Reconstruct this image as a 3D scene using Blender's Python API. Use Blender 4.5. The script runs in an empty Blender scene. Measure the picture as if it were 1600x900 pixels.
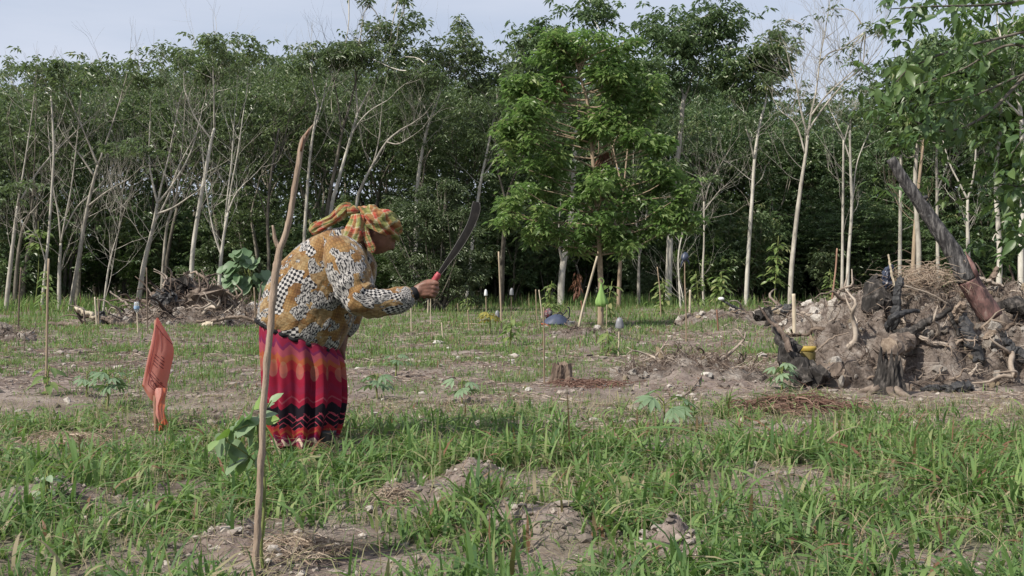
import bpy, bmesh, math, random
import numpy as np
from mathutils import Vector, Matrix, noise as mnoise

scene = bpy.context.scene
COL = scene.collection

# ------------------------------------------------------------------ camera
CAM_H, FPX, CX, HORIZON = 0.9, 35.0 / 36.0 * 1600.0, 800.0, 437.0
cam = bpy.data.cameras.new('camera')
cam.lens, cam.sensor_width = 35.0, 36.0
cam.shift_y = -(450.0 - HORIZON) / 1600.0
cam.clip_start, cam.clip_end = 0.05, 6000.0
cam_ob = bpy.data.objects.new('camera', cam)
cam_ob.location = (0, 0, CAM_H)
cam_ob.rotation_euler = (math.radians(90), 0, 0)
COL.objects.link(cam_ob)
scene.camera = cam_ob

# ------------------------------------------------------------------ sun and sky
SUN_EL, SUN_AZ = math.radians(44), math.radians(-126)      # azimuth from +Y, clockwise; the sun stands to the left
sun = bpy.data.lights.new('sun', 'SUN')
sun.energy, sun.angle, sun.color = 5.0, math.radians(1.2), (1.0, 0.93, 0.82)
sun_ob = bpy.data.objects.new('sun', sun)
to_sun = Vector((math.sin(SUN_AZ) * math.cos(SUN_EL), math.cos(SUN_AZ) * math.cos(SUN_EL), math.sin(SUN_EL)))
sun_ob.rotation_euler = to_sun.to_track_quat('Z', 'Y').to_euler()
sun_ob.location = (-30, -10, 40)
COL.objects.link(sun_ob)

world = bpy.data.worlds.new('World')
scene.world = world
world.use_nodes = True
nt = world.node_tree
nt.nodes.clear()
_o = nt.nodes.new('ShaderNodeOutputWorld')
_bg = nt.nodes.new('ShaderNodeBackground')
_bg.inputs['Strength'].default_value = 0.1
_sky = nt.nodes.new('ShaderNodeTexSky')
_sky.sky_type = 'NISHITA'
_sky.sun_disc = False
_sky.sun_elevation, _sky.sun_rotation = SUN_EL, SUN_AZ
_sky.air_density, _sky.dust_density, _sky.ozone_density = 1.0, 1.5, 1.5
_tc = nt.nodes.new('ShaderNodeTexCoord')
_mp = nt.nodes.new('ShaderNodeMapping')
_mp.inputs['Scale'].default_value = (1.0, 1.0, 6.0)
_nz = nt.nodes.new('ShaderNodeTexNoise')
_nz.inputs['Scale'].default_value = 1.6
_nz.inputs['Detail'].default_value = 6.0
_nz.inputs['Roughness'].default_value = 0.55
_rp = nt.nodes.new('ShaderNodeValToRGB')
_rp.color_ramp.elements[0].position, _rp.color_ramp.elements[0].color = 0.36, (0.62, 0.62, 0.62, 1)
_rp.color_ramp.elements[1].position, _rp.color_ramp.elements[1].color = 0.62, (0.92, 0.92, 0.92, 1)
_mx = nt.nodes.new('ShaderNodeMix')
_mx.data_type = 'RGBA'
_mx.inputs['B'].default_value = (5.1, 5.5, 6.45, 1)          # thin high cloud over the whole sky
L = nt.links.new
L(_tc.outputs['Generated'], _mp.inputs['Vector'])
L(_mp.outputs['Vector'], _nz.inputs['Vector'])
L(_nz.outputs['Fac'], _rp.inputs['Fac'])
L(_rp.outputs['Color'], _mx.inputs['Factor'])
L(_sky.outputs['Color'], _mx.inputs['A'])
L(_mx.outputs['Result'], _bg.inputs['Color'])
L(_bg.outputs['Background'], _o.inputs['Surface'])

scene.view_settings.view_transform = 'Standard'
scene.view_settings.look = 'None'
scene.view_settings.exposure = 0.42
scene.view_settings.gamma = 1.0
scene.view_settings.use_curve_mapping = False
scene.cycles.max_bounces = 6
scene.cycles.diffuse_bounces = 5
scene.cycles.glossy_bounces = 2
scene.cycles.transmission_bounces = 4
scene.cycles.transparent_max_bounces = 4
scene.cycles.use_denoising = True

# ------------------------------------------------------------------ helpers
def P(px, py, Y):
    """The point of the photograph's pixel (1600 x 900) at depth Y metres."""
    return Vector(((px - CX) / FPX * Y, Y, CAM_H - (py - HORIZON) / FPX * Y))

def ground_depth(py):
    return CAM_H * FPX / (py - HORIZON)

def hash2(ix, iy, seed):
    n = (ix.astype(np.int64) * 374761393 + iy.astype(np.int64) * 668265263 + seed * 1442695041) & 0x7fffffff
    n = ((n ^ (n >> 13)) * 1274126177) & 0x7fffffff
    return ((n ^ (n >> 16)) & 0xffff) / 65535.0

def vnoise(x, y, seed=0):
    ix, iy = np.floor(x), np.floor(y)
    fx, fy = x - ix, y - iy
    fx, fy = fx * fx * (3 - 2 * fx), fy * fy * (3 - 2 * fy)
    a, b = hash2(ix, iy, seed), hash2(ix + 1, iy, seed)
    c, d = hash2(ix, iy + 1, seed), hash2(ix + 1, iy + 1, seed)
    return (a * (1 - fx) + b * fx) * (1 - fy) + (c * (1 - fx) + d * fx) * fy

def fbm(x, y, octaves=4, seed=0, gain=0.5):
    x, y = np.asarray(x, float), np.asarray(y, float)
    t, a, s = 0.0, 1.0, 0.0
    for k in range(octaves):
        t = t + a * vnoise(x * 2 ** k + 17.3 * k, y * 2 ** k - 9.1 * k, seed + k)
        s += a
        a *= gain
    return t / s

class MB:
    """Collects numpy geometry and links it as one mesh object."""
    def __init__(self):
        self.v, self.f, self.n, self.m, self.t, self.uv = [], [], 0, [], [], []
    def add(self, verts, faces, mat=0, tint=None, uv=None):
        """faces: list of int arrays (n, k); uv: per vertex (N,2)"""
        verts = np.asarray(verts, float).reshape(-1, 3)
        for fa in faces:
            fa = np.asarray(fa, np.int64)
            if fa.size:
                self.f.append(fa + self.n)
                self.m.append(np.full(len(fa), mat, np.int32))
        self.v.append(verts)
        self.n += len(verts)
        if tint is None:
            tint = np.full(len(verts), 0.5)
        self.t.append(np.broadcast_to(np.asarray(tint, float), (len(verts),)))
        self.uv.append(np.zeros((len(verts), 2)) if uv is None else np.asarray(uv, float))
        return self
    def mesh(self, name, mats, smooth=True, use_uv=False):
        me = bpy.data.meshes.new(name)
        V = np.concatenate(self.v) if self.v else np.zeros((0, 3))
        me.vertices.add(len(V))
        me.vertices.foreach_set('co', V.astype(np.float32).ravel())
        tot = np.concatenate([np.full(len(f), f.shape[1], np.int32) for f in self.f])
        loops = np.concatenate([f.ravel() for f in self.f]).astype(np.int32)
        me.loops.add(len(loops))
        me.loops.foreach_set('vertex_index', loops)
        me.polygons.add(len(tot))
        start = np.concatenate([[0], np.cumsum(tot)[:-1]]).astype(np.int32)
        me.polygons.foreach_set('loop_start', start)
        me.polygons.foreach_set('loop_total', tot)
        me.polygons.foreach_set('material_index', np.concatenate(self.m))
        me.polygons.foreach_set('use_smooth', np.full(len(tot), smooth, bool))
        for m in (mats if isinstance(mats, (list, tuple)) else [mats]):
            me.materials.append(m)
        a = me.attributes.new('tint', 'FLOAT', 'POINT')
        a.data.foreach_set('value', np.concatenate(self.t).astype(np.float32))
        if use_uv:
            u = me.uv_layers.new(name='UVMap')
            u.data.foreach_set('uv', np.concatenate(self.uv)[loops].astype(np.float32).ravel())
        me.update(calc_edges=True)
        me.validate()
        return me
    def build(self, name, mats, parent=None, smooth=True, use_uv=False, loc=None):
        return link(name, self.mesh(name, mats, smooth, use_uv), parent, loc)

def link(name, data, parent=None, loc=None):
    o = bpy.data.objects.new(name, data)
    COL.objects.link(o)
    if parent is not None:
        o.parent = parent
    if loc is not None:
        o.location = loc
    return o

def tag(o, label=None, cat=None, group=None, kind=None):
    if label: o['label'] = label
    if cat: o['category'] = cat
    if group: o['group'] = group
    if kind: o['kind'] = kind
    return o

def empty(name, loc, label, cat, group=None, rz=0.0):
    o = link(name, None, None, loc)
    o.rotation_euler = (0, 0, rz)
    o.empty_display_size = 0.1
    return tag(o, label, cat, group)

def children(o):
    return [c for c in bpy.data.objects if c.parent == o]

def copy_tree(src, kids, loc, rz=0.0, scale=1.0, label=None, group=None):
    """a copy of a thing and of its parts (kids), sharing mesh data"""
    c = src.copy()
    COL.objects.link(c)
    c.location, c.rotation_euler, c.scale = loc, (0, 0, rz), (scale,) * 3
    if label: c['label'] = label
    if group: c['group'] = group
    for k in kids:
        d = k.copy()
        COL.objects.link(d)
        d.parent = c
    return c

def frames(pts):
    pts = np.asarray(pts, float)
    t = np.gradient(pts, axis=0)
    t /= np.linalg.norm(t, axis=1, keepdims=True) + 1e-9
    u = np.zeros_like(t)
    ref = np.array([1.0, 0, 0]) if abs(t[0][0]) < 0.8 else np.array([0, 1.0, 0])
    for i in range(len(pts)):
        r = ref - t[i] * np.dot(ref, t[i])
        u[i] = r / (np.linalg.norm(r) + 1e-9)
        ref = u[i]
    return t, u, np.cross(t, u)

def tube(mb, pts, radii, sides=8, mat=0, tint=0.5, cap=True, rough=0.0, rng=None, flat=1.0):
    """a tapered tube through pts; flat squashes it along its second axis; rough makes its outline uneven"""
    pts = np.asarray([tuple(p) for p in pts], float)
    n = len(pts)
    radii = np.broadcast_to(np.asarray(radii, float), (n,))
    t, u, w = frames(pts)
    a = np.linspace(0, 2 * np.pi, sides, endpoint=False)
    k = np.ones((n, sides))
    if rough and rng is not None:
        ridge = rng.normal(0, rough, (1, sides))
        k = 1 + ridge + rng.normal(0, rough * 0.7, (n, sides))
    R = radii[:, None] * k
    V = pts[:, None] + (R * np.cos(a))[..., None] * u[:, None] + (R * np.sin(a) * flat)[..., None] * w[:, None]
    idx = np.arange(n * sides).reshape(n, sides)
    q = np.stack([idx[:-1], np.roll(idx[:-1], -1, 1), np.roll(idx[1:], -1, 1), idx[1:]], -1).reshape(-1, 4)
    faces = [q]
    if cap:
        faces += [idx[0][::-1][None], idx[-1][None]]
    vv = np.repeat(np.linspace(0, 1, n), sides)
    uu = np.tile(a / (2 * np.pi), n)
    mb.add(V.reshape(-1, 3), faces, mat, tint, np.stack([uu, vv], -1))
    return mb

def smooth_path(ctrl, n=24):
    """Catmull-Rom through control rows (any width)"""
    c = np.asarray(ctrl, float)
    c = np.vstack([2 * c[0] - c[1], c, 2 * c[-1] - c[-2]])
    segs = len(c) - 3
    out = []
    for s in np.linspace(0, segs - 1e-6, n):
        i = int(s)
        f = s - i
        p0, p1, p2, p3 = c[i], c[i + 1], c[i + 2], c[i + 3]
        out.append(0.5 * ((2 * p1) + (-p0 + p2) * f + (2 * p0 - 5 * p1 + 4 * p2 - p3) * f * f + (-p0 + 3 * p1 - 3 * p2 + p3) * f ** 3))
    return np.array(out)

def rocky(seed, sub=2, amp=0.35, freq=1.3, squash=(1, 1, 0.8)):
    """an uneven lump of unit size: verts, faces"""
    bm = bmesh.new()
    bmesh.ops.create_icosphere(bm, subdivisions=sub, radius=1.0)
    for v in bm.verts:
        d = v.co.copy()
        k = 1 + amp * mnoise.fractal(d * freq + Vector((seed * 7.1, seed * 3.3, 0)), 1.0, 2.0, 4)
        v.co = Vector((d.x * squash[0], d.y * squash[1], d.z * squash[2])) * k
    V = np.array([v.co[:] for v in bm.verts])
    Fc = np.array([[v.index for v in f.verts] for f in bm.faces])
    bm.free()
    return V, Fc

# ------------------------------------------------------------------ materials
def material(name):
    m = bpy.data.materials.new(name)
    m.use_nodes = True
    n = m.node_tree
    b = n.nodes['Principled BSDF']
    return m, n, b

def node(n, typ, **kw):
    x = n.nodes.new(typ)
    for k, v in kw.items():
        if k in x.inputs:
            x.inputs[k].default_value = v
        else:
            setattr(x, k, v)
    return x

def ramp(n, stops, fac, interp='LINEAR'):
    r = n.nodes.new('ShaderNodeValToRGB')
    r.color_ramp.interpolation = interp
    e = r.color_ramp.elements
    while len(e) < len(stops):
        e.new(0.5)
    for el, (p, c) in zip(e, stops):
        el.position, el.color = p, (*c, 1)
    n.links.new(fac, r.inputs['Fac'])
    return r.outputs['Color']

def mixc(n, fac, a, b, blend='MIX'):
    x = n.nodes.new('ShaderNodeMix')
    x.data_type, x.blend_type = 'RGBA', blend
    for sock, v in (('Factor', fac), ('A', a), ('B', b)):
        if hasattr(v, 'is_linked'):
            n.links.new(v, x.inputs[sock])
        else:
            x.inputs[sock].default_value = v if sock == 'Factor' else (*v, 1)
    return x.outputs['Result']

def math_(n, op, a, b=0.0, c=0.0):
    x = n.nodes.new('ShaderNodeMath')
    x.operation = op
    for i, v in enumerate((a, b, c)):
        if hasattr(v, 'is_linked'):
            n.links.new(v, x.inputs[i])
        else:
            x.inputs[i].default_value = v
    return x.outputs[0]

def attr(n, name='tint'):
    return node(n, 'ShaderNodeAttribute', attribute_name=name).outputs['Fac']

def noise_fac(n, scale, detail=4, rough=0.55, coord='Object', stretch=None, out='Fac'):
    tc = n.nodes.new('ShaderNodeTexCoord')
    v = tc.outputs[coord]
    if stretch:
        mp = n.nodes.new('ShaderNodeMapping')
        mp.inputs['Scale'].default_value = stretch
        n.links.new(v, mp.inputs['Vector'])
        v = mp.outputs['Vector']
    x = node(n, 'ShaderNodeTexNoise', Scale=scale, Detail=detail, Roughness=rough)
    n.links.new(v, x.inputs['Vector'])
    return x.outputs[out]

def bump(n, b, height, strength=0.5, dist=0.01):
    x = node(n, 'ShaderNodeBump', Strength=strength, Distance=dist)
    n.links.new(height, x.inputs['Height'])
    n.links.new(x.outputs['Normal'], b.inputs['Normal'])

def leaf_material(name, stops, rough=0.5, trans=0.3, tcol=(0.16, 0.24, 0.03), vary=0.25, spec=0.55):
    """thin leaf: colour by the leaf's own tint, some light through it"""
    m, n, b = material(name)
    oi = n.nodes.new('ShaderNodeObjectInfo')
    t = math_(n, 'ADD', attr(n), math_(n, 'MULTIPLY', math_(n, 'SUBTRACT', oi.outputs['Random'], 0.5), vary))
    c = ramp(n, stops, t)
    n.links.new(c, b.inputs['Base Color'])
    b.inputs['Roughness'].default_value = rough
    b.inputs['Specular IOR Level'].default_value = spec
    tr = n.nodes.new('ShaderNodeBsdfTranslucent')
    n.links.new(mixc(n, 0.55, c, tcol), tr.inputs['Color'])
    mx = n.nodes.new('ShaderNodeMixShader')
    mx.inputs['Fac'].default_value = trans
    n.links.new(b.outputs['BSDF'], mx.inputs[1])
    n.links.new(tr.outputs['BSDF'], mx.inputs[2])
    n.links.new(mx.outputs['Shader'], n.nodes['Material Output'].inputs['Surface'])
    return m

def wood_material(name, stops, scale=14, stretch=(1, 1, 0.15), rough=0.85, bumpy=0.6, spec=0.2, vary=0.0, dist=0.01):
    m, n, b = material(name)
    f = noise_fac(n, scale, 6, 0.65, stretch=stretch)
    if vary:
        oi = n.nodes.new('ShaderNodeObjectInfo')
        f2 = math_(n, 'ADD', f, math_(n, 'MULTIPLY', math_(n, 'SUBTRACT', oi.outputs['Random'], 0.5), vary))
    else:
        f2 = f
    n.links.new(ramp(n, stops, f2), b.inputs['Base Color'])
    b.inputs['Roughness'].default_value = rough
    b.inputs['Specular IOR Level'].default_value = spec
    bump(n, b, f, bumpy, dist)
    return m

def plain(name, col, rough=0.6, spec=0.3, var=0.25, scale=20):
    m, n, b = material(name)
    f = noise_fac(n, scale, 4)
    lo, hi = tuple(c * (1 - var) for c in col), tuple(min(1, c * (1 + var)) for c in col)
    n.links.new(ramp(n, [(0.3, lo), (0.7, hi)], f), b.inputs['Base Color'])
    b.inputs['Roughness'].default_value = rough
    b.inputs['Specular IOR Level'].default_value = spec
    return m

M = {}
GREEN = [(0.0, (0.075, 0.108, 0.056)), (0.45, (0.122, 0.17, 0.086)), (0.8, (0.165, 0.21, 0.108)), (1.0, (0.21, 0.225, 0.12))]
M['leaf_rubber'] = leaf_material('rubber_leaf', GREEN, 0.38, 0.36, (0.16, 0.25, 0.06))
M['leaf_forest'] = leaf_material('forest_leaf', [(0.0, (0.07, 0.115, 0.058)), (0.5, (0.122, 0.182, 0.086)), (0.85, (0.17, 0.222, 0.10)), (1.0, (0.21, 0.22, 0.10))], 0.4, 0.36, (0.14, 0.24, 0.06))
M['leaf_bright'] = leaf_material('bright_leaf', [(0.0, (0.085, 0.145, 0.048)), (0.5, (0.16, 0.23, 0.08)), (0.9, (0.23, 0.28, 0.10)), (1.0, (0.26, 0.26, 0.12))], 0.42, 0.46, (0.22, 0.42, 0.09))
M['leaf_over'] = leaf_material('hanging_leaf', [(0.0, (0.04, 0.085, 0.03)), (0.5, (0.075, 0.135, 0.045)), (1.0, (0.13, 0.19, 0.06))], 0.42, 0.36, (0.18, 0.3, 0.05))
M['leaf_shrub'] = leaf_material('shrub_leaf', [(0.0, (0.06, 0.09, 0.04)), (0.5, (0.10, 0.138, 0.066)), (1.0, (0.15, 0.18, 0.095))], 0.45, 0.25, (0.1, 0.17, 0.04))
M['leaf_brown'] = leaf_material('dead_leaf', [(0.0, (0.07, 0.03, 0.018)), (0.6, (0.13, 0.055, 0.03)), (1.0, (0.19, 0.10, 0.05))], 0.7, 0.2, (0.2, 0.08, 0.03))
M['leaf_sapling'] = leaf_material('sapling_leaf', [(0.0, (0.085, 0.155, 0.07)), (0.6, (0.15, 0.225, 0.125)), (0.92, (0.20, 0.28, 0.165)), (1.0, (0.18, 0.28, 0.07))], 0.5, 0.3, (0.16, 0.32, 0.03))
M['leaf_yellow'] = leaf_material('yellow_leaf', [(0.0, (0.20, 0.18, 0.04)), (1.0, (0.30, 0.27, 0.06))], 0.6, 0.35, (0.4, 0.36, 0.04))
M['grass'] = leaf_material('grass_blade', [(0.0, (0.06, 0.12, 0.042)), (0.5, (0.13, 0.215, 0.07)), (0.78, (0.20, 0.285, 0.095)), (0.86, (0.27, 0.26, 0.14)), (0.93, (0.34, 0.28, 0.19)), (1.0, (0.18, 0.09, 0.06))], 0.55, 0.38, (0.2, 0.36, 0.06), 0.0, 0.25)
M['bark_pale'] = wood_material('pale_bark', [(0.25, (0.17, 0.155, 0.13)), (0.5, (0.37, 0.345, 0.30)), (0.75, (0.50, 0.475, 0.42))], 9, (1, 1, 0.35), vary=0.3, bumpy=0.4)
M['bark_dark'] = wood_material('dark_bark', [(0.25, (0.06, 0.053, 0.044)), (0.55, (0.16, 0.145, 0.118)), (0.8, (0.30, 0.275, 0.23))], 9, (1, 1, 0.35), vary=0.35, bumpy=0.4)
M['bark_white'] = wood_material('whitish_bark', [(0.25, (0.20, 0.185, 0.16)), (0.5, (0.40, 0.38, 0.335)), (0.75, (0.54, 0.52, 0.47))], 8, (1, 1, 0.35), vary=0.25, bumpy=0.4)
M['stake'] = wood_material('stake_wood', [(0.25, (0.16, 0.12, 0.085)), (0.5, (0.27, 0.21, 0.15)), (0.75, (0.37, 0.30, 0.22))], 22, (1, 1, 0.12), vary=0.3)
M['stake_pale'] = wood_material('pale_stake_wood', [(0.25, (0.30, 0.25, 0.18)), (0.5, (0.44, 0.38, 0.29)), (0.75, (0.54, 0.48, 0.38))], 22, (1, 1, 0.12), vary=0.2)
M['twig'] = wood_material('dry_twig', [(0.2, (0.10, 0.075, 0.058)), (0.5, (0.22, 0.175, 0.14)), (0.8, (0.36, 0.31, 0.26))], 6, None, vary=0.6)
M['char'] = wood_material('charred_wood', [(0.3, (0.012, 0.012, 0.013)), (0.55, (0.028, 0.028, 0.03)), (0.72, (0.07, 0.068, 0.07)), (0.85, (0.2, 0.19, 0.18))], 26, (1, 1, 0.3), 0.6, 0.9, 0.5, dist=0.02)
# ------------------------------------------------------------------ ground
def px_blob(px, py, rx, ry, stretch=1.0):
    """an ellipse on the ground under a spot of the photograph: centre and half axes in metres"""
    Y = ground_depth(py)
    return ((px - CX) / FPX * Y, Y, rx / FPX * Y, 0.5 * (ground_depth(py - ry) - ground_depth(py + ry)) * stretch)

BARE = [px_blob(*a) for a in [(725, 770, 110, 26), (835, 828, 110, 26), (1040, 868, 75, 22), (640, 768, 50, 16), (470, 872, 150, 32), (80, 788, 110, 20),
        (95, 690, 110, 12), (1225, 690, 70, 16), (620, 800, 80, 14), (360, 850, 60, 25), (930, 668, 170, 10), (250, 690, 60, 8), (300, 760, 90, 14), (1500, 720, 60, 8), (560, 830, 60, 14), (1330, 830, 60, 10), (350, 655, 70, 24), (345, 715, 40, 14), (60, 600, 80, 22), (700, 700, 40, 8), (1180, 760, 50, 10), (190, 720, 50, 10)]]
LUMPS = [(px_blob(*a), h) for a, h in [((742, 752, 50, 16), 0.10), ((700, 775, 60, 15), 0.05), ((850, 832, 80, 20), 0.085), ((760, 805, 60, 18), 0.05), ((1040, 862, 48, 16), 0.10), ((1075, 872, 45, 12), 0.05),
        ((365, 852, 55, 18), 0.07), ((70, 785, 90, 18), 0.07), ((440, 880, 60, 20), 0.04), ((1230, 688, 55, 14), 0.07), ((620, 775, 35, 12), 0.05),
        ((910, 533, 70, 10), 0.10), ((1240, 640, 70, 16), 0.06), ((1110, 590, 90, 16), 0.09), ((1120, 515, 60, 8), 0.18), ((1050, 590, 40, 12), 0.06)]]
GREENS = [px_blob(*a) for a in [(330, 520, 130, 12), (1000, 565, 90, 10), (640, 515, 130, 9), (960, 520, 160, 9), (120, 520, 150, 10), (620, 560, 90, 12), (300, 600, 120, 14), (640, 605, 60, 10), (900, 615, 50, 7),
        (120, 660, 160, 18), (760, 610, 80, 10), (1120, 530, 80, 8), (850, 555, 90, 9), (480, 600, 90, 14), (1290, 520, 70, 7)]]

def blob_at(b, x, y):
    return np.exp(-(((x - b[0]) / b[2]) ** 2 + ((y - b[1]) / b[3]) ** 2) * 1.3)

def height(x, y):
    x, y = np.asarray(x, float), np.asarray(y, float)
    h = 0.10 * (fbm(x * 0.35, y * 0.35, 3, 5) - 0.5) * np.clip(y / 12, 0, 1)
    h = h + 0.045 * (fbm(x * 1.6, y * 1.6, 4, 11) - 0.5) + 0.022 * (fbm(x * 9, y * 9, 4, 23, 0.6) - 0.5)
    near = np.clip((9 - y) / 3, 0, 1)
    h = h + near * 0.012 * (fbm(x * 30, y * 30, 3, 31, 0.6) - 0.5)
    for b, a in LUMPS:
        k = blob_at(b, x, y)
        q = fbm(x * 9, y * 9, 5, 41, 0.68)
        h = h + a * 1.0 * np.clip(k * 1.3, 0, 1) * (0.15 + 1.5 * np.clip(q - 0.12, 0, 1)) + np.clip(k * 2, 0, 1) * a * 0.30 * np.abs(fbm(x * 22, y * 22, 3, 47, 0.6) - 0.5) * 2
    return h

def cover(x, y):
    """how much grass grows at a spot of the ground, 0 to 1"""
    x, y = np.asarray(x, float), np.asarray(y, float)
    n = fbm(x * 0.55, y * 0.55, 4, 71)
    n2 = fbm(x * 2.2, y * 2.2, 4, 81)
    lane = y + 2.2 * (n - 0.5) + 2.2 * (n2 - 0.5)
    base = np.where(lane < 5.7, 0.95, np.where(lane < 7.0, 0.5, np.where(lane < 9.3, 0.09, np.where(lane < 20, 0.64, 0.9))))
    base = np.where((x < -1.6) & (lane >= 5.9) & (lane < 9.0), 0.33, base)
    base = np.where((lane > 30), 0.95, base)
    c = base * np.where(lane < 6.2, np.clip(0.6 + 3.4 * (n2 - 0.45), 0.10, 1.5), np.clip(0.6 + 4.6 * (n2 - 0.5), 0.0, 1.5))
    for b in GREENS:
        c = np.maximum(c, 0.85 * blob_at(b, x, y) * np.clip(0.3 + 2.2 * (n2 - 0.35), 0, 1.2))
    # trodden down round the woman's feet
    c = c * (1 - 0.8 * np.exp(-(((x + 0.98) / 0.30) ** 2 + ((y - 4.98) / 0.30) ** 2)))
    for b in BARE:
        c = c * (1 - np.clip(1.5 * blob_at(b, x, y), 0, 0.96))
    return np.clip(c, 0, 1)

def make_ground():
    ys = [-400, -60, -12, -3, 0.0, 1.0, 1.6]
    y = 2.0
    while y < 75:
        ys.append(y)
        y *= 1.0068
    ys += [90, 140, 300, 900, 2600]
    us = np.concatenate([[-60, -12, -4, -1.8, -1.1, -0.9, -0.8], np.linspace(-0.72, 0.72, 350), [0.8, 0.9, 1.1, 1.8, 4, 12, 60]])
    ys = np.array(ys)
    w = np.maximum(np.abs(ys), 1.5) + 0.4
    X, Y = us[None] * w[:, None], np.repeat(ys[:, None], len(us), 1)
    Z = height(X, Y) * np.clip((120 - np.abs(Y)) / 60, 0, 1) * (np.abs(X) < 200)
    V = np.stack([X, Y, Z], -1).reshape(-1, 3)
    n, k = X.shape
    idx = np.arange(n * k).reshape(n, k)
    q = np.stack([idx[:-1, :-1], idx[:-1, 1:], idx[1:, 1:], idx[1:, :-1]], -1).reshape(-1, 4)
    mb = MB().add(V, [q], 0, cover(X, Y).ravel())
    m, nn, b = material('soil')
    a = noise_fac(nn, 2.2, 8, 0.65)
    c1 = ramp(nn, [(0.28, (0.115, 0.088, 0.079)), (0.5, (0.22, 0.178, 0.160)), (0.72, (0.36, 0.31, 0.28))], a)
    f = noise_fac(nn, 38, 5, 0.7)
    c2 = mixc(nn, 0.75, c1, ramp(nn, [(0.3, (0.30, 0.29, 0.28)), (0.5, (0.80, 0.79, 0.78)), (0.72, (1.0, 1.0, 1.0))], f), 'MULTIPLY')
    # low moss and seedlings where grass grows
    g = noise_fac(nn, 9, 6, 0.7)
    green = ramp(nn, [(0.35, (0.055, 0.075, 0.03)), (0.65, (0.10, 0.115, 0.05))], g)
    k = math_(nn, 'MULTIPLY', attr(nn), 0.55)
    nn.links.new(mixc(nn, k, c2, green), b.inputs['Base Color'])
    b.inputs['Roughness'].default_value = 0.95
    b.inputs['Specular IOR Level'].default_value = 0.1
    bump(nn, b, f, 0.8, 0.02)
    tag(mb.build('ground', m), 'bare grey brown clay soil of the clearing', None, None, 'structure')
make_ground()

# ------------------------------------------------------------------ grass
def blades(n, rng, pos, length, width, lean, segs, tint, az=None):
    """curved grass blades as verts and faces"""
    az = rng.uniform(0, 2 * np.pi, n) if az is None else az
    d = np.stack([np.cos(az), np.sin(az), np.zeros(n)], -1)
    s = np.stack([-np.sin(az), np.cos(az), np.zeros(n)], -1)
    tw = rng.normal(0, 0.5, n)
    V = []
    for i in range(segs):
        t = i / segs
        out = lean * length * t ** 1.7
        up = length * (t - 0.42 * np.clip(lean, 0, 1.6) * t ** 2.6)
        c = pos + d * out[:, None]
        c = c + np.stack([np.zeros(n), np.zeros(n), up], -1)
        wd = width * (0.55 + 0.9 * t - 1.35 * t ** 2) if segs > 1 else width
        side = s * np.cos(tw * t)[:, None] + np.stack([np.zeros(n), np.zeros(n), np.sin(tw * t)], -1)
        V += [c - side * wd[:, None] * 0.5, c + side * wd[:, None] * 0.5]
    up = length * (1 - 0.42 * np.clip(lean, 0, 1.6))
    V.append(pos + d * (lean * length)[:, None] + np.stack([np.zeros(n), np.zeros(n), up], -1))
    k = 2 * segs + 1
    V = np.stack(V, 1)
    base = (np.arange(n) * k)[:, None]
    Q = [base + np.array([[2 * i, 2 * i + 1, 2 * i + 3, 2 * i + 2]]) for i in range(segs - 1)]
    T = base + np.array([[2 * segs - 2, 2 * segs - 1, 2 * segs]])
    return V.reshape(-1, 3), ([np.concatenate(Q)] if Q else []) + [T], np.repeat(tint, k)

def tints(rng, n, dry=0.10):
    t = np.clip(rng.normal(0.42, 0.2, n), 0, 0.82)
    d = rng.random(n) < dry
    t[d] = rng.uniform(0.84, 1.0, d.sum())
    return t

def scatter(rng, n, y0, y1, spread=0.66, power=1.0):
    """spots in the wedge of ground from y0 to y1, even over the ground"""
    y = np.sqrt(rng.random(n) * (y1 ** 2 - y0 ** 2) + y0 ** 2) if power == 1.0 else y0 * (y1 / y0) ** rng.random(n)
    return rng.uniform(-spread, spread, n) * (y + 0.5), y

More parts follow.
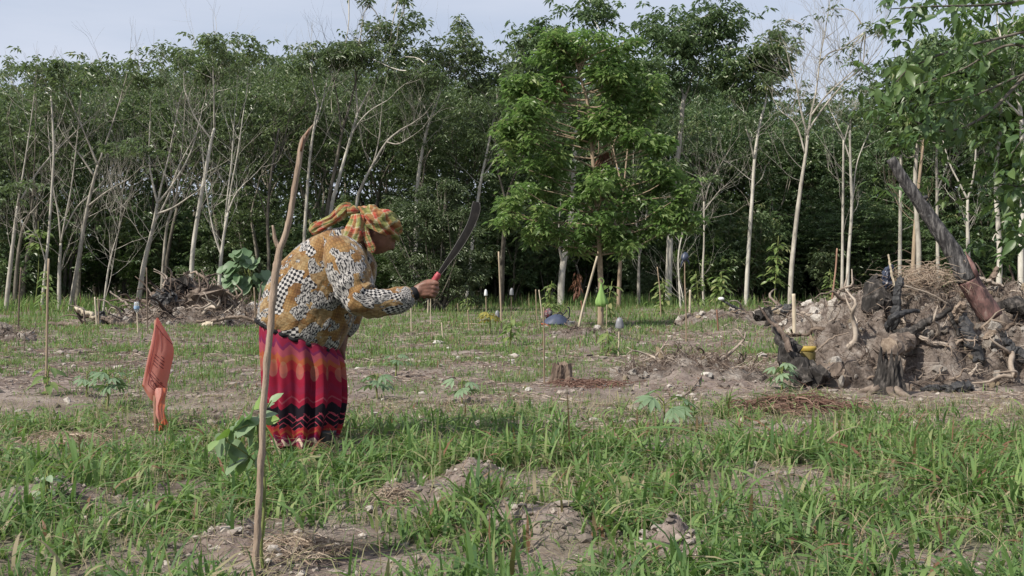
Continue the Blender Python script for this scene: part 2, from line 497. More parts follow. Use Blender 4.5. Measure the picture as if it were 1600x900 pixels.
def make_grass():
    rng = np.random.default_rng(3)
    mb = MB()
    # tufts of broad-bladed grass in the near band
    tx, ty = scatter(rng, 6100, 2.2, 6.9, 0.80)
    keep = rng.random(len(tx)) < cover(tx, ty)
    tx, ty = tx[keep], ty[keep]
    per = rng.integers(9, 22, len(tx))
    tuft = np.repeat(np.arange(len(tx)), per)
    n = len(tuft)
    vig = np.clip(rng.normal(1, 0.3, len(tx)), 0.45, 1.8)[tuft] * (0.42 + 1.05 * fbm(tx * 1.5, ty * 1.5, 3, 91))[tuft]
    r = rng.rayleigh(0.035, n)
    a = rng.uniform(0, 2 * np.pi, n)
    x, y = tx[tuft] + r * np.cos(a), ty[tuft] + r * np.sin(a)
    pos = np.stack([x, y, height(x, y) - 0.006], -1)
    ln = np.clip(rng.normal(0.106, 0.045, n), 0.035, 0.25) * vig
    far = np.clip((ty[tuft] - 5.3) / 1.5, 0, 1)
    ln = ln * (1 - 0.35 * far)
    V, Fc, t = blades(n, rng, pos, ln, rng.uniform(0.008, 0.0235, n) * (0.75 + 0.25 * vig), np.abs(rng.normal(0.75, 0.5, n)), 4,
                      np.clip(tints(rng, n, 0.09) + np.repeat(rng.normal(0, 0.10, len(tx)) + 0.5 * (fbm(tx * 1.1, ty * 1.1, 3, 97) - 0.5), per), 0, 1))
    mb.add(V, Fc, 0, t)
    # broad pointed leaves among the blades
    x, y = scatter(rng, 10500, 2.2, 6.6, 0.80)
    keep = rng.random(len(x)) < cover(x, y) * 0.8
    x, y = x[keep], y[keep]
    n = len(x)
    pos = np.stack([x, y, height(x, y) + rng.uniform(0, 0.05, n)], -1)
    V, Fc, t = blades(n, rng, pos, rng.uniform(0.05, 0.13, n), rng.uniform(0.012, 0.024, n), np.abs(rng.normal(0.95, 0.4, n)), 4, np.clip(tints(rng, n, 0.06) + 0.1, 0, 1))
    mb.add(V, Fc, 0, t)
    # dead straw caught in the grass
    x, y = scatter(rng, 10500, 2.2, 7.2, 0.80)
    n = len(x)
    pos = np.stack([x, y, height(x, y) + rng.uniform(0, 0.04, n)], -1)
    V, Fc, t = blades(n, rng, pos, rng.uniform(0.06, 0.2, n), rng.uniform(0.002, 0.005, n), np.abs(rng.normal(1.4, 0.5, n)), 3, rng.uniform(0.85, 0.97, n))
    mb.add(V, Fc, 0, t)
    # short fine grass between the tufts
    x, y = scatter(rng, 48000, 2.2, 7.2, 0.80)
    keep = rng.random(len(x)) < np.clip(cover(x, y) * 1.1 + 0.04, 0, 1)
    x, y = x[keep], y[keep]
    n = len(x)
    pos = np.stack([x, y, height(x, y) - 0.004], -1)
    V, Fc, t = blades(n, rng, pos, rng.uniform(0.03, 0.09, n), rng.uniform(0.003, 0.008, n), np.abs(rng.normal(0.7, 0.5, n)), 2, tints(rng, n, 0.22))
    mb.add(V, Fc, 0, t)
    tag(mb.build('grass', M['grass']), 'broad bladed green grass growing thick in the near strip', 'grass', None, 'stuff')
    # the patches farther out
    mb = MB()
    for y0, y1, cnt, lo, hi, w, segs in ((6.6, 13, 110000, 0.025, 0.095, 0.0115, 2), (12, 22, 100000, 0.04, 0.15, 0.018, 2), (20, 36, 70000, 0.07, 0.24, 0.024, 1)):
        x, y = scatter(rng, cnt, y0, y1, 0.64)
        keep = rng.random(len(x)) < cover(x, y)
        x, y = x[keep], y[keep]
        n = len(x)
        pos = np.stack([x, y, height(x, y) - 0.01], -1)
        V, Fc, t = blades(n, rng, pos, rng.uniform(lo, hi, n) * (0.5 + fbm(x, y, 3, 12)), rng.uniform(0.5, 1.3, n) * w, np.abs(rng.normal(0.6, 0.45, n)), segs, np.clip(tints(rng, n, 0.13) + 0.10, 0, 1))
        mb.add(V, Fc, 0, t)
    # tall growth along the foot of the forest
    x = rng.uniform(-26, 28, 30000)
    y = rng.normal(36.0, 2.2, 30000) - np.where(x < -4, 6.0, 0)
    keep = rng.random(len(x)) < np.clip(2.2 * (fbm(x * 0.5, y * 0.5, 3, 55) - 0.28), 0, 1)
    x, y = x[keep], y[keep]
    n = len(x)
    pos = np.stack([x, y, height(x, y) - 0.02], -1)
    V, Fc, t = blades(n, rng, pos, rng.uniform(0.15, 0.62, n), rng.uniform(0.02, 0.05, n), np.abs(rng.normal(0.4, 0.35, n)), 2, np.clip(tints(rng, n, 0.05) + 0.12, 0, 1))
    mb.add(V, Fc, 0, t)
    tag(mb.build('grass_patches', M['grass']), 'scattered green grass patches across the cleared field', 'grass', None, 'stuff')
make_grass()

# ------------------------------------------------------------------ litter on the soil
def make_litter():
    rng = np.random.default_rng(8)
    mb = MB()
    for y0, y1, cnt, lmax, wd in ((2.2, 7, 13000, 0.10, 0.0022), (6, 12, 34000, 0.12, 0.0036), (11, 22, 26000, 0.19, 0.0065)):
        x, y = scatter(rng, cnt, y0, y1, 0.64)
        clump = fbm(x * 1.4, y * 1.4, 3, 15)
        keep = rng.random(len(x)) < np.clip((1.1 - cover(x, y)) * (0.2 + 2.6 * (clump - 0.35)), 0.05, 1)
        x, y = x[keep], y[keep]
        n = len(x)
        ln = rng.uniform(0.25, 1, n) * lmax
        a = rng.uniform(0, 2 * np.pi, n)
        bend = rng.normal(0, 1.1, n)
        pts = []
        for t in (0.0, 0.35, 0.7, 1.0):
            aa = a + bend * t
            xx, yy = x + ln * t * np.cos(aa), y + ln * t * np.sin(aa)
            pts.append(np.stack([xx, yy, height(xx, yy) + wd * 1.2 + rng.uniform(0, 1, n) * ln * 0.12 * np.sin(t * 3.1 + rng.uniform(-0.4, 0.6, n))], -1))
        w = (rng.uniform(0.5, 1.5, n) * wd)[:, None]
        s = np.stack([-np.sin(a), np.cos(a), np.zeros(n)], -1) * w
        up = np.stack([np.zeros(n), np.zeros(n), np.ones(n)], -1) * w * 0.9
        V = np.stack([q for p in pts for q in (p - s * 0.5, p + s * 0.5, p + up)], 1)
        base = (np.arange(n) * 12)[:, None]
        Q = []
        for i in range(3):
            for u, v in ((1, 2), (2, 0)):
                Q.append(base + np.array([[3 * i + u, 3 * i + v, 3 * i + 3 + v, 3 * i + 3 + u]]))
        mb.add(V.reshape(-1, 3), [np.concatenate(Q)], 0, np.repeat(rng.random(n), 12))
    m, n_, b = material('dry_litter')
    n_.links.new(ramp(n_, [(0, (0.075, 0.052, 0.042)), (0.45, (0.15, 0.112, 0.09)), (0.8, (0.24, 0.195, 0.16)), (1, (0.40, 0.35, 0.30))], attr(n_)), b.inputs['Base Color'])
    b.inputs['Roughness'].default_value = 0.9
    b.inputs['Specular IOR Level'].default_value = 0.15
    M['litter'] = m
    tag(mb.build('dry_litter', m, None, False), 'dry straw and thin twigs strewn over the bare soil', 'plant litter', None, 'stuff')
    # crumbs of clay
    mb = MB()
    lumps = [rocky(s, 1, 0.75) for s in range(5)]
    for y0, y1, cnt, sz in ((2.3, 6.5, 3800, 0.0075), (6, 12, 3800, 0.012), (11, 20, 2200, 0.018)):
        x, y = scatter(rng, cnt, y0, y1, 0.62)
        keep = rng.random(len(x)) < np.clip(1.05 - cover(x, y), 0.03, 1)
        xs_, ys_ = list(x[keep]), list(y[keep])
        if y0 < 3:      # loose crumbs lie thickest on and round the dug lumps
            for b, a in LUMPS[:9]:
                q = rng.normal(0, 0.8, (70, 2))
                xs_ += list(b[0] + q[:, 0] * b[2])
                ys_ += list(b[1] + q[:, 1] * b[3])
        for xx, yy in zip(xs_, ys_):
            V, Fc = lumps[rng.integers(5)]
            r = sz * min(3.2, rng.lognormal(0, 0.55))
            c, s = math.cos(rng.uniform(0, 6.3)), math.sin(rng.uniform(0, 6.3))
            q = V * r * np.array([1, 1, 0.75])
            q = np.stack([q[:, 0] * c - q[:, 1] * s, q[:, 0] * s + q[:, 1] * c, q[:, 2]], -1)
            mb.add(q + np.array([xx, yy, 0.0]) + np.array([0, 0, 1]) * (float(height(xx, yy)) + 0.25 * r), [Fc], 0, rng.random())
    m, n_, b = material('clay_crumb')
    c = mixc(n_, 0.6, ramp(n_, [(0, (0.14, 0.115, 0.098)), (0.7, (0.27, 0.23, 0.20)), (1, (0.42, 0.385, 0.345))], attr(n_)), ramp(n_, [(0.3, (0.5, 0.5, 0.5)), (0.7, (1, 1, 1))], noise_fac(n_, 60)), 'MULTIPLY')
    n_.links.new(c, b.inputs['Base Color'])
    b.inputs['Roughness'].default_value = 0.95
    M['clay'] = m
    tag(mb.build('clay_crumbs', m, None, False), 'small crumbs and pebbles of pale clay on the bare soil', 'crumbs', None, 'stuff')
make_litter()
# ------------------------------------------------------------------ leaves and trees
def unit(v):
    return v / (np.linalg.norm(v, axis=-1, keepdims=True) + 1e-9)

def leaf_cards(mb, base, axis, length, width, tint, mat=0, droop=0.25, rng=None, fine=False):
    """folded leaves: each from its base along its axis; fine adds a curved blade"""
    n = len(base)
    up = np.tile(np.array([0, 0, 1.0]), (n, 1)) + (rng.normal(0, 0.35, (n, 3)) if rng is not None else 0)
    side = unit(np.cross(axis, up))
    nrm = np.cross(side, axis)
    L, W_ = length[:, None], width[:, None]
    if not fine:
        tip = base + axis * L - np.array([0, 0, 1.0]) * L * droop
        mid = base + axis * L * 0.45
        V = np.stack([base, mid + side * W_ * 0.5 + nrm * W_ * 0.18, tip, mid - side * W_ * 0.5 + nrm * W_ * 0.18], 1)
        b = (np.arange(n) * 4)[:, None]
        mb.add(V.reshape(-1, 3), [np.concatenate([b + np.array([[0, 1, 2]]), b + np.array([[0, 2, 3]])])], mat, np.repeat(tint, 4))
    else:
        dn = np.array([0, 0, 1.0])
        def at(t, s):
            c = base + axis * L * t - dn * L * droop * t * t
            return c + side * W_ * 0.5 * s + nrm * W_ * 0.16 * abs(s)
        V = np.stack([at(0, 0), at(.3, .9), at(.3, 0), at(.3, -.9), at(.62, .85), at(.62, 0), at(.62, -.85), at(1, 0)], 1)
        b = (np.arange(n) * 8)[:, None]
        tri = [[0, 1, 2], [0, 2, 3], [4, 7, 5], [5, 7, 6]]
        quad = [[1, 4, 5, 2], [2, 5, 6, 3]]
        mb.add(V.reshape(-1, 3), [np.concatenate([b + np.array([q]) for q in tri]), np.concatenate([b + np.array([q]) for q in quad])], mat, np.repeat(tint, 8))

def whorls(mb, ends, rng, per=13, reach=0.1, length=0.16, width=0.06, droop=(0.1, 0.7), tone=(0.45, 0.18), mat=0, fine=False):
    """umbrella-like tufts of leaves at the ends of twigs"""
    ends = np.asarray(ends, float)
    n = len(ends) * per
    c = np.repeat(ends, per, 0)
    az = rng.uniform(0, 2 * np.pi, n)
    el = -rng.uniform(*droop, n) + 0.25
    ax = np.stack([np.cos(az) * np.cos(el), np.sin(az) * np.cos(el), np.sin(el)], -1)
    base = c + ax * (reach * rng.uniform(0.2, 1.3, n))[:, None] + rng.normal(0, reach * 0.35, (n, 3))
    t = np.clip(np.repeat(rng.normal(tone[0], tone[1], len(ends)), per) + rng.normal(0, 0.12, n), 0, 1)
    leaf_cards(mb, base, ax, length * rng.uniform(0.65, 1.25, n), width * rng.uniform(0.7, 1.25, n), t, mat, 0.3, rng, fine)

def grow(mb, p, d, length, r, depth, rng, ends, up=0.25, spread=0.55, kids=(2, 3), taper=0.62, wob=0.12, sides=5, mat=0):
    """a limb and its sub-limbs; twig ends are collected"""
    k = 5
    pts = [np.array(p, float)]
    dd = np.array(d, float)
    for i in range(k - 1):
        dd = unit(dd + rng.normal(0, wob, 3) + np.array([0, 0, up * 0.25]))
        pts.append(pts[-1] + dd * length / (k - 1))
    tube(mb, pts, np.linspace(r, r * taper, k), sides, mat, rng.random(), cap=False)
    if depth <= 0:
        ends.append(pts[-1])
        ends.append(pts[-2] + rng.normal(0, 0.08, 3))
        return
    for j in range(rng.integers(kids[0], kids[1] + 1)):
        nd = unit(dd + rng.normal(0, spread, 3) + np.array([0, 0, up]))
        q = pts[-1] if j < 2 else pts[-2]
        grow(mb, q, nd, length * rng.uniform(0.6, 0.85), r * taper * 0.8, depth - 1, rng, ends, up, spread, kids, taper, wob, max(3, sides - 1), mat)

def finish_tree(name, tk, cr, bark, leaf, loc, label, cat='tree', group=None):
    t = empty(name, loc, label, cat, group)
    a = tk.build('trunk', bark, t)
    kids = [a]
    if cr is not None and cr.n:
        kids.append(cr.build('crown', leaf, t, smooth=False))
    return t, kids

def prototype(seed, h, bole, r, lean, bark, leaf, crown_r, n_ends, per, length, width, forks=(2, 3), depth=3, tone=(0.42, 0.16), bare=0.0, droop=(0.1, 0.9), zs=0.3, low=0.12):
    """trunk and crown of one tree of height h whose limbs start at bole, at the origin"""
    rng = np.random.default_rng(seed)
    tk, cr, ends = MB(), MB(), []
    ax, ay = rng.normal(0, lean, 2)
    pts = [np.array([ax * t * t * bole + rng.normal(0, 0.02) * t, ay * t * t * bole, -0.15 + (bole + 0.15) * t]) for t in np.linspace(0, 1, 7)]
    tube(tk, pts, np.linspace(r * 1.15, r * 0.72, 7), 7, 0, 0.5, rough=0.06, rng=rng)
    nl = rng.integers(forks[0], forks[1] + 1)
    for j in range(nl):
        a = 2 * np.pi * (j + rng.random() * 0.6) / nl
        d = unit(np.array([np.cos(a) * 0.42, np.sin(a) * 0.42, 1.0]))
        grow(tk, pts[-1], d, (h - bole) * 0.42, r * 0.55, depth, rng, ends, 0.28, 0.5)
    ends = np.array(ends)
    # more tufts round the limb ends, thinned into clumps
    k = (h - 0.5) / max(ends[:, 2].max(), 0.1)
    ends[:, 2] *= k
    for v in tk.v:
        v[:, 2] *= k
    extra = ends[rng.integers(0, len(ends), max(0, n_ends - len(ends)))] + rng.normal(0, 1, (max(0, n_ends - len(ends)), 3)) * np.array([crown_r * 0.26, crown_r * 0.26, crown_r * zs])
    extra[:, 2] -= rng.exponential(low * h, len(extra)) * (rng.random(len(extra)) < 0.6)
    extra[:, 2] = np.maximum(extra[:, 2], 0.22 * h + rng.uniform(0, 0.15 * h, len(extra)))
    ends = np.concatenate([ends, extra])[:n_ends]
    ends[:, 2] = np.minimum(ends[:, 2], h - 0.25 + rng.normal(0, 0.12, len(ends)))
    if bare:
        ends = ends[rng.random(len(ends)) > bare]
    # thin leaders standing above the crown, each with its own tuft
    up = []
    for e in ends[rng.integers(0, len(ends), 26)]:
        if e[2] > h * 0.8:
            q = e + np.array([rng.normal(0, 0.12), rng.normal(0, 0.12), rng.uniform(0.15, 0.65)])
            tube(cr, [e, (e + q) / 2 + rng.normal(0, 0.03, 3), q], [0.012, 0.009, 0.006], 3, 1, 0.5, cap=False)
            up += [q, q + rng.normal(0, 0.06, 3)]
    if up:
        ends = np.concatenate([ends, np.array(up)])
    whorls(cr, ends, rng, per, 0.1, length, width, droop, tone)
    return tk, cr

SKYLINE = [(-400, 120), (0, 112), (100, 100), (200, 95), (260, 82), (330, 80), (400, 70), (480, 76), (540, 84), (600, 92), (660, 96), (720, 94), (790, 112), (830, 108), (900, 92), (960, 88), (1030, 100), (1150, 128), (1190, 118), (1230, 122), (1265, 150), (1290, 178), (1335, 178), (1370, 165), (1400, 110), (1600, 60), (2000, 60)]

def top_height(x, y):
    """how high the canopy stands over a spot of the forest"""
    px = CX + x / y * FPX
    return CAM_H + (HORIZON - np.interp(px, *zip(*SKYLINE))) / FPX * y

def make_protos():
    out = {'rubber': [], 'forest': []}
    for s in range(8):
        h = [8.2, 7.6, 8.8, 8.0, 7.2, 8.5, 9.2, 7.8][s]
        tk, cr = prototype(100 + s, h, h * (0.42 + 0.03 * (s % 3)), 0.075 + 0.006 * (s % 4), 0.09, None, None, 2.1, 350, 11, 0.17, 0.066)
        out['rubber'].append((h, tk.mesh('trunk', M['bark_dark']), cr.mesh('crown', [M['leaf_rubber'], M['bark_pale']], False)))
    for s in range(7):
        h = [9.5, 10.5, 8.6, 11.2, 9.0, 10.0, 7.6][s]
        tk, cr = prototype(200 + s, h, h * 0.30, 0.085, 0.05, None, None, 2.6, 500, 11, 0.21, 0.085, (3, 4), 3, (0.42, 0.2), low=0.16)
        out['forest'].append((h, tk.mesh('trunk', M['bark_dark']), cr.mesh('crown', [M['leaf_forest'], M['bark_pale']], False)))
    return out
PROTO = make_protos()

def fill_tree(kind, i, x, y, rz, sc, label, group):
    h, a, b = PROTO[kind][i % len(PROTO[kind])]
    sc = sc * float(top_height(x, y)) / h
    t = empty('rubber_tree' if kind == 'rubber' else 'forest_tree', (x, y, float(height(x, y))), label, 'tree', group, rz)
    w = 0.5 * (sc + 1.0)
    t.scale = (w, w, sc)
    link('trunk', a, t)
    link('crown', b, t)
    return t

def fill_forest():
    rng = np.random.default_rng(21)
    # the plantation on the left: rows running back
    k = 0
    for iy, y in enumerate(np.arange(33.5, 62, 2.9)):
        for x in np.arange(-0.70 * y - 2, 0.0, 2.75 + 0.05 * iy):
            xx, yy = x + rng.normal(0, 0.35), y + rng.normal(0, 0.35)
            sc = rng.uniform(0.86, 1.0)
            if k < 150:
                fill_tree('rubber', int(rng.integers(8)), xx, yy, rng.uniform(0, 6.28), sc, 'slender tree deep in the dim plantation rows, its crown merging with its neighbours', 'trees in the plantation rows')
            k += 1
    # the mixed forest on the right
    k = 0
    for iy, y in enumerate(np.arange(40.5, 60, 3.4)):
        for x in np.arange(0.5, 0.70 * y + 2, 3.1):
            xx, yy = x + rng.normal(0, 0.6), y + rng.normal(0, 0.6)
            sc = rng.uniform(0.84, 1.0)
            if k < 75:
                fill_tree('forest', int(rng.integers(7)), xx, yy, rng.uniform(0, 6.28), sc, 'dark leafy tree deep in the dense mixed forest behind the cleared ground', 'trees deep in the mixed forest')
            k += 1
fill_forest()

def young_trees():
    rng = np.random.default_rng(29)
    for k in range(44):
        y = rng.uniform(37, 52)
        x = rng.uniform(-0.58, 0.58) * y
        if x < -3: y -= 3.5
        t = fill_tree('forest' if x > -2 or rng.random() < 0.4 else 'rubber', int(rng.integers(7)), x, y, rng.uniform(0, 6.28), rng.uniform(0.38, 0.66), 'half grown leafy tree filling the space between the trunks of the forest', 'half grown trees between the trunks')
        t.name = 'young_tree'
young_trees()

def undergrowth():
    rng = np.random.default_rng(77)
    protos = []
    for s in range(6):
        r2 = np.random.default_rng(300 + s)
        h = [1.5, 2.1, 2.8, 1.2, 3.4, 2.4][s]
        tk, cr, ends = MB(), MB(), []
        for j in range(5):
            a = r2.uniform(0, 6.28)
            grow(tk, (0.1 * math.cos(a), 0.1 * math.sin(a), -0.05), unit(np.array([math.cos(a) * 0.45, math.sin(a) * 0.45, 1.0])), h * 0.42, 0.022, 2, r2, ends, 0.3, 0.5, sides=4)
        ends = np.array(ends)
        ends[:, 2] *= h / ends[:, 2].max()
        n = 190
        extra = ends[r2.integers(0, len(ends), n)] * np.array([1, 1, 1]) * r2.uniform(0.35, 1, (n, 1)) + r2.normal(0, 0.16, (n, 3))
        extra[:, 2] = np.abs(extra[:, 2])
        whorls(cr, np.concatenate([ends, extra]), r2, 10, 0.09, [0.13, 0.17, 0.2, 0.11, 0.19, 0.15][s], [0.05, 0.075, 0.08, 0.04, 0.085, 0.05][s], (0.0, 0.8), (0.45, 0.2))
        protos.append((tk.mesh('stems', M['bark_dark']), cr.mesh('foliage', [M['leaf_forest'], M['leaf_shrub'], M['leaf_forest'], M['leaf_rubber'], M['leaf_forest'], M['leaf_bright']][s], False)))
    n = 0
    for k in range(600):
        if n >= 190: break
        y = rng.uniform(35.5, 47) if rng.random() < 0.75 else rng.uniform(47, 60)
        x = rng.uniform(-0.6, 0.6) * y
        if x < -4:
            y -= rng.uniform(2, 4)
        t = empty('undergrowth_bush', (x, y, float(height(x, y))), 'leafy green bush filling the shade under the trees at the forest edge', 'bush', 'bushes under the forest trees', rng.uniform(0, 6.28))
        t.scale = (rng.uniform(0.7, 1.25),) * 3
        a, b = protos[int(rng.choice(6, p=[.2, .15, .2, .15, .2, .1]))]
        link('stems', a, t)
        link('foliage', b, t)
        n += 1
    # the wood goes on behind as one mass
    mb = MB()
    c = np.stack([rng.uniform(-56, 56, 13000), rng.uniform(62, 72, 13000), 6.5 * rng.random(13000) ** 0.9], -1)
    c = c[(rng.random(13000) < np.where(c[:, 0] < -2, np.where(c[:, 2] < 2.6, 0.8, 1.0), 1.0))]
    whorls(mb, c, rng, 7, 0.3, 0.42, 0.2, (0.0, 0.9), (0.35, 0.2))
    tr = MB()
    for i in range(150):
        x, y = rng.uniform(-54, 54), rng.uniform(61, 71)
        tube(mb, [(x, y, -0.2), (x + rng.normal(0, .2), y, 3), (x + rng.normal(0, .5), y, 6.5)], [0.1, 0.08, 0.05], 5, 1, 0.5, cap=False)
    tag(mb.build('far_woods', [M['leaf_forest'], M['bark_dark']], None, False), 'the wood running on behind the rows as one dark mass', 'woods', None, 'stuff')
undergrowth()

# trees of the forest edge, traced one by one: (name, base, paths of (px, py) with the trunk first, trunk width px, depth, crown, label)
def edge_tree(label, depth, paths, wpx, crown='rubber', tops=3, n_ends=130, bark='bark_pale', twigs=True, seed=0, crown_r=1.3, leaf=None, name='slender_tree', dy=0.35, tone=(0.45, 0.16), per=12, lsize=None, limb=0.44, ntw=6):
    rng = np.random.default_rng(seed + 1000)
    if crown == 'rubber' and not isinstance(tops, list):
        n_ends = int(n_ends * 0.32)
    bx = (paths[0][0][0] - CX) / FPX * depth
    base = np.array([bx, depth, float(height(bx, depth))])
    tk, cr, ends = MB(), MB(), []
    s = depth / FPX
    for i, path in enumerate(paths):
        side = rng.normal(0, dy)
        pts = []
        for j, (px, py) in enumerate(path):
            p = np.array(P(px, py, depth)) - base
            p[1] += side * (j / max(1, len(path) - 1)) if i else 0.0
            pts.append(p)
        if i == 0:
            pts[0][2] = -0.15
        if len(pts) > 2:
            pts = list(smooth_path(pts, 4 * len(pts)))
        w0 = wpx * s * 0.5 * (1.0 if i == 0 else limb)
        w1 = wpx * s * 0.5 * (0.52 if i == 0 else 0.4 * limb)
        r = np.linspace(w0, w1, len(pts))
        if i == 0:
            r[0] *= 1.35
        tube(tk, pts, r, 8 if i == 0 else 6, 0, 0.5, rough=0.05, rng=rng)
        if i > 0 or len(paths) == 1:
            d = unit(np.array(pts[-1]) - np.array(pts[-2]))
            grow(tk, pts[-1], d, rng.uniform(0.8, 1.2) * crown_r * 0.55, w1 * 0.9, 2, rng, ends, 0.3, 0.45)
        if twigs:
            for q in range(4 if i == 0 else ntw):
                f = rng.uniform(0.45, 0.97)
                k = int(f * (len(pts) - 1))
                d = unit(np.array([rng.normal(0, 0.8), rng.normal(0, 0.5), rng.uniform(0.4, 1.3)]))
                dump = []
                grow(tk, pts[k], d, rng.uniform(0.4, 1.25), 0.006 + 0.15 * w1, 2, rng, dump, 0.28, 0.42, sides=3)
    roots = list(ends)
    for tx, ty, tr in (tops if isinstance(tops, list) else []):
        c = np.array(P(tx, ty, depth)) - base
        c[1] += rng.normal(0, 0.4)
        m = int(n_ends * tr)
        e = c + rng.normal(0, 1, (m, 3)) * np.array([0.42, 0.42, 0.26]) * crown_r * math.sqrt(tr)
        ends += list(e)
        # a limb from the nearest twig end carries the tuft
        near = min(roots, key=lambda q: np.linalg.norm(np.array(q) - c))
        tube(tk, smooth_path([near, (np.array(near) + c) / 2 + rng.normal(0, 0.1, 3), c], 6), np.linspace(0.022, 0.01, 6), 4, 0, 0.5, cap=False)
    if crown is None:
        ends = []
    if len(ends) and not isinstance(tops, list):
        ends = np.array(ends)
        lim = top_height(ends[:, 0] + base[0], np.full(len(ends), depth)) - base[2]
        ends[:, 2] = np.minimum(ends[:, 2], lim - np.abs(rng.normal(0, 0.35, len(ends))))
    if len(ends) and not isinstance(tops, list) and tops:
        e = np.array(ends)
        x = e[rng.integers(0, len(e), n_ends)] + rng.normal(0, 1, (n_ends, 3)) * np.array([0.36, 0.36, 0.30]) * crown_r
        x[:, 2] = np.minimum(x[:, 2], e[:, 2].max())
        ends = list(e) + list(x)
    if len(ends):
        if crown == 'rubber' and not isinstance(tops, list):
            ends = np.array(ends)
            ends = ends[(ends[:, 2] > np.quantile(ends[:, 2], 0.45))]
        big = {'rubber': (0.17, 0.066), 'forest': (0.21, 0.085), 'bright': (0.15, 0.07)}[crown]
        if lsize: big = lsize
        whorls(cr, np.array(ends), rng, per, 0.1, big[0], big[1], (0.1, 0.9), tone)
    return finish_tree(name, tk, cr if len(ends) else None, M[bark], M[leaf or 'leaf_' + crown], base.tolist(), label)

def edge_trees():
    T = edge_tree
    T('tall pale tree at the left border, its trunk forking a third of the way up', 28, [[(8, 487), (18, 400), (27, 322)], [(27, 322), (36, 268), (46, 200), (52, 150)], [(27, 322), (52, 268), (80, 228), (118, 183)]], 8, tops=3, n_ends=200, seed=1)
    T('bent grey tree close beside the forked pale one at the left border', 29, [[(22, 482), (26, 424), (34, 364), (45, 335)], [(34, 364), (52, 328), (60, 260), (66, 170)], [(34, 364), (30, 300), (24, 230)]], 7, tops=3, n_ends=150, seed=2, bark='bark_dark')
    T('thin straight tree behind the tall stake near the left edge', 27.5, [[(64, 485), (70, 430), (76, 370), (80, 310), (84, 236), (80, 150)], [(72, 412), (66, 375), (61, 365)]], 5, tops=3, n_ends=130, seed=3)
    T('grey tree forking low just left of the gracefully curved pale trunk', 29, [[(92, 479), (93, 420), (95, 380)], [(95, 380), (92, 335), (84, 285), (78, 200)], [(95, 380), (104, 336), (114, 288), (124, 210), (130, 150)], [(98, 365), (118, 325), (142, 300)]], 7, tops=3, n_ends=170, seed=4)
    T('gracefully curved pale tree opening into a wide fan of limbs, left of the debris heap', 28, [[(108, 487), (117, 440), (124, 400), (131, 355), (138, 318), (147, 280), (153, 258)], [(153, 258), (165, 220), (182, 165), (190, 130)], [(153, 258), (143, 228), (134, 200), (122, 168)], [(147, 275), (128, 245), (112, 224)], [(138, 322), (170, 300), (204, 282)]], 8, tops=3, n_ends=220, seed=5)
    T('pair of spindly stems sprouting upright shoots, left of the debris heap', 27, [[(160, 480), (168, 430), (176, 392), (186, 360)], [(186, 360), (178, 335), (172, 320)], [(186, 360), (196, 338), (208, 322)], [(186, 360), (188, 335), (190, 318)], [(161, 478), (172, 440), (180, 395), (186, 362)]], 3.5, crown='rubber', tops=0, seed=6)
    T('thick leaning pale tree with a wide spray of bare limbs behind the left heap', 29, [[(213, 474), (224, 420), (232, 385), (240, 352), (246, 318)], [(246, 318), (240, 290), (234, 250), (236, 190)], [(246, 318), (254, 280), (264, 238), (278, 160)], [(240, 350), (262, 310), (280, 262), (306, 214)], [(243, 335), (275, 325), (310, 305)], [(246, 318), (270, 290), (300, 240), (318, 180)]], 9, tops=3, n_ends=240, seed=7)
    T('thin wavy tree rising just right of the thick leaning pale one', 30, [[(252, 470), (254, 430), (260, 360), (268, 330), (276, 305)], [(276, 305), (281, 260), (287, 205), (290, 140)], [(268, 330), (290, 290), (312, 262)]], 5.5, tops=3, n_ends=130, seed=8)
    T('straightest bright pole-like tree rising from the top of the left heap', 29, [[(298, 474), (299, 435), (302, 385), (312, 320), (322, 265), (329, 225), (335, 200)], [(335, 200), (342, 165), (348, 110)], [(331, 218), (318, 200), (306, 178), (298, 150)]], 8, tops=3, n_ends=200, seed=9, bark='bark_white')
    T('pale tree with a tight bundle of upright limbs left of the broad leaved plant', 29, [[(340, 474), (344, 420), (348, 380), (356, 332)], [(356, 332), (364, 290), (374, 250), (388, 170)], [(350, 370), (354, 310), (360, 250), (364, 170)], [(346, 400), (334, 360), (324, 300), (318, 230)], [(356, 332), (370, 305), (386, 288)]], 7, tops=3, n_ends=200, seed=10)
    T('crooked grey tree half hidden behind the forked foreground branch', 30, [[(416, 478), (420, 410), (418, 340), (424, 270), (436, 200)], [(418, 345), (405, 300), (396, 285)], [(424, 270), (440, 230), (452, 170)]], 6, tops=3, n_ends=160, seed=11, bark='bark_dark')
    T('pale tree directly behind the split tip of the foreground branch', 30, [[(470, 480), (474, 400), (478, 330), (483, 260), (489, 210), (497, 165)], [(489, 210), (500, 160), (505, 120)], [(497, 165), (486, 125), (480, 96)]], 6, tops=3, n_ends=190, seed=12)
    T('grey tree leaning right above the hump of the blouse', 31, [[(498, 480), (506, 380), (514, 312), (524, 262), (534, 210), (546, 165)], [(546, 165), (556, 130), (562, 96)], [(534, 210), (528, 160), (520, 118)]], 7, tops=3, n_ends=190, seed=13, bark='bark_dark')
    T('tallest forked pale tree of the plantation, rising above the head scarf', 31, [[(508, 480), (516, 340), (528, 285), (543, 232), (559, 176)], [(559, 176), (556, 140), (554, 90), (560, 60)], [(559, 176), (576, 145), (592, 122), (618, 70)], [(543, 235), (556, 205), (580, 180), (610, 165)]], 7.5,
      tops=[(640, 28, 0.35), (592, 40, 0.35), (560, 70, 0.45), (610, 62, 0.4), (628, 90, 0.3), (540, 92, 0.4), (580, 95, 0.4)], n_ends=90, seed=14, crown_r=1.2, bark='bark_white')
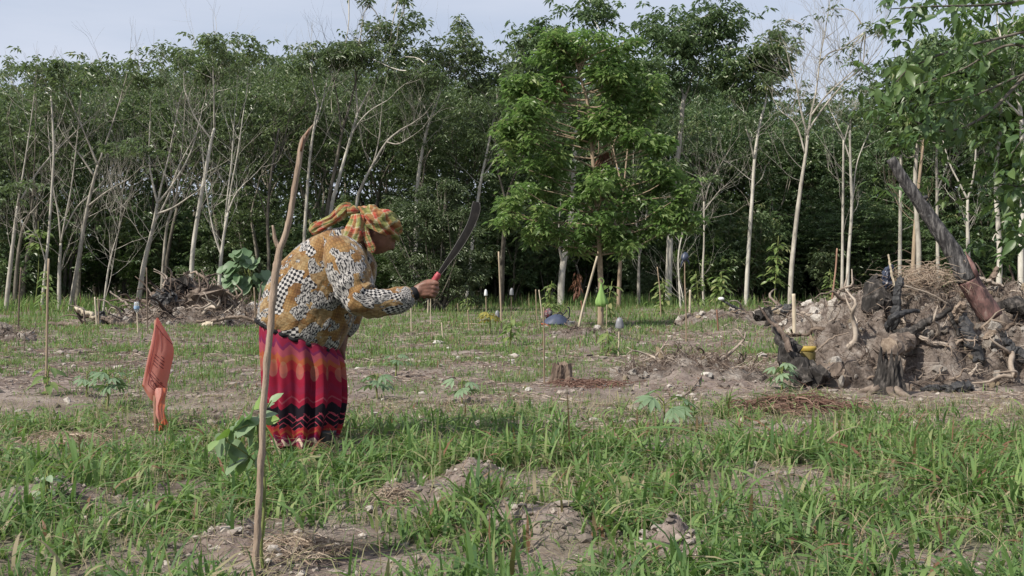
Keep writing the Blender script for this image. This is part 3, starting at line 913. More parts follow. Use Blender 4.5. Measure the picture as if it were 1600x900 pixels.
    T('slim tree leaning far to the right behind the head scarf', 30, [[(548, 480), (556, 330), (566, 290), (583, 257), (604, 222), (627, 202)], [(627, 202), (645, 192), (662, 180)], [(583, 257), (592, 220), (596, 180)], [(604, 222), (624, 226), (648, 214)]], 5.5, tops=3, n_ends=90, seed=15)
    T('pale tree rising out of the grey green shrub between woman and blade', 33, [[(648, 470), (650, 340), (653, 280), (660, 235), (668, 200), (680, 168)], [(680, 168), (690, 140), (700, 110)], [(672, 190), (662, 165), (652, 150)]], 7, tops=[(700, 105, 0.6), (678, 85, 0.5), (722, 78, 0.45), (656, 120, 0.5), (738, 98, 0.4)], n_ends=100, seed=16, bark='bark_white')
    T('white forked tree standing just above the tip of the machete', 33, [[(728, 470), (736, 400), (746, 319), (752, 280), (761, 238), (773, 182)], [(773, 182), (764, 165), (756, 150)], [(773, 182), (780, 160), (786, 130)], [(752, 280), (770, 255), (790, 235)]], 6, tops=[(790, 120, 0.7), (760, 130, 0.5), (812, 105, 0.5)], n_ends=120, seed=17, bark='bark_white')
    T('crooked white trunk just left of the green plastic bag', 34, [[(876, 474), (877, 440), (880, 411), (887, 378), (891, 355), (893, 320), (896, 265), (899, 217), (903, 178)], [(899, 217), (890, 190), (884, 170)], [(903, 178), (912, 165), (920, 150)], [(879.5, 411), (873, 385), (872, 345)]], 11, crown='forest', tops=[(880, 60, 0.8), (850, 55, 0.6), (920, 20, 0.5), (940, 6, 0.35), (830, 85, 0.5), (900, 95, 1.0), (868, 110, 0.9)], n_ends=95, seed=18, bark='bark_white', crown_r=1.6)
    T('thick pale straight tree carrying the high round crown right of centre', 35, [[(1044, 474), (1046, 400), (1048, 333), (1053, 285), (1060, 239), (1065, 190), (1068, 150)], [(1068, 150), (1065, 125), (1063, 100)], [(1068, 160), (1080, 125), (1092, 95)]], 11, crown='forest',
      tops=[(1045, 45, 0.9), (1020, 40, 0.6), (1075, 55, 0.9), (1105, 40, 0.7), (1128, 38, 0.6), (1116, 22, 0.35), (1030, 80, 0.9), (1080, 90, 0.9), (1110, 70, 0.7), (1145, 46, 0.3), (1090, 130, 0.6), (1040, 120, 0.6)], n_ends=62, seed=20, bark='bark_white', crown_r=1.5)
    T('reddish brown trunk right of the green plastic bag', 33, [[(966, 474), (968, 430), (970, 390), (972, 355), (974, 300)], [(974, 300), (980, 240), (986, 190)], [(974, 300), (964, 250), (958, 210)]], 7, crown='forest', tops=3, n_ends=150, seed=21, bark='stake')
    T('slim tree with a low narrow fork two trunks right of the green plastic bag', 34, [[(998, 474), (998, 430), (999, 400)], [(999, 400), (996, 365), (990, 300), (990, 200)], [(999, 400), (1006, 372), (1012, 330)]], 6, crown='forest', tops=3, n_ends=170, seed=22)
    T('thin whitish bare stems crossing beside the bag topped pole', 31, [[(1064, 492), (1061, 440), (1060, 400), (1066, 365)], [(1066, 365), (1060, 350), (1056, 340)], [(1066, 365), (1076, 352), (1088, 340)], [(1061, 438), (1064, 462), (1066, 492)]], 3.5, tops=0, seed=23, bark='bark_white')
    T('thin straight sapling tree with a fan of bare twigs right of centre', 33, [[(1100, 482), (1098, 430), (1100, 380), (1100, 315)], [(1100, 315), (1108, 288), (1120, 265), (1134, 240)], [(1100, 315), (1094, 285), (1090, 270)], [(1100, 330), (1122, 300), (1140, 285)]], 4, tops=0, seed=24)
    T('whitish slender trunk standing alone left of the dying tree', 34, [[(1165, 470), (1168, 420), (1172, 355), (1176, 300), (1179, 250), (1186, 200), (1196, 160)], [(1196, 160), (1202, 130), (1205, 108)], [(1179, 250), (1170, 225), (1160, 205)]], 7, crown='forest', tops=[(1205, 80, 0.5), (1195, 98, 0.5), (1160, 88, 0.25), (1140, 110, 0.6), (1180, 130, 0.7), (1218, 100, 0.4)], n_ends=110, seed=25, bark='bark_white')
    T('dying pale tree with mostly bare crown against the sky', 30, [[(1234, 490), (1236, 430), (1244, 347), (1250, 300), (1254, 271), (1259, 240), (1262, 212)], [(1262, 212), (1268, 175), (1276, 140), (1283, 85), (1290, 50), (1297, 8)], [(1262, 212), (1252, 170), (1246, 130), (1238, 105)], [(1258, 240), (1245, 195), (1223, 174)], [(1268, 180), (1285, 155), (1310, 130), (1330, 112)], [(1281, 100), (1300, 80), (1330, 70), (1352, 60)], [(1262, 205), (1290, 165), (1330, 120), (1365, 95)]], 8, crown='rubber', tops=[(1285, 20, 0.1), (1262, 32, 0.12), (1340, 70, 0.14), (1320, 95, 0.1), (1350, 110, 0.16), (1250, 75, 0.06), (1330, 140, 0.16), (1296, 90, 0.06)], n_ends=60, seed=26, bark='bark_pale', crown_r=1.3, limb=0.42, ntw=15, tone=(0.3, 0.2), per=6)
    T('left stem of the two close slender trunks behind the reddish stick', 32, [[(1315, 472), (1316, 424), (1317, 330), (1318, 215)], [(1318, 215), (1310, 190), (1304, 170)], [(1318, 225), (1326, 195), (1330, 180)]], 5.5, crown='rubber', tops=3, n_ends=60, seed=27)
    T('right stem of the two close slender trunks, with bare spreading limbs', 32, [[(1323, 472), (1326, 400), (1331, 327), (1329, 260), (1328, 204)], [(1331, 327), (1340, 260), (1358, 215), (1376, 185)], [(1329, 250), (1316, 215), (1300, 195)], [(1328, 204), (1332, 180), (1340, 160)]], 6, crown='rubber', tops=3, n_ends=60, seed=28, bark='bark_white')
    T('straight grey trunk behind the upper end of the charred leaning pole', 33, [[(1405, 470), (1406, 400), (1407, 300), (1408, 205)], [(1408, 205), (1402, 160), (1398, 120)], [(1408, 205), (1418, 165), (1424, 120)]], 7, crown='forest', tops=3, n_ends=190, seed=29)
    T('brown trunk crossing behind the charred leaning pole', 31, [[(1424, 470), (1428, 390), (1432, 330), (1437, 275), (1447, 194)], [(1447, 194), (1442, 175), (1438, 160)], [(1447, 194), (1452, 170), (1458, 130)]], 7, crown='forest', tops=3, n_ends=170, seed=30, bark='stake')
    T('pale trunk passing just right of the middle of the charred pole', 32, [[(1466, 470), (1465, 400), (1464, 320), (1463, 215)], [(1463, 215), (1458, 170), (1456, 120)], [(1464, 300), (1474, 270), (1480, 250)]], 6.5, crown='forest', tops=3, n_ends=170, seed=31)
    T('tree with a clear Y fork right of the charred leaning pole', 27, [[(1513, 470), (1513, 409), (1512, 350), (1512, 312)], [(1512, 312), (1500, 285), (1487, 256), (1478, 220), (1474, 190), (1472, 150)], [(1512, 312), (1518, 280), (1520, 245), (1518, 210), (1515, 174), (1513, 130)]], 7.5, crown='forest', tops=3, n_ends=220, seed=32, bark='bark_white')
    T('trunk wrapped in brown hanging palm litter at the right border', 22, [[(1596, 490), (1595, 400), (1598, 310), (1597, 230), (1594, 170), (1580, 105)], [(1594, 180), (1570, 160), (1548, 150)], [(1580, 105), (1570, 70), (1565, 30)]], 10, crown='forest', tops=3, n_ends=200, seed=33, bark='bark_white', lsize=(0.17, 0.075))
edge_trees()
# ------------------------------------------------------------------ single plants
def disc(rng, n, px, py, rx, ry, Y, dy):
    """spots in an ellipsoid: its outline given as the photograph shows it, its depth in metres"""
    q = rng.normal(0, 1, (n, 3))
    q = q / np.linalg.norm(q, axis=1, keepdims=True) * (rng.random(n) ** (1 / 2.4))[:, None]
    c = P(px, py, Y)
    s = Y / FPX
    if n > 25:      # clumps with gaps between them
        m = max(4, n // 9)
        q = q[:m][rng.integers(0, m, n)] + rng.normal(0, 1, (n, 3)) * np.array([0.10 / (rx * s), 0.14 / dy, 0.08 / (ry * s)]) * min(1.0, 0.9 * Y / 18)
    return np.array(c) + q * np.array([rx * s, dy, ry * s])

def bright_tree():
    rng = np.random.default_rng(41)
    D = 18.7
    base = np.array([P(938, 512, D).x, D, 0.0])
    base[2] = float(height(base[0], D))
    tk, cr, dead = MB(), MB(), MB()
    path = np.array([P(x, y, D) for x, y in [(938, 516), (939, 470), (938, 420), (936, 370), (931, 300), (926, 244), (922, 200), (918, 160), (906, 118), (896, 86)]]) - base
    path = smooth_path(path, 34)
    tube(tk, path, np.linspace(0.062, 0.02, 34), 9, 0, 0.5, rough=0.06, rng=rng)
    lumps = [(840, 112, 50, 36, 60, 0.6), (985, 122, 50, 42, 60, 0.6), (882, 74, 52, 26, 45, 0.5), (812, 160, 34, 30, 36, 0.5), (940, 325, 125, 58, 215, 1.3), (850, 300, 80, 44, 130, 0.9), (1035, 318, 58, 66, 130, 0.9), (985, 280, 70, 32, 110, 0.9), (880, 262, 60, 26, 80, 0.8), (905, 150, 105, 68, 150, 1.0), (845, 190, 78, 50, 100, 0.8), (915, 215, 110, 30, 75, 0.8),
             (960, 190, 55, 42, 100, 0.8), (915, 88, 60, 36, 120, 0.8), (965, 110, 42, 30, 70, 0.6), (835, 130, 36, 22, 45, 0.5), (815, 240, 32, 22, 40, 0.5), (1005, 225, 34, 26, 50, 0.6), (800, 205, 22, 16, 22, 0.4), (1010, 170, 24, 16, 22, 0.4), (870, 62, 20, 16, 22, 0.4), (985, 70, 22, 16, 22, 0.4), (795, 330, 22, 20, 30, 0.5), (1082, 345, 16, 20, 20, 0.4), (825, 375, 34, 18, 34, 0.5), (940, 385, 60, 22, 60, 0.7), (890, 375, 34, 22, 40, 0.5), (1062, 275, 26, 24, 40, 0.5)]
    ends = []
    for px, py, rx, ry, n, dy in lumps:
        e = disc(rng, n, px, py, rx, ry, D, dy) - base
        ends.append(e)
        for c in e[:max(3, n // 22)]:
            k = int(np.argmin(np.abs(path[:, 2] - (c[2] - 0.35))))
            st = path[max(8, k)]
            mid = (st + c) / 2 + rng.normal(0, 0.08, 3) - np.array([0, 0, 0.05])
            tube(tk, smooth_path([st, mid, c], 7), np.linspace(0.017, 0.005, 7), 4, 0, 0.5, cap=False)
    e = np.concatenate(ends)
    whorls(cr, e, rng, 9, 0.09, 0.14, 0.066, (-0.1, 0.8), (0.5, 0.25))
    hang = np.concatenate([disc(rng, 10, 945, 240, 9, 14, D, 0.1), disc(rng, 8, 876, 130, 10, 9, D, 0.2), disc(rng, 6, 902, 448, 5, 24, D, 0.1)]) - base
    whorls(dead, hang, rng, 6, 0.05, 0.14, 0.04, (0.9, 1.5), (0.5, 0.2))
    t, kids = finish_tree('bright_tree', tk, cr, M['stake'], M['leaf_bright'], base.tolist(), 'bright green two tiered young tree before the forest, green bag on its trunk')
    dead.build('dead_leaves', M['leaf_brown'], t, False)
bright_tree()

def dense_shrub():
    rng = np.random.default_rng(43)
    D = 28.0
    base = np.array([P(680, 480, D).x, D, 0.0])
    tk, cr = MB(), MB()
    ends = []
    for px, py, rx, ry, n, dy in [(665, 350, 62, 55, 420, 1.0), (640, 420, 52, 52, 320, 0.9), (705, 330, 42, 44, 200, 0.8), (720, 400, 44, 62, 300, 0.9), (620, 340, 24, 30, 90, 0.6), (680, 440, 60, 36, 240, 0.8), (690, 295, 26, 20, 60, 0.4), (745, 440, 26, 34, 100, 0.6)]:
        e = disc(rng, n, px, py, rx, ry, D, dy) - base
        ends.append(e)
        for c in e[:7]:
            st = np.array([rng.normal(0, 0.15), rng.normal(0, 0.15), -0.05])
            tube(tk, smooth_path([st, (st + c) / 2 + rng.normal(0, 0.15, 3), c], 7), np.linspace(0.028, 0.007, 7), 5, 0, 0.5, cap=False)
    whorls(cr, np.concatenate(ends), rng, 12, 0.09, 0.105, 0.042, (-0.3, 0.9), (0.5, 0.2))
    t = empty('dense_shrub', base.tolist(), 'big grey green shrub with fine leaves behind the machete arm', 'shrub')
    tk.build('stems', M['bark_dark'], t)
    cr.build('foliage', M['leaf_shrub'], t, False)
dense_shrub()

# ---- leaves built one by one
def leaf_mesh(name, mat, shape='oval', tint=0.5, w=0.5, droop=0.25, seed=0):
    """a leaf of unit length along +X, face up"""
    mb = MB()
    n = 9
    V, Q = [], []
    for i in range(n):
        t = i / (n - 1)
        wd = w * 0.5 * (math.sin(math.pi * min(1, t * 0.96 + 0.02) ** (0.8 if shape == 'oval' else 0.6)) ** 0.9 if 0 < i < n - 1 else 0.02)
        if shape == 'heart':
            wd = w * 0.5 * (math.sqrt(max(0.0, 1 - (2 * t - 0.85) ** 2 / 1.3225)) if t < 0.98 else 0.02)
        z = -droop * t * t
        wav = 0.015 * math.sin(t * 17 + seed)
        V += [(t, -wd, z + 0.22 * wd + wav), (t, -wd * 0.5, z + 0.12 * wd), (t, 0, z), (t, wd * 0.5, z + 0.12 * wd), (t, wd, z + 0.22 * wd - wav)]
    for i in range(n - 1):
        for j in range(4):
            Q.append([5 * i + j, 5 * i + 5 + j, 5 * i + 6 + j, 5 * i + 1 + j])
    mb.add(V, [Q], 0, tint)
    return mb.mesh(name, mat)

def palm_leaf(name, mat, lobes=5, tint=0.5):
    """a hand-shaped leaf of lobes, unit length"""
    mb = MB()
    for k in range(lobes):
        a = (k - (lobes - 1) / 2) * (2.3 / (lobes - 1))
        L_ = 1.0 - 0.25 * abs(k - (lobes - 1) / 2) / ((lobes - 1) / 2)
        c, s = math.cos(a), math.sin(a)
        V = []
        for t, wd in ((0, 0.03), (0.3, 0.085), (0.6, 0.13), (0.85, 0.07), (1, 0.004)):
            for sd in (-1, 0, 1):
                x, y = t * L_, sd * wd
                V.append((x * c - y * s, x * s + y * c, 0.03 * abs(sd) - 0.3 * t * t))
        mb.add(V, [[[3 * i + j, 3 * i + 3 + j, 3 * i + 4 + j, 3 * i + 1 + j] for i in range(4) for j in range(2)]], 0, tint)
    return mb.mesh(name, mat)

def put_leaf(mesh, parent, base, tip, roll=0.0, name='leaf', wide=1.0, face=None):
    """a leaf part from base to tip, both in its parent's space"""
    a, b = Vector(base), Vector(tip)
    x = (b - a)
    ln = x.length
    x.normalize()
    up = Vector((0, 0, 1)) if abs(x.z) < 0.93 else Vector((0, -1, 0.2))
    if face is not None:
        up = Vector(face)
    y = up.cross(x).normalized()
    z = x.cross(y)
    y, z = (y * math.cos(roll) + z * math.sin(roll)), (z * math.cos(roll) - y * math.sin(roll))
    o = link(name, mesh, parent)
    o.matrix_local = Matrix(((x.x * ln, y.x * ln * wide, z.x * ln, a.x), (x.y * ln, y.y * ln * wide, z.y * ln, a.y), (x.z * ln, y.z * ln * wide, z.z * ln, a.z), (0, 0, 0, 1)))
    return o

LEAF = {
    'sapling': [leaf_mesh('leaf', M['leaf_sapling'], 'oval', t, 0.52, 0.18, i) for i, t in enumerate((0.78, 0.86, 0.92))],
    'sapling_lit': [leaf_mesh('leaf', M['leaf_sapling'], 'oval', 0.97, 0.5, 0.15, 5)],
    'over': [leaf_mesh('leaf', M['leaf_over'], 'oval', t, 0.42, 0.3, i) for i, t in enumerate((0.25, 0.45, 0.6, 0.8))],
    'broad': [leaf_mesh('leaf', M['leaf_sapling'], 'heart', t, 0.85, 0.3, i) for i, t in enumerate((0.15, 0.4, 0.6))],
    'cassava': [palm_leaf('leaf', M['leaf_sapling'], k, t) for k, t in ((5, 0.45), (7, 0.6), (5, 0.75))],
    'yellow': [palm_leaf('leaf', M['leaf_yellow'], 5, t) for t in (0.3, 0.8)],
    'lush': [leaf_mesh('leaf', M['leaf_bright'], 'oval', t, 0.4, 0.35, i) for i, t in enumerate((0.5, 0.7, 0.9))],
}
M['stem'] = wood_material('green_stem', [(0.3, (0.10, 0.13, 0.04)), (0.7, (0.20, 0.22, 0.08))], 20)

def overhang_tree():
    """leafy boughs hanging into the picture from a tree just beyond its right edge"""
    rng = np.random.default_rng(47)
    D = 11.0
    base = np.array([P(1790, 437, D).x, D + 0.4, 0.0])
    t = empty('overhanging_tree', base.tolist(), 'broad leaved tree reaching in from the top right corner with drooping leafy boughs', 'tree')
    tk, cr = MB(), MB()
    tube(tk, smooth_path([(0, 0, -0.1), (0.1, 0, 1.5), (-0.05, 0.1, 3.0), (-0.2, 0, 4.6), (-0.3, 0, 5.6)], 16), np.linspace(0.13, 0.05, 16), 9, 0, 0.5, rough=0.05, rng=rng)
    boughs = [[(1760, 30, 0.2), (1640, 2, -0.2), (1540, 8, -0.6), (1450, 10, -0.9), (1392, 14, -1.0)], [(1760, 60, 0.2), (1640, 45, -0.3), (1560, 60, -0.5), (1490, 78, -0.7), (1425, 105, -0.8), (1400, 128, -0.8)],
              [(1770, 120, 0.2), (1660, 100, 0), (1590, 120, -0.1), (1520, 150, -0.2), (1450, 165, -0.3)], [(1770, 170, 0.2), (1680, 190, -0.4), (1610, 210, -0.6), (1580, 240, -0.6)],
              [(1770, 210, 0.3), (1690, 260, 0.1), (1600, 290, 0.0), (1540, 282, 0.0)], [(1770, 260, 0.2), (1680, 330, -0.2), (1610, 370, -0.3), (1575, 345, -0.3)], [(1760, 10, 0.4), (1650, -40, 0.3), (1560, -30, 0.2), (1480, -20, 0.2)],
              [(1660, 100, 0), (1580, 70, 0.3), (1500, 110, 0.5), (1410, 140, 0.6)], [(1600, 120, 0), (1540, 180, -0.3), (1480, 205, -0.4), (1430, 190, -0.4)]]
    nleaf = 0
    spots = []
    for b in boughs:
        pts = smooth_path([np.array(P(x, y, D + dy)) - base for x, y, dy in b], 22)
        tube(tk, pts, np.linspace(0.022, 0.005, 22), 5, 0, 0.5, cap=False)
        for k in range(5, 22):
            spots.append((pts[k], unit(pts[k] - pts[k - 1])))
    rng.shuffle(spots)
    # single leaves, largest in view
    for p, d in spots:
        for j in range(3):
            if nleaf >= 290: break
            side = unit(rng.normal(0, 1, 3) + np.array([0, 0, 0.3]))
            tw = p + unit(d * 0.7 + side * 0.7) * rng.uniform(0.04, 0.28)
            a = unit(d * 0.5 + rng.normal(0, 0.7, 3) + np.array([0, 0, -0.7]))
            put_leaf(LEAF['over'][int(rng.integers(4))], t, tw, tw + a * rng.uniform(0.11, 0.22), 0.0, 'leaf', 1.0, (rng.normal(0, 0.5), rng.normal(-0.3, 0.5), rng.uniform(0.2, 1)))
            nleaf += 1
    # smaller foliage behind them
    e = np.array([p for p, d in spots])
    e = np.concatenate([e + rng.normal(0, 0.15, e.shape) + np.array([0, 0.3, 0]), e[:90] + rng.normal(0, 0.32, (min(90, len(e)), 3)) + np.array([0.1, 0.6, -0.05])])
    whorls(cr, e, rng, 7, 0.08, 0.13, 0.055, (0.1, 1.1), (0.45, 0.2), fine=True)
    tk.build('trunk', M['bark_dark'], t)
    cr.build('crown', M['leaf_over'], t, False)
overhang_tree()

def side_tree():
    """crowns of the trees at the right behind the overhanging boughs"""
    rng = np.random.default_rng(48)
    for i, (px, D, lumps, label) in enumerate([
        (1432, 24.0, [(1440, 150, 42, 60, 120, 0.9), (1420, 200, 26, 30, 50, 0.6), (1500, 70, 60, 40, 110, 0.8), (1470, 110, 50, 40, 90, 0.8), (1420, 120, 24, 32, 40, 0.5)], 'dense drooping dark crown over the charred leaning pole'),
        (1558, 23.0, [(1560, 150, 56, 70, 170, 1.0), (1590, 60, 60, 50, 130, 0.9), (1530, 90, 50, 40, 90, 0.7), (1575, 250, 36, 50, 70, 0.8), (1620, 200, 50, 70, 90, 0.8), (1610, 330, 40, 60, 70, 0.6)], 'leafy light green tree filling the upper right border')]):
        base = np.array([P(px, 480, D).x, D, 0.0])
        tk, cr, ends = MB(), MB(), []
        path = smooth_path([np.array(P(px + dx, py, D)) - base for dx, py in ((0, 500), (4, 400), (-2, 280), (6, 180), (0, 100))], 18)
        tube(tk, path, np.linspace(0.07, 0.025, 18), 7, 0, 0.5, rough=0.05, rng=rng)
        for a, b, rx, ry, n, dy in lumps:
            e = disc(rng, n, a, b, rx, ry, D, dy) - base
            ends.append(e)
            for c in e[:4]:
                k = int(np.argmin(np.abs(path[:, 2] - (c[2] - 0.5))))
                tube(tk, smooth_path([path[k], (path[k] + c) / 2 + rng.normal(0, 0.1, 3), c], 6), np.linspace(0.02, 0.007, 6), 4, 0, 0.5, cap=False)
        whorls(cr, np.concatenate(ends), rng, 9, 0.1, 0.19, 0.08, (0.2, 1.2), (0.5, 0.2))
        finish_tree('leafy_tree', tk, cr, M['bark_pale'], M['leaf_forest' if i == 0 else 'leaf_bright'], base.tolist(), label)
side_tree()

def palm_litter():
    pass

def broad_plant():
    rng = np.random.default_rng(49)
    D = 26.0
    base = np.array([P(388, 470, D).x, D, 0.0])
    t = empty('broad_leaved_plant', base.tolist(), 'lush broad leaved plant at the right end of the left debris heap', 'plant')
    tk = MB()
    for k in range(9):
        top = disc(rng, 1, 388, 418, 20, 22, D, 0.3)[0] - base
        tube(tk, smooth_path([(rng.normal(0, .1), rng.normal(0, .1), -0.05), top * 0.55 + rng.normal(0, 0.06, 3), top], 6), np.linspace(0.016, 0.007, 6), 5, 0)
    tk.build('stems', M['stem'], t)
    for e in np.concatenate([disc(rng, 60, 388, 424, 27, 34, D, 0.4), disc(rng, 14, 420, 450, 18, 16, D, 0.3)]) - base:
        out = unit(np.array([e[0], e[1] - 0.35, 0]) + rng.normal(0, 0.15, 3))
        a = unit(out + np.array([0, 0, -0.5]))
        put_leaf(LEAF['broad'][int(rng.integers(3))], t, e - a * 0.1, e + a * rng.uniform(0.16, 0.3), 0.0, 'leaf', 1.0, (out[0] + rng.normal(0, 0.3), out[1] - 0.3, 0.7))
broad_plant()

def seedling(label, px, py, hpx, n, size, kind='cassava', spread=0.5, name='seedling', seed=0, low=0.4):
    """a small plant: stem and n single leaves"""
    rng = np.random.default_rng(seed + 500)
    D = ground_depth(py)
    wild = D > 24 and kind == 'lush'
    if wild:
        n, size = int(n * 2.2), size * 0.68
    base = np.array([(px - CX) / FPX * D, D, 0.0])
    base[2] = float(height(base[0], D))
    t = empty(name, base.tolist(), label, 'plant')
    h = hpx * D / FPX
    tk = MB()
    tip = np.array([rng.normal(0, 0.06) * h, rng.normal(0, 0.06) * h, h])
    st = smooth_path([(0, 0, -0.03), tip * 0.5 + rng.normal(0, 0.03, 3) * h, tip], 8)
    tube(tk, st, np.linspace(0.012, 0.006, 8) * max(0.4, min(1.2, h / 0.3)), 6, 0)
    leaves = []
    for k in range(n):
        f = low + (1 - low) * (k + 0.5) / n
        p = st[int(f * 7)]
        a = 2.4 * k + rng.uniform(-0.4, 0.4)
        if wild:
            a = rng.uniform(0, 6.28)
        d = unit(np.array([math.cos(a), math.sin(a) * 0.9, rng.uniform(0.0, 0.7)]))
        q = p + d * size * spread * (rng.uniform(0.5, 1.0) if not wild else rng.uniform(0.2, 3.2) * (1.15 - 0.8 * f)) + (rng.normal(0, 0.05, 3) if wild else 0)
        if spread > 0.3:
            tube(tk, [p, (p + q) / 2 + np.array([0, 0, 0.02]), q], [0.003, 0.0025, 0.002], 4, 0, cap=False)
        leaves.append((q, unit(d * np.array([1, 1, 0.2]) + np.array([0, 0, -0.25]))))
    tk.build('stem', M['stem'], t)
    for q, d in leaves:
        put_leaf(LEAF[kind][int(rng.integers(len(LEAF[kind])))], t, q, q + d * size * (0.82 if kind == 'cassava' else 1.0) * rng.uniform(0.75, 1.15), rng.normal(0, 0.3))
    return t

def seedlings():
    S = seedling
    S('low cassava seedling with spread hand shaped leaves before the brown twig heap', 1040, 668, 48, 8, 0.16, spread=0.9, seed=1, low=0.5)
    S('cassava seedling with drooping dark leaves left of the squat stump', 722, 628, 40, 6, 0.13, spread=0.6, seed=2)
    S('cassava seedling just right of the printed skirt', 590, 622, 42, 7, 0.13, spread=0.7, seed=3)
    S('small cassava seedling behind the one just right of the skirt', 618, 588, 36, 6, 0.13, spread=0.7, seed=4)
    S('bushy bright green sapling on the bare soil left of the blue bag', 796, 540, 48, 26, 0.15, 'lush', 0.35, 'sapling', 5, 0.1)
    S('yellow leaved seedling left of the bushy bright green sapling', 765, 524, 34, 8, 0.16, 'yellow', 0.7, 'seedling', 6, 0.6)
    S('yellow green sapling between the blue bag and the grey cup stake', 950, 556, 40, 16, 0.14, 'lush', 0.3, 'sapling', 7, 0.1)
    S('leafy cassava seedling under the orange bag, to its left', 166, 640, 62, 9, 0.12, spread=0.7, seed=8, low=0.55)
    S('cassava seedling left of the leafy one beside the orange bag', 135, 622, 40, 6, 0.12, spread=0.7, seed=9)
    S('green shoots around the foot of the tall sprouting stake at left', 76, 618, 46, 12, 0.13, 'lush', 0.5, 'shoots', 10, 0.1)
    S('tiny two leaved weed beside the charred root log', 1276, 626, 20, 5, 0.09, 'lush', 0.3, 'weed', 11, 0.3)
    S('feathery dark green seedling leaning on the left face of the charred root log', 1222, 610, 44, 12, 0.13, 'cassava', 0.6, 'seedling', 12, 0.2)
    S('small dark twiggy weed on the clay patch at lower left', 72, 800, 50, 12, 0.05, 'sapling', 0.5, 'weed', 13, 0.2)
    S('broad soft leaved weed in the near grass right of the clay lumps', 958, 775, 40, 7, 0.12, 'lush', 0.3, 'weed', 14, 0.1)
    S('round leaved weed near the right clay lump', 1055, 765, 34, 7, 0.075, 'lush', 0.3, 'weed', 15, 0.2)
    S('young tree with light green drooping leaves before the dying pale tree', 1208, 488, 120, 34, 0.3, 'lush', 0.6, 'sapling', 16, 0.45)
    S('slim sapling with fresh leaves beside the reddish stick', 1298, 480, 60, 22, 0.28, 'lush', 0.5, 'sapling', 17, 0.25)
    S('sapling with long pale leaves behind the thick pale stake', 1092, 488, 64, 20, 0.26, 'lush', 0.5, 'sapling', 18, 0.2)
    S('bamboo like bush left of the white tipped charred branch', 1126, 492, 66, 40, 0.3, 'lush', 0.4, 'bush', 19, 0.05)
    S('leafy bush under the slim forked trunk right of the green bag', 1034, 494, 60, 40, 0.26, 'lush', 0.5, 'bush', 20, 0.05)
    S('weedy bush at the foot of the bright green tree', 955, 500, 60, 30, 0.2, 'lush', 0.5, 'bush', 21, 0.05)
    S('low bush between the crooked white trunk and the blue bag', 862, 488, 50, 32, 0.24, 'lush', 0.5, 'bush', 22, 0.05)
    S('sprouting green shoot at the top of a short stake right of the hand', 731, 492, 26, 10, 0.16, 'lush', 0.4, 'shoot', 23, 0.2)
    S('small tree with a flat spray of leaves between the left border trunks', 54, 486, 140, 30, 0.32, 'lush', 0.8, 'sapling', 24, 0.75)
    S('leafy bush at the foot of the thin straight left tree', 76, 490, 70, 30, 0.26, 'lush', 0.5, 'bush', 25, 0.1)
    S('yellowish grass like clump between the left heap and the broad plant', 333, 476, 46, 30, 0.36, 'lush', 0.2, 'weed', 26, 0.0)
    S('bright leafy vine on the trunks behind the head scarf', 545, 478, 185, 46, 0.3, 'lush', 0.7, 'vine', 27, 0.6)
    S('bright leafy sapling against the trunks right of the charred pole', 1560, 478, 160, 40, 0.3, 'lush', 0.8, 'sapling', 28, 0.3)
seedlings()

def stake_plant():
    """the sapling tied up beside the near branch"""
    D = 3.1
    base = np.array([P(403, 895, 3.02).x, 3.05, 0.0])
    base[2] = float(height(base[0], base[1]))
    t = empty('staked_sapling', base.tolist(), 'green sapling with drooping blue green leaves beside the forked branch in front', 'plant')
    W = lambda x, y, dy=0.0: np.array(P(x, y, D + dy)) - base
    mb = MB()
    tube(mb, smooth_path([np.array([0.01, 0.03, -0.03]), W(408, 860, -0.02), W(413, 790, -0.03), W(412, 730, -0.03), W(405, 690), W(402, 655)], 20), np.linspace(0.0062, 0.003, 20), 6, 0)
    tube(mb, smooth_path([W(411, 735, -0.03), W(392, 715, -0.03), W(372, 700, -0.05), W(352, 688, -0.06)], 8), 0.0022, 5, 0)
    tube(mb, smooth_path([W(404, 665), W(388, 664, -0.05), W(368, 672, -0.08)], 8), 0.0022, 5, 0)
    tube(mb, smooth_path([W(403, 660), W(415, 640, -0.03), W(424, 626, -0.05)], 8), 0.0022, 5, 0)
    mb.build('stem', M['stem'], t)
    rng = np.random.default_rng(5)
    rows = [(421, 630, 441, 612, 1), (402, 652, 433, 642, 0), (415, 657, 434, 655, 1), (409, 640, 427, 628, 0), (406, 656, 416, 676, 0), (401, 651, 370, 674, 0), (399, 664, 377, 695, 0), (371, 671, 350, 692, 0), (353, 682, 330, 713, 0), (360, 692, 344, 730, 0),
            (361, 690, 384, 714, 0), (390, 714, 350, 734, 1), (386, 717, 372, 737, 0), (404, 700, 386, 711, 1), (340, 688, 325, 702, 1), (365, 695, 366, 724, 0), (376, 672, 392, 690, 0), (404, 640, 401, 618, 1), (392, 655, 384, 640, 0), (410, 712, 398, 730, 0), (356, 682, 338, 676, 1), (399, 690, 418, 715, 0), (380, 668, 362, 658, 0)]
    for x0, y0, x1, y1, lit in rows:
        da, db = rng.uniform(-0.08, 0.02), rng.uniform(-0.12, 0.04)
        ms = LEAF['sapling_lit'] if lit else LEAF['sapling']
        put_leaf(ms[int(rng.integers(len(ms)))], t, W(x0, y0, da), W(x1, y1, db), 0.0, 'leaf', 1.25, (-0.35 + rng.normal(0, 0.35), -0.75, 0.65 + rng.normal(0, 0.3)))
stake_plant()
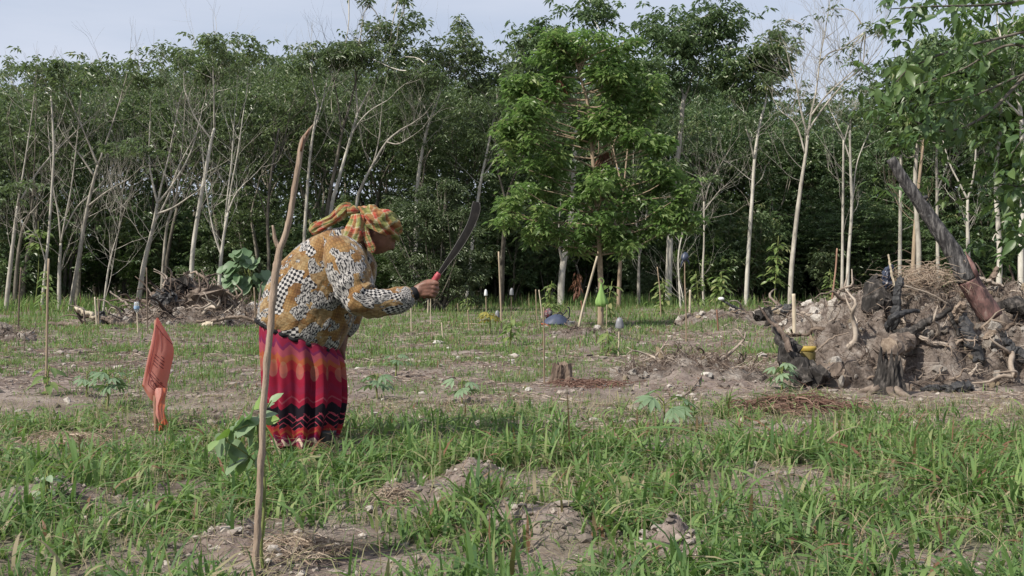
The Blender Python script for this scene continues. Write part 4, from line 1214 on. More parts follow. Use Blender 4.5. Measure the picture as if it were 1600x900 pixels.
# ------------------------------------------------------------------ stakes and what hangs on them
M['plastic_grey'] = plain('grey_plastic', (0.17, 0.175, 0.19), 0.45, 0.4)
M['plastic_white'] = plain('white_plastic', (0.62, 0.63, 0.64), 0.4, 0.4, 0.1)
M['plastic_navy'] = plain('navy_plastic', (0.035, 0.045, 0.075), 0.4, 0.5)
M['plastic_black'] = plain('black_rubber', (0.014, 0.014, 0.016), 0.5, 0.4)
M['green_bag'] = leaf_material('green_bag_film', [(0.0, (0.22, 0.38, 0.10)), (1.0, (0.36, 0.54, 0.20))], 0.35, 0.35, (0.3, 0.6, 0.1), 0.0)
M['stake_dark'] = wood_material('dark_stake_wood', [(0.25, (0.07, 0.055, 0.042)), (0.5, (0.13, 0.10, 0.078)), (0.75, (0.21, 0.165, 0.13))], 22, (1, 1, 0.12), vary=0.3)
M['stake_red'] = wood_material('reddish_stake_wood', [(0.25, (0.13, 0.065, 0.045)), (0.5, (0.21, 0.115, 0.08)), (0.75, (0.30, 0.19, 0.14))], 22, (1, 1, 0.12), vary=0.3)
M['bottle'] = None
def _bottle():
    m, n, b = material('clear_bottle')
    b.inputs['Base Color'].default_value = (0.86, 0.9, 0.92, 1)
    b.inputs['Roughness'].default_value = 0.12
    b.inputs['Transmission Weight'].default_value = 0.75
    b.inputs['IOR'].default_value = 1.2
    M['bottle'] = m
_bottle()
M['label_blue'] = plain('blue_label', (0.22, 0.33, 0.46), 0.45)

def stake(label, path, wpx, mat='stake', depth=None, dy=0.0, cat='stake', sides=7, seed=0, taper=0.8, name='stake', flat_top=True, group=None):
    """a stick in the ground: path of (px, py) from its top to its foot"""
    D = depth or ground_depth(path[-1][1])
    rng = np.random.default_rng(seed + 900)
    b = P(path[-1][0], path[-1][1], D)
    base = np.array([b.x, D, float(height(b.x, D))])
    pts = [np.array(P(x, y, D)) - base for x, y in path][::-1]
    for i, p in enumerate(pts):
        p[1] += dy * i / max(1, len(pts) - 1)
    pts[0][2] = -0.12
    if len(pts) == 2:
        pts = [pts[0], pts[0] * 0.5 + pts[1] * 0.5 + rng.normal(0, 0.006, 3), pts[1]]
    pts = smooth_path(pts, 14)
    r = wpx * D / FPX * 0.5 * 0.82
    mb = MB()
    tube(mb, pts, np.linspace(r, r * taper, 14), sides, 0, 0.5, rough=0.10, rng=rng)
    o = mb.build(name, M[mat], None, True, False, base.tolist())
    return tag(o, label, cat, group), D, base

def lathe(mb, prof, sides=16, mat=0, org=(0, 0, 0), wob=0.0, rng=None, tint=0.5):
    """profile of (radius, z) turned about the vertical"""
    a = np.linspace(0, 2 * np.pi, sides, endpoint=False)
    V = []
    for r, z in prof:
        k = 1 + (rng.normal(0, wob, sides) if wob else 0)
        V.append(np.stack([org[0] + r * k * np.cos(a), org[1] + r * k * np.sin(a), np.full(sides, org[2] + z)], -1))
    n = len(prof)
    idx = np.arange(n * sides).reshape(n, sides)
    q = np.stack([idx[:-1], np.roll(idx[:-1], -1, 1), np.roll(idx[1:], -1, 1), idx[1:]], -1).reshape(-1, 4)
    mb.add(np.concatenate(V), [q, idx[0][::-1][None], idx[-1][None]], mat, tint)

def cup_on(label, px, py0, py1, wpx, D, mat, cat='cup', name='cup', sag=True):
    """an upturned seedling cup or small bag over the top of a stake"""
    h, r = (py1 - py0) * D / FPX, wpx * D / FPX * 0.5
    rng = np.random.default_rng(int(px))
    p = P(px, py1, D)
    mb = MB()
    lathe(mb, [(r * 0.96, 0.0), (r, 0.02 * h), (r * 0.93, 0.3 * h), (r * 0.8, 0.62 * h), (r * 0.62, 0.86 * h), (r * 0.3, 0.98 * h), (0.004, h)], 18, 0, (0, 0, 0), 0.03, rng)
    o = mb.build(name, M[mat], None, True, False, tuple(p))
    return tag(o, label, cat)

def stakes():
    s = stake
    s('thin dark stake nearest the left border, standing alone', [(33, 418), (30, 470), (28, 530)], 3.5, 'stake_dark', seed=1)
    s('tall sprouting stake with a forked tip left of the orange bag', [(76, 404), (74, 480), (73, 560), (71, 615)], 5, 'stake', seed=2)
    s('pale plank stake left of the left debris heap, slightly the taller of two', [(148, 464), (150, 490), (152, 513)], 4, 'stake_pale', seed=3)
    s('pale stick close against the plank stake left of the left debris heap', [(153, 465), (154, 490), (154, 512)], 3, 'stake', seed=4)
    s('thin dark rod rising behind the orange bag', [(229, 418), (230, 470), (231, 524)], 3, 'stake_dark', seed=5)
    o, D, b = s('short pale stick under the upturned clear bottle', [(214, 486), (215, 505), (216, 522)], 3, 'stake_pale', seed=6)
    # upturned bottle
    t = empty('bottle', tuple(P(213.5, 490, D)), 'clear plastic bottle with a blue label upturned on a short pale stick', 'bottle')
    k = D / FPX
    mb = MB()
    lathe(mb, [(0.9 * k, 0), (1.1 * k, 2 * k), (3.4 * k, 5 * k), (4.0 * k, 7 * k), (4.0 * k, 15 * k), (3.4 * k, 18 * k), (1.0 * k, 18.6 * k)], 16)
    mb.build('body', M['bottle'], t)
    mb = MB()
    lathe(mb, [(4.1 * k, 6.5 * k), (4.15 * k, 8 * k), (4.15 * k, 11.5 * k), (4.1 * k, 12 * k)], 16)
    mb.build('bottle_label', M['label_blue'], t)
    s('short pale stake at the hip of the blouse', [(397, 449), (399, 480), (400, 510)], 3.5, 'stake', seed=7)
    s('left pale stick of the two directly below the fist', [(669, 461), (668, 492)], 2.6, 'stake_pale', seed=8)
    s('right pale stick of the two directly below the fist', [(673, 458), (673, 508)], 2.6, 'stake_pale', seed=9)
    s('bright pale stick under the forearm', [(642, 474), (642.5, 500), (643, 517)], 2.8, 'stake_pale', seed=10)
    # black ribbon on the two sticks
    D = ground_depth(500)
    mb = MB()
    for x1, y1 in ((665.5, 474), (671, 473), (669, 468)):
        tube(mb, [P(668.5, 463, D) , P((668.5 + x1) / 2 + 0.6, (463 + y1) / 2, D - 0.05), P(x1, y1, D)], [0.012, 0.014, 0.004], 5, 0, flat=0.35)
    tag(mb.build('ribbon', M['plastic_black']), 'black plastic ribbon knotted on the pale sticks below the fist', 'ribbon')
    o, D, b = s('thin stick carrying a small white cup behind the machete', [(759, 456), (759.5, 475), (760, 490)], 2.2, 'stake', seed=11)
    cup_on('small white cup upturned on a thin stick behind the machete', 759, 452, 462, 5.5, D, 'plastic_white')
    s('long thin pole standing between the white cup and the grey bagged stick', [(779, 393), (781, 440), (783, 490), (784, 524)], 3.6, 'stake', seed=12)
    o, D, b = s('thin stick carrying a small grey bag right of the long thin pole', [(799, 456), (799, 480), (798, 502)], 2.0, 'stake_dark', seed=13)
    cup_on('small grey bag slipped over a thin stick right of the long thin pole', 799.5, 450, 461, 7, D, 'plastic_grey', 'bag', 'bag')
    o, D, b = s('very short stick with a drooping grey rag', [(777, 488), (777, 498), (777, 510)], 2.5, 'stake_dark', seed=131)
    cup_on('grey rag drooping on a very short stick before the long pole', 777, 485, 496, 8, D, 'plastic_grey', 'rag', 'rag')
    s('stubby grey stick farthest back under the dense shrub', [(715, 474), (716, 490)], 2.4, 'stake', seed=14)
    s('short stick topped by a green shoot right of the fist', [(731, 484), (732, 500), (733, 518)], 2.8, 'stake', seed=15)
    s('short leaning grey stick left of the white stones', [(690, 504), (691, 516), (693, 528)], 3.0, 'stake_pale', seed=16)
    s('left thin green stick of the pair behind the blue bag', [(837, 452), (838, 480), (840, 502)], 2.2, 'stake', seed=17)
    s('right thin green stick of the pair behind the blue bag', [(842, 453), (845, 475), (848, 498)], 2.6, 'stake_pale', seed=18)
    s('straight thin stake in front of the blue bag', [(849.5, 480), (850, 520), (850, 560), (851, 593)], 3.2, 'stake', seed=19)
    s('long pale pole leaning right, beside the grey bucket', [(934, 400), (920, 450), (909, 490), (902, 516)], 5, 'stake_pale', seed=20, dy=0.1, cat='pole', name='leaning_pole')
    s('short reddish stick crossing behind the leaning pale pole', [(908, 470), (909.5, 481), (910, 498)], 4, 'stake_red', seed=21)
    o, D, b = s('light stick carrying a grey cup, standing right of the bright green tree', [(968, 508), (967, 530), (966, 556)], 3.4, 'stake_pale', seed=22)
    cup_on('grey cup upturned on a light stick right of the bright green tree', 968, 496, 513, 14, D, 'plastic_grey')
    s('thin grey stick between the bright green tree and the grey cup', [(948, 476), (948, 500), (947, 520)], 2.0, 'stake', seed=23)
    s('tall thin stake left of the thick pale trunk right of centre', [(1027, 417), (1031, 455), (1033, 496)], 2.6, 'stake', seed=24)
    o, D, b = s('long thin rod topped by a dark bag right of centre', [(1070, 402), (1070, 440), (1072, 490), (1072, 534)], 3.0, 'stake', seed=25)
    mb = MB()
    V, Fc = rocky(3, 2, 0.5)
    mb.add(V * np.array([0.055, 0.05, 0.085]), [Fc])
    for q in ((0.05, 0, -0.06), (-0.04, 0.02, -0.08)):
        tube(mb, [(0, 0, 0), (q[0], q[1], q[2]), (q[0] * 1.4, q[1], q[2] * 2)], [0.02, 0.016, 0.004], 5, 0, flat=0.4)
    tag(mb.build('bag', M['plastic_navy'], None, True, False, tuple(P(1070, 402, D))), 'dark navy plastic bag caught on top of a long thin rod', 'bag')
    s('thick pale stake before the weedy bushes right of centre', [(1078.5, 453), (1078, 475), (1077, 498)], 5, 'stake_pale', seed=26)
    s('left reddish stake of the two before the low right debris', [(1120, 484), (1121, 500), (1123, 522)], 3.5, 'stake_red', seed=27)
    s('right brown stake of the two before the low right debris', [(1144, 479), (1146, 495), (1147, 513)], 4, 'stake', seed=28)
    s('broad pale post left of the right debris mound', [(1240, 459), (1241, 490), (1241, 526)], 8, 'stake_pale', seed=29, cat='post', name='post', taper=0.9)
    s('tall thin reddish stick rising before the right debris mound', [(1308, 388), (1306, 420), (1300, 470), (1296, 510)], 4, 'stake_red', seed=30)
    s('stubby pale peg on the slope of the right debris mound', [(1327, 477), (1327, 503)], 4, 'stake_pale', seed=31)
    s('thin bare shoot standing in the middle distance left of the orange bag', [(40, 520), (38, 540), (37, 555)], 2, 'twig', seed=32, cat='twig', name='twig')
stakes()

def green_bag():
    rng = np.random.default_rng(61)
    D = 18.6
    t = empty('green_bag', tuple(P(939, 445, D)), 'light green plastic bag hanging from the trunk of the bright green tree', 'bag')
    k = D / FPX
    mb = MB()
    prof = smooth_path([(1.0, 1.0, -2), (2.2, 1.6, 4), (4.5, 2.6, 12), (7.2, 3.6, 20), (9.0, 4.2, 27), (8.4, 3.6, 31), (5, 2, 33.5)], 18)
    a = np.linspace(0, 2 * np.pi, 30, endpoint=False)
    V = []
    for rx, ry, z in prof:
        f = 1 + 0.16 * np.sin(a * 7 + 1.3) * (z / 33) + 0.07 * np.sin(a * 13 + z * 0.3)
        V.append(np.stack([rx * f * np.cos(a) * k, ry * f * np.sin(a) * k - 0.06, np.full(30, -z * k) + 0.012 * np.sin(a * 5) * (z / 33)], -1))
    idx = np.arange(18 * 30).reshape(18, 30)
    q = np.stack([idx[:-1], np.roll(idx[:-1], -1, 1), np.roll(idx[1:], -1, 1), idx[1:]], -1).reshape(-1, 4)
    mb.add(np.concatenate(V), [q, idx[-1][None]], 0, np.repeat(np.clip(0.5 + rng.normal(0, 0.2, 30), 0, 1)[None], 18, 0).ravel())
    mb.build('sack', M['green_bag'], t)
    mb = MB()
    tube(mb, smooth_path([(0.02, -0.06, 0.02), (-0.05, -0.065, 0.08), (0.0, -0.07, 0.13), (0.05, -0.065, 0.07), (0.02, -0.06, 0.0)], 14), 0.008, 5, 0)
    mb.build('handle', M['green_bag'], t)
green_bag()

def blue_bag():
    """the bags set down on the soil in the middle distance"""
    rng = np.random.default_rng(62)
    D = ground_depth(512)
    k = D / FPX
    M['navy_cloth'] = plain('navy_cloth', (0.045, 0.058, 0.10), 0.55, 0.35, 0.25, 8)
    M['red_cloth'] = plain('faded_red_cloth', (0.28, 0.085, 0.05), 0.8, 0.2, 0.35, 10)
    t = empty('blue_bag', tuple(P(868, 511, D)), 'dark blue dome shaped bag with looped straps lying on the soil', 'bag')
    mb = MB()
    rings = smooth_path([(21, 4.0, 8.0), (22, 5.0, 9), (20.5, 8.5, 8.5), (15.5, 13.5, 7.2), (9.5, 17.5, 5.0), (4, 19.5, 2.5), (0.4, 20, 0.4)], 20)
    a = np.linspace(0, 2 * np.pi, 36, endpoint=False)
    V = [np.stack([(rx * np.cos(a) * (1 + 0.03 * np.cos(a * 6)) + 0.16 * z) * k, ry * np.sin(a) * k * 2.0, np.full(36, z * k) + (0.004 * np.sin(a * 9) - 0.02 * (np.cos(a) > 0.4) * (z < 6))], -1) for rx, z, ry in rings]
    idx = np.arange(20 * 36).reshape(20, 36)
    q = np.stack([idx[:-1], np.roll(idx[:-1], -1, 1), np.roll(idx[1:], -1, 1), idx[1:]], -1).reshape(-1, 4)
    mb.add(np.concatenate(V), [q, idx[0][::-1][None], idx[-1][None]])
    mb.build('body', M['navy_cloth'], t)
    for pts in ([(8, 17), (14, 22), (18, 27)], [(17, 12), (21, 16), (22, 24), (21, 30), (18, 31)], [(2, 20), (6, 23), (10, 21), (9, 18)]):
        mb = MB()
        tube(mb, smooth_path([(x * k, -0.03, y * k) for x, y in pts], 12), 1.1 * k, 6, 0, flat=0.5)
        mb.build('strap', M['plastic_black'], t)
    mb = MB()
    tube(mb, smooth_path([(-25 * k, 0, 3.5 * k), (-21 * k, 0.02, 4.5 * k), (-14 * k, 0.02, 5 * k)], 8), np.array([0.6, 1.0, 1.6, 2.2, 2.6, 2.8, 2.6, 2]) * k, 8, 0, flat=0.6)
    mb.build('flap', M['navy_cloth'], t)
    # patterned bundle behind it
    mb = MB()
    V, Fc = rocky(11, 3, 0.22, 1.2)
    mb.add(V * np.array([6.6, 6, 10.5]) * k, [Fc])
    m, n, b = material('woven_bundle')
    tc = n.nodes.new('ShaderNodeTexCoord')
    ck = node(n, 'ShaderNodeTexChecker', Scale=30.0)
    ck.inputs['Color1'].default_value, ck.inputs['Color2'].default_value = (0.16, 0.035, 0.04, 1), (0.05, 0.045, 0.06, 1)
    n.links.new(tc.outputs['Object'], ck.inputs['Vector'])
    n.links.new(mixc(n, math_(n, 'GREATER_THAN', noise_fac(n, 12), 0.52), ck.outputs['Color'], (0.20, 0.18, 0.17)), b.inputs['Base Color'])
    b.inputs['Roughness'].default_value = 0.8
    tag(mb.build('cloth_bundle', m, None, True, False, tuple(P(857, 490, D + 0.25))), 'dark red and grey patterned bundle standing behind the blue bag', 'bundle')
    # red cloth underneath
    mb = MB()
    for pts, w in (([(850, 508), (856, 509), (863, 512), (867, 517)], 3.2), ([(845, 506), (851, 507), (858, 510)], 2.6)):
        tube(mb, smooth_path([P(x, y, D - 0.16) for x, y in pts], 10), np.array([0.5, .8, 1, 1, 1, .9, .9, .8, .6, .3]) * w * k, 8, 0, 0.5, rough=0.12, rng=rng, flat=0.6)
    tag(mb.build('red_cloth', M['red_cloth']), 'rust red cloth crumpled under the left edge of the blue bag', 'cloth')
    # grey bucket
    t = empty('bucket', tuple(P(892, 516, D - 0.1)), 'small grey bucket beside the blue bag', 'bucket')
    mb = MB()
    lathe(mb, [(5.2 * k, 0), (5.5 * k, 0.3 * k), (7.0 * k, 13 * k), (7.4 * k, 13.6 * k), (7.0 * k, 13.9 * k), (6.4 * k, 12 * k), (5 * k, 2 * k)], 24)
    mb.build('pail', M['plastic_grey'], t)
    mb = MB()
    an = np.linspace(0, np.pi, 12)
    tube(mb, [(7.1 * k * math.cos(q), -0.02 - 0.3 * 5 * k * math.sin(q), (13 - 4.5 * math.sin(q)) * k) for q in an], 0.35 * k, 5, 0)
    mb.build('handle', M['plastic_black'], t)
blue_bag()

# ------------------------------------------------------------------ the orange bag on its stake
def orange_sign():
    D = 5.9
    M['orange_film'] = None
    m, n, b = material('orange_bag_film')
    f = noise_fac(n, 7, 4)
    c = ramp(n, [(0.3, (0.46, 0.205, 0.17)), (0.7, (0.56, 0.29, 0.25))], f)
    n.links.new(c, b.inputs['Base Color'])
    b.inputs['Roughness'].default_value = 0.5
    tr = n.nodes.new('ShaderNodeBsdfTranslucent')
    tr.inputs['Color'].default_value = (0.80, 0.22, 0.09, 1)
    mx = n.nodes.new('ShaderNodeMixShader')
    mx.inputs['Fac'].default_value = 0.4
    n.links.new(b.outputs['BSDF'], mx.inputs[1])
    n.links.new(tr.outputs['BSDF'], mx.inputs[2])
    n.links.new(mx.outputs['Shader'], n.nodes['Material Output'].inputs['Surface'])
    bump(n, b, noise_fac(n, 18, 3), 0.25, 0.01)
    film = m
    foot = P(243, 674, D)
    base = np.array([foot.x, D, float(height(foot.x, D))])
    stk = MB()
    tube(stk, smooth_path([np.array([0, 0.03, -0.12]), np.array(P(243, 640, D + 0.03)) - base, np.array(P(244, 560, D + 0.05)) - base, np.array(P(244, 500, D + 0.05)) - base], 14), 0.012, 8, 0, rough=0.05, rng=np.random.default_rng(1))
    so = stk.build('stake', M['stake_red'], None, True, False, base.tolist())
    tag(so, 'brown stake holding up the orange plastic bag', 'stake')
    t = empty('orange_bag', base.tolist(), 'printed orange plastic bag pulled over a stake like a flag', 'bag')
    # front sheet by two curved edges; s across, q down
    n_s, n_q = 14, 26
    left = smooth_path([(244.0, 497.0, 0.0), (237.5, 530, -0.01), (230, 565, -0.02), (223, 600, -0.02)], n_q)
    right = smooth_path([(246.5, 496.0, 0.01), (270.5, 540, 0.05), (266.5, 578, 0.045), (257, 617, 0.03)], n_q)
    def sheet(off, bulge, dx=0.0):
        V = []
        for i in range(n_q):
            for j in range(n_s):
                s = j / (n_s - 1)
                x, y, d = left[i] * (1 - s) + right[i] * s
                q = i / (n_q - 1)
                bl = bulge * math.sin(math.pi * s) * math.sin(math.pi * min(1, q * 0.85 + 0.1)) + 0.006 * math.sin(9 * s + 4 * q) * q
                x += dx * (1 - s) * q
                y += (19 if off > 0 else 9) * math.sin(math.pi * min(1.0, s * 0.95 + 0.03)) * q ** 5
                V.append(np.array(P(x, y, D + d + off * min(1, q * 3) - bl)) - base)
        return np.array(V)
    idx = np.arange(n_q * n_s).reshape(n_q, n_s)
    quad = np.stack([idx[:-1, :-1], idx[1:, :-1], idx[1:, 1:], idx[:-1, 1:]], -1).reshape(-1, 4)
    front, back = sheet(0.0, 0.008), sheet(0.12, -0.02, -1.0)
    mb = MB()
    N = len(front)
    mb.add(np.concatenate([front, back]), [quad, quad[:, ::-1] + N,
           np.stack([idx[:-1, 0], idx[:-1, 0] + N, idx[1:, 0] + N, idx[1:, 0]], -1),
           np.stack([idx[:-1, -1], idx[1:, -1], idx[1:, -1] + N, idx[:-1, -1] + N], -1)])
    bag = mb.build('bag_film', film, t)
    # the loose twisted end below
    tail = MB()
    n_t, n_w = 22, 11
    TV = []
    spine = smooth_path([(250, 606, 0.02), (251, 620, 0.0), (250, 634, -0.01), (251, 648, -0.02), (256, 662, -0.02), (259, 674, -0.01), (262, 682, 0.0)], n_t)
    wid = np.interp(np.linspace(0, 1, n_t), [0, .25, .42, .6, .85, 1], [11, 8, 5.5, 8.5, 10.5, 9])
    for i in range(n_t):
        for j in range(n_w):
            s = j / (n_w - 1) * 2 - 1
            d = 0.035 * math.cos(s * 2.2 + i * 0.16) + 0.010 * math.sin(s * 7 + i * 0.5)
            TV.append(np.array(P(spine[i, 0] + s * wid[i] + 1.2 * math.sin(i * 0.7 + s * 2), spine[i, 1] + 2.5 * s * (i / n_t) + 1.5 * math.sin(s * 5) * (i > n_t - 4), D + spine[i, 2] - d)) - base)
    ti = np.arange(n_t * n_w).reshape(n_t, n_w)
    tail.add(np.array(TV), [np.stack([ti[:-1, :-1], ti[1:, :-1], ti[1:, 1:], ti[:-1, 1:]], -1).reshape(-1, 4)])
    tail.build('bag_tail', film, t)
    # print: lies on the front sheet 1.5 mm out
    F3 = front.reshape(n_q, n_s, 3)
    def on(s, q, lift=0.002):
        i, j = q * (n_q - 1), s * (n_s - 1)
        i0, j0 = min(int(i), n_q - 2), min(int(j), n_s - 2)
        fi, fj = i - i0, j - j0
        p = F3[i0, j0] * (1 - fi) * (1 - fj) + F3[i0 + 1, j0] * fi * (1 - fj) + F3[i0, j0 + 1] * (1 - fi) * fj + F3[i0 + 1, j0 + 1] * fi * fj
        nn = np.cross(F3[i0 + 1, j0] - F3[i0, j0], F3[i0, j0 + 1] - F3[i0, j0])
        return p + lift * unit(nn) * (1 if nn[1] < 0 else -1)
    ink = plain('dark_ink', (0.11, 0.028, 0.035), 0.6, 0.2, 0.1)
    def stroke(mb, pts, w):
        for (s0, q0), (s1, q1) in zip(pts[:-1], pts[1:]):
            m_ = 4
            for u in range(m_):
                a, c = on(s0 + (s1 - s0) * u / m_, q0 + (q1 - q0) * u / m_), on(s0 + (s1 - s0) * (u + 1) / m_, q0 + (q1 - q0) * (u + 1) / m_)
                d = unit(c - a)
                sd = unit(np.cross(d, np.array([0, 1.0, 0]))) * w
                mb.add([a - sd, a + sd, c + sd, c - sd], [[[0, 1, 2, 3]]])
    pr = MB()
    stroke(pr, [(0.14, 0.10), (0.14, 0.80), (0.85, 0.98)], 0.0016)
    stroke(pr, [(0.14, 0.10), (0.97, 0.32)], 0.0016)
    stroke(pr, [(0.20, 0.86), (0.20, 0.93), (0.95, 0.985), (0.95, 0.90), (0.20, 0.80), (0.20, 0.86)], 0.0018)
    rng = np.random.default_rng(9)
    for k in range(4):
        q0 = 0.53 + 0.042 * k
        stroke(pr, [(0.24, q0), (0.24 + 0.22 * rng.uniform(0.7, 1), q0 + 0.03)], 0.0022)
        stroke(pr, [(0.50, q0 - 0.005), (0.50 + 0.2 * rng.uniform(0.7, 1), q0 + 0.02)], 0.0022)
    stroke(pr, [(0.22, 0.755), (0.62, 0.83)], 0.0014)
    stroke(pr, [(0.68, 0.845), (0.78, 0.86)], 0.0026)
    pr.build('printed_lines', ink, bag, False)
    # the boxed word
    cu = bpy.data.curves.new('word', 'FONT')
    cu.body = 'COSAS'
    cu.size = 1.0
    tmp = bpy.data.objects.new('word', cu)
    COL.objects.link(tmp)
    bpy.context.view_layer.update()
    me = bpy.data.meshes.new_from_object(tmp.evaluated_get(bpy.context.evaluated_depsgraph_get()))
    bpy.data.objects.remove(tmp)
    co = np.array([v.co[:] for v in me.vertices])
    lo, hi = co.min(0), co.max(0)
    u = (co - lo) / np.maximum(hi - lo, 1e-6)
    for v, (a, c, _) in zip(me.vertices, u):
        s = 0.27 + 0.62 * a
        v.co = Vector(on(s, 0.915 + 0.055 * a - 0.062 * c, 0.0025))
    me.materials.append(ink)
    link('printed_word', me, bag)
    # thin strokes, darker than the film, down the middle
    st = MB()
    for k in range(4):
        stroke(st, [(0.40 + 0.01 * k, 0.16 + 0.02 * (k % 3)), (0.44 + 0.01 * k, 0.48 - 0.015 * (k % 4))], 0.0012)
    st.build('middle_strokes', plain('dull_red', (0.30, 0.11, 0.10), 0.6, 0.2, 0.1), bag, False)
orange_sign()

# ------------------------------------------------------------------ the forked branch in front
def forked_branch():
    rng = np.random.default_rng(71)
    D = 3.02
    b = P(399, 905, D)
    base = np.array([b.x, D, float(height(b.x, D))])
    t = empty('forked_branch', base.tolist(), 'tall peeled forked branch planted upright close in front of the woman', 'branch')
    W = lambda x, y, dy=0.0: np.array(P(x, y, D + dy)) - base
    mb = MB()
    p = smooth_path([W(398, 912), W(402, 850), W(405, 790), W(408, 720), W(412, 640), W(418, 560), W(424, 490), W(430, 430), W(437, 382)], 60)
    r = np.interp(np.linspace(0, 1, 60), [0, .3, .7, .93, 1], [0.0108, 0.0099, 0.0096, 0.0116, 0.0096])
    r[[9, 10, 22, 23, 36, 37, 47, 16, 30, 42, 54]] *= 1.16
    p = p + (np.stack([vnoise(np.arange(60) * 0.33, np.zeros(60), 3), vnoise(np.arange(60) * 0.33, np.zeros(60), 4), np.full(60, 0.5)], -1) - 0.5) * 0.005
    tube(mb, p, r, 12, 0, 0.5, rough=0.06, rng=rng)
    p = smooth_path([W(436, 392), W(446, 368), W(454, 335), W(461, 290), W(467, 255), W(472, 225), W(481, 208), W(490, 194)], 40)
    r = np.interp(np.linspace(0, 1, 40), [0, .15, .6, .78, .9, 1], [0.0098, 0.0094, 0.0087, 0.009, 0.0056, 0.001])
    tube(mb, p, r, 10, 0, 0.5, rough=0.06, rng=rng)
    mb.build('stick', M['branch'], t)
    mb = MB()
    p = smooth_path([W(436, 388), W(430, 375), W(428, 362), W(426, 352)], 8)
    tube(mb, p, np.linspace(0.008, 0.003, 8), 8, 0, 0.5, rough=0.06, rng=rng)
    mb.build('broken_twig', M['branch'], t)
    sp = MB()
    for q in ((478, 212, 484, 199), (470, 236, 474, 214)):
        tube(sp, [W(q[0], q[1], -0.008), W((q[0] + q[2]) / 2, (q[1] + q[3]) / 2, -0.01), W(q[2], q[3], -0.008)], [0.004, 0.003, 0.0008], 5, 0)
    sp.build('splinter', M['stake_red'], t)
M['branch'] = wood_material('peeled_branch', [(0.30, (0.10, 0.072, 0.054)), (0.44, (0.24, 0.18, 0.138)), (0.6, (0.33, 0.26, 0.205)), (0.8, (0.46, 0.39, 0.325))], 30, (1, 1, 0.16), 0.85, 1.0, dist=0.012)
forked_branch()


# ------------------------------------------------------------------ stump, stones
def stump(label, px, py, wpx, hpx, mats, seed, jag=0.3, roots=4, lean=0.0, name='stump', D=None, r_top=0.8):
    rng = np.random.default_rng(seed)
    D = D or ground_depth(py)
    k = D / FPX
    base = np.array([(px - CX) / FPX * D, D, 0.0])
    base[2] = float(height(base[0], D))
    t = empty(name, base.tolist(), label, 'stump')
    n, rows = 44, 12
    a = np.linspace(0, 2 * np.pi, n, endpoint=False)
    ridge = 1 + 0.10 * np.sin(a * 5 + seed) + 0.06 * np.sin(a * 9 + 2 * seed) + rng.normal(0, 0.03, n)
    top = 1 - jag * np.clip(vnoise(a * 3.1, a * 0 + seed, 3) + 0.4 * vnoise(a * 9, a * 0 + seed, 5), 0, 1.3)
    V = []
    for i in range(rows):
        f = i / (rows - 1)
        flare = 1 + 0.35 * (1 - f) ** 4
        crack = np.array([mnoise.fractal(Vector((math.cos(q) * 2.6, math.sin(q) * 2.6, f * 1.1 + seed)), 1.0, 2.0, 4) for q in a])
        r = wpx * k * 0.5 * (r_top + (1 - r_top) * (1 - f)) * flare * ridge * (1 + rng.normal(0, 0.035, n) + 0.22 * crack)
        V.append(np.stack([r * np.cos(a) + lean * f * hpx * k, r * np.sin(a), -0.05 + (hpx * k * top + 0.05) * f], -1))
    # hollow core
    for f2, dz in ((0.72, -0.03), (0.4, -0.06), (0.05, -0.07)):
        r = wpx * k * 0.5 * r_top * f2 * ridge
        V.append(np.stack([r * np.cos(a) + lean * hpx * k, r * np.sin(a), hpx * k * (top * 0.4 + 0.5 * top.min()) + dz], -1))
    R = len(V)
    idx = np.arange(R * n).reshape(R, n)
    q = np.stack([idx[:-1], np.roll(idx[:-1], -1, 1), np.roll(idx[1:], -1, 1), idx[1:]], -1).reshape(-1, 4)
    mb = MB().add(np.concatenate(V), [q, idx[-1][None]])
    mb.build('wood', mats[0], t, False)
    for j in range(roots):
        ang = rng.uniform(0, 6.28)
        L_ = wpx * k * rng.uniform(0.5, 0.9)
        rb = MB()
        tube(rb, smooth_path([(math.cos(ang) * wpx * k * 0.35, math.sin(ang) * wpx * k * 0.35, 0.05), (math.cos(ang) * L_, math.sin(ang) * L_, 0.015), (math.cos(ang + 0.3) * L_ * 1.5, math.sin(ang + 0.3) * L_ * 1.5, -0.03)], 8), np.linspace(0.03, 0.012, 8) * wpx * k / 0.2, 7, 0, rough=0.1, rng=rng)
        rb.build('root', mats[-1], t)
    return t

M['stump_wood'] = wood_material('weathered_stump', [(0.3, (0.045, 0.034, 0.028)), (0.5, (0.13, 0.095, 0.074)), (0.75, (0.26, 0.205, 0.165))], 18, (1, 1, 0.12), 0.85, 1.0, dist=0.02)
stump('squat brown stump with a dark jagged hollow top in mid field', 878, 594, 32, 36, [M['stump_wood']], 5, 0.18, 3)

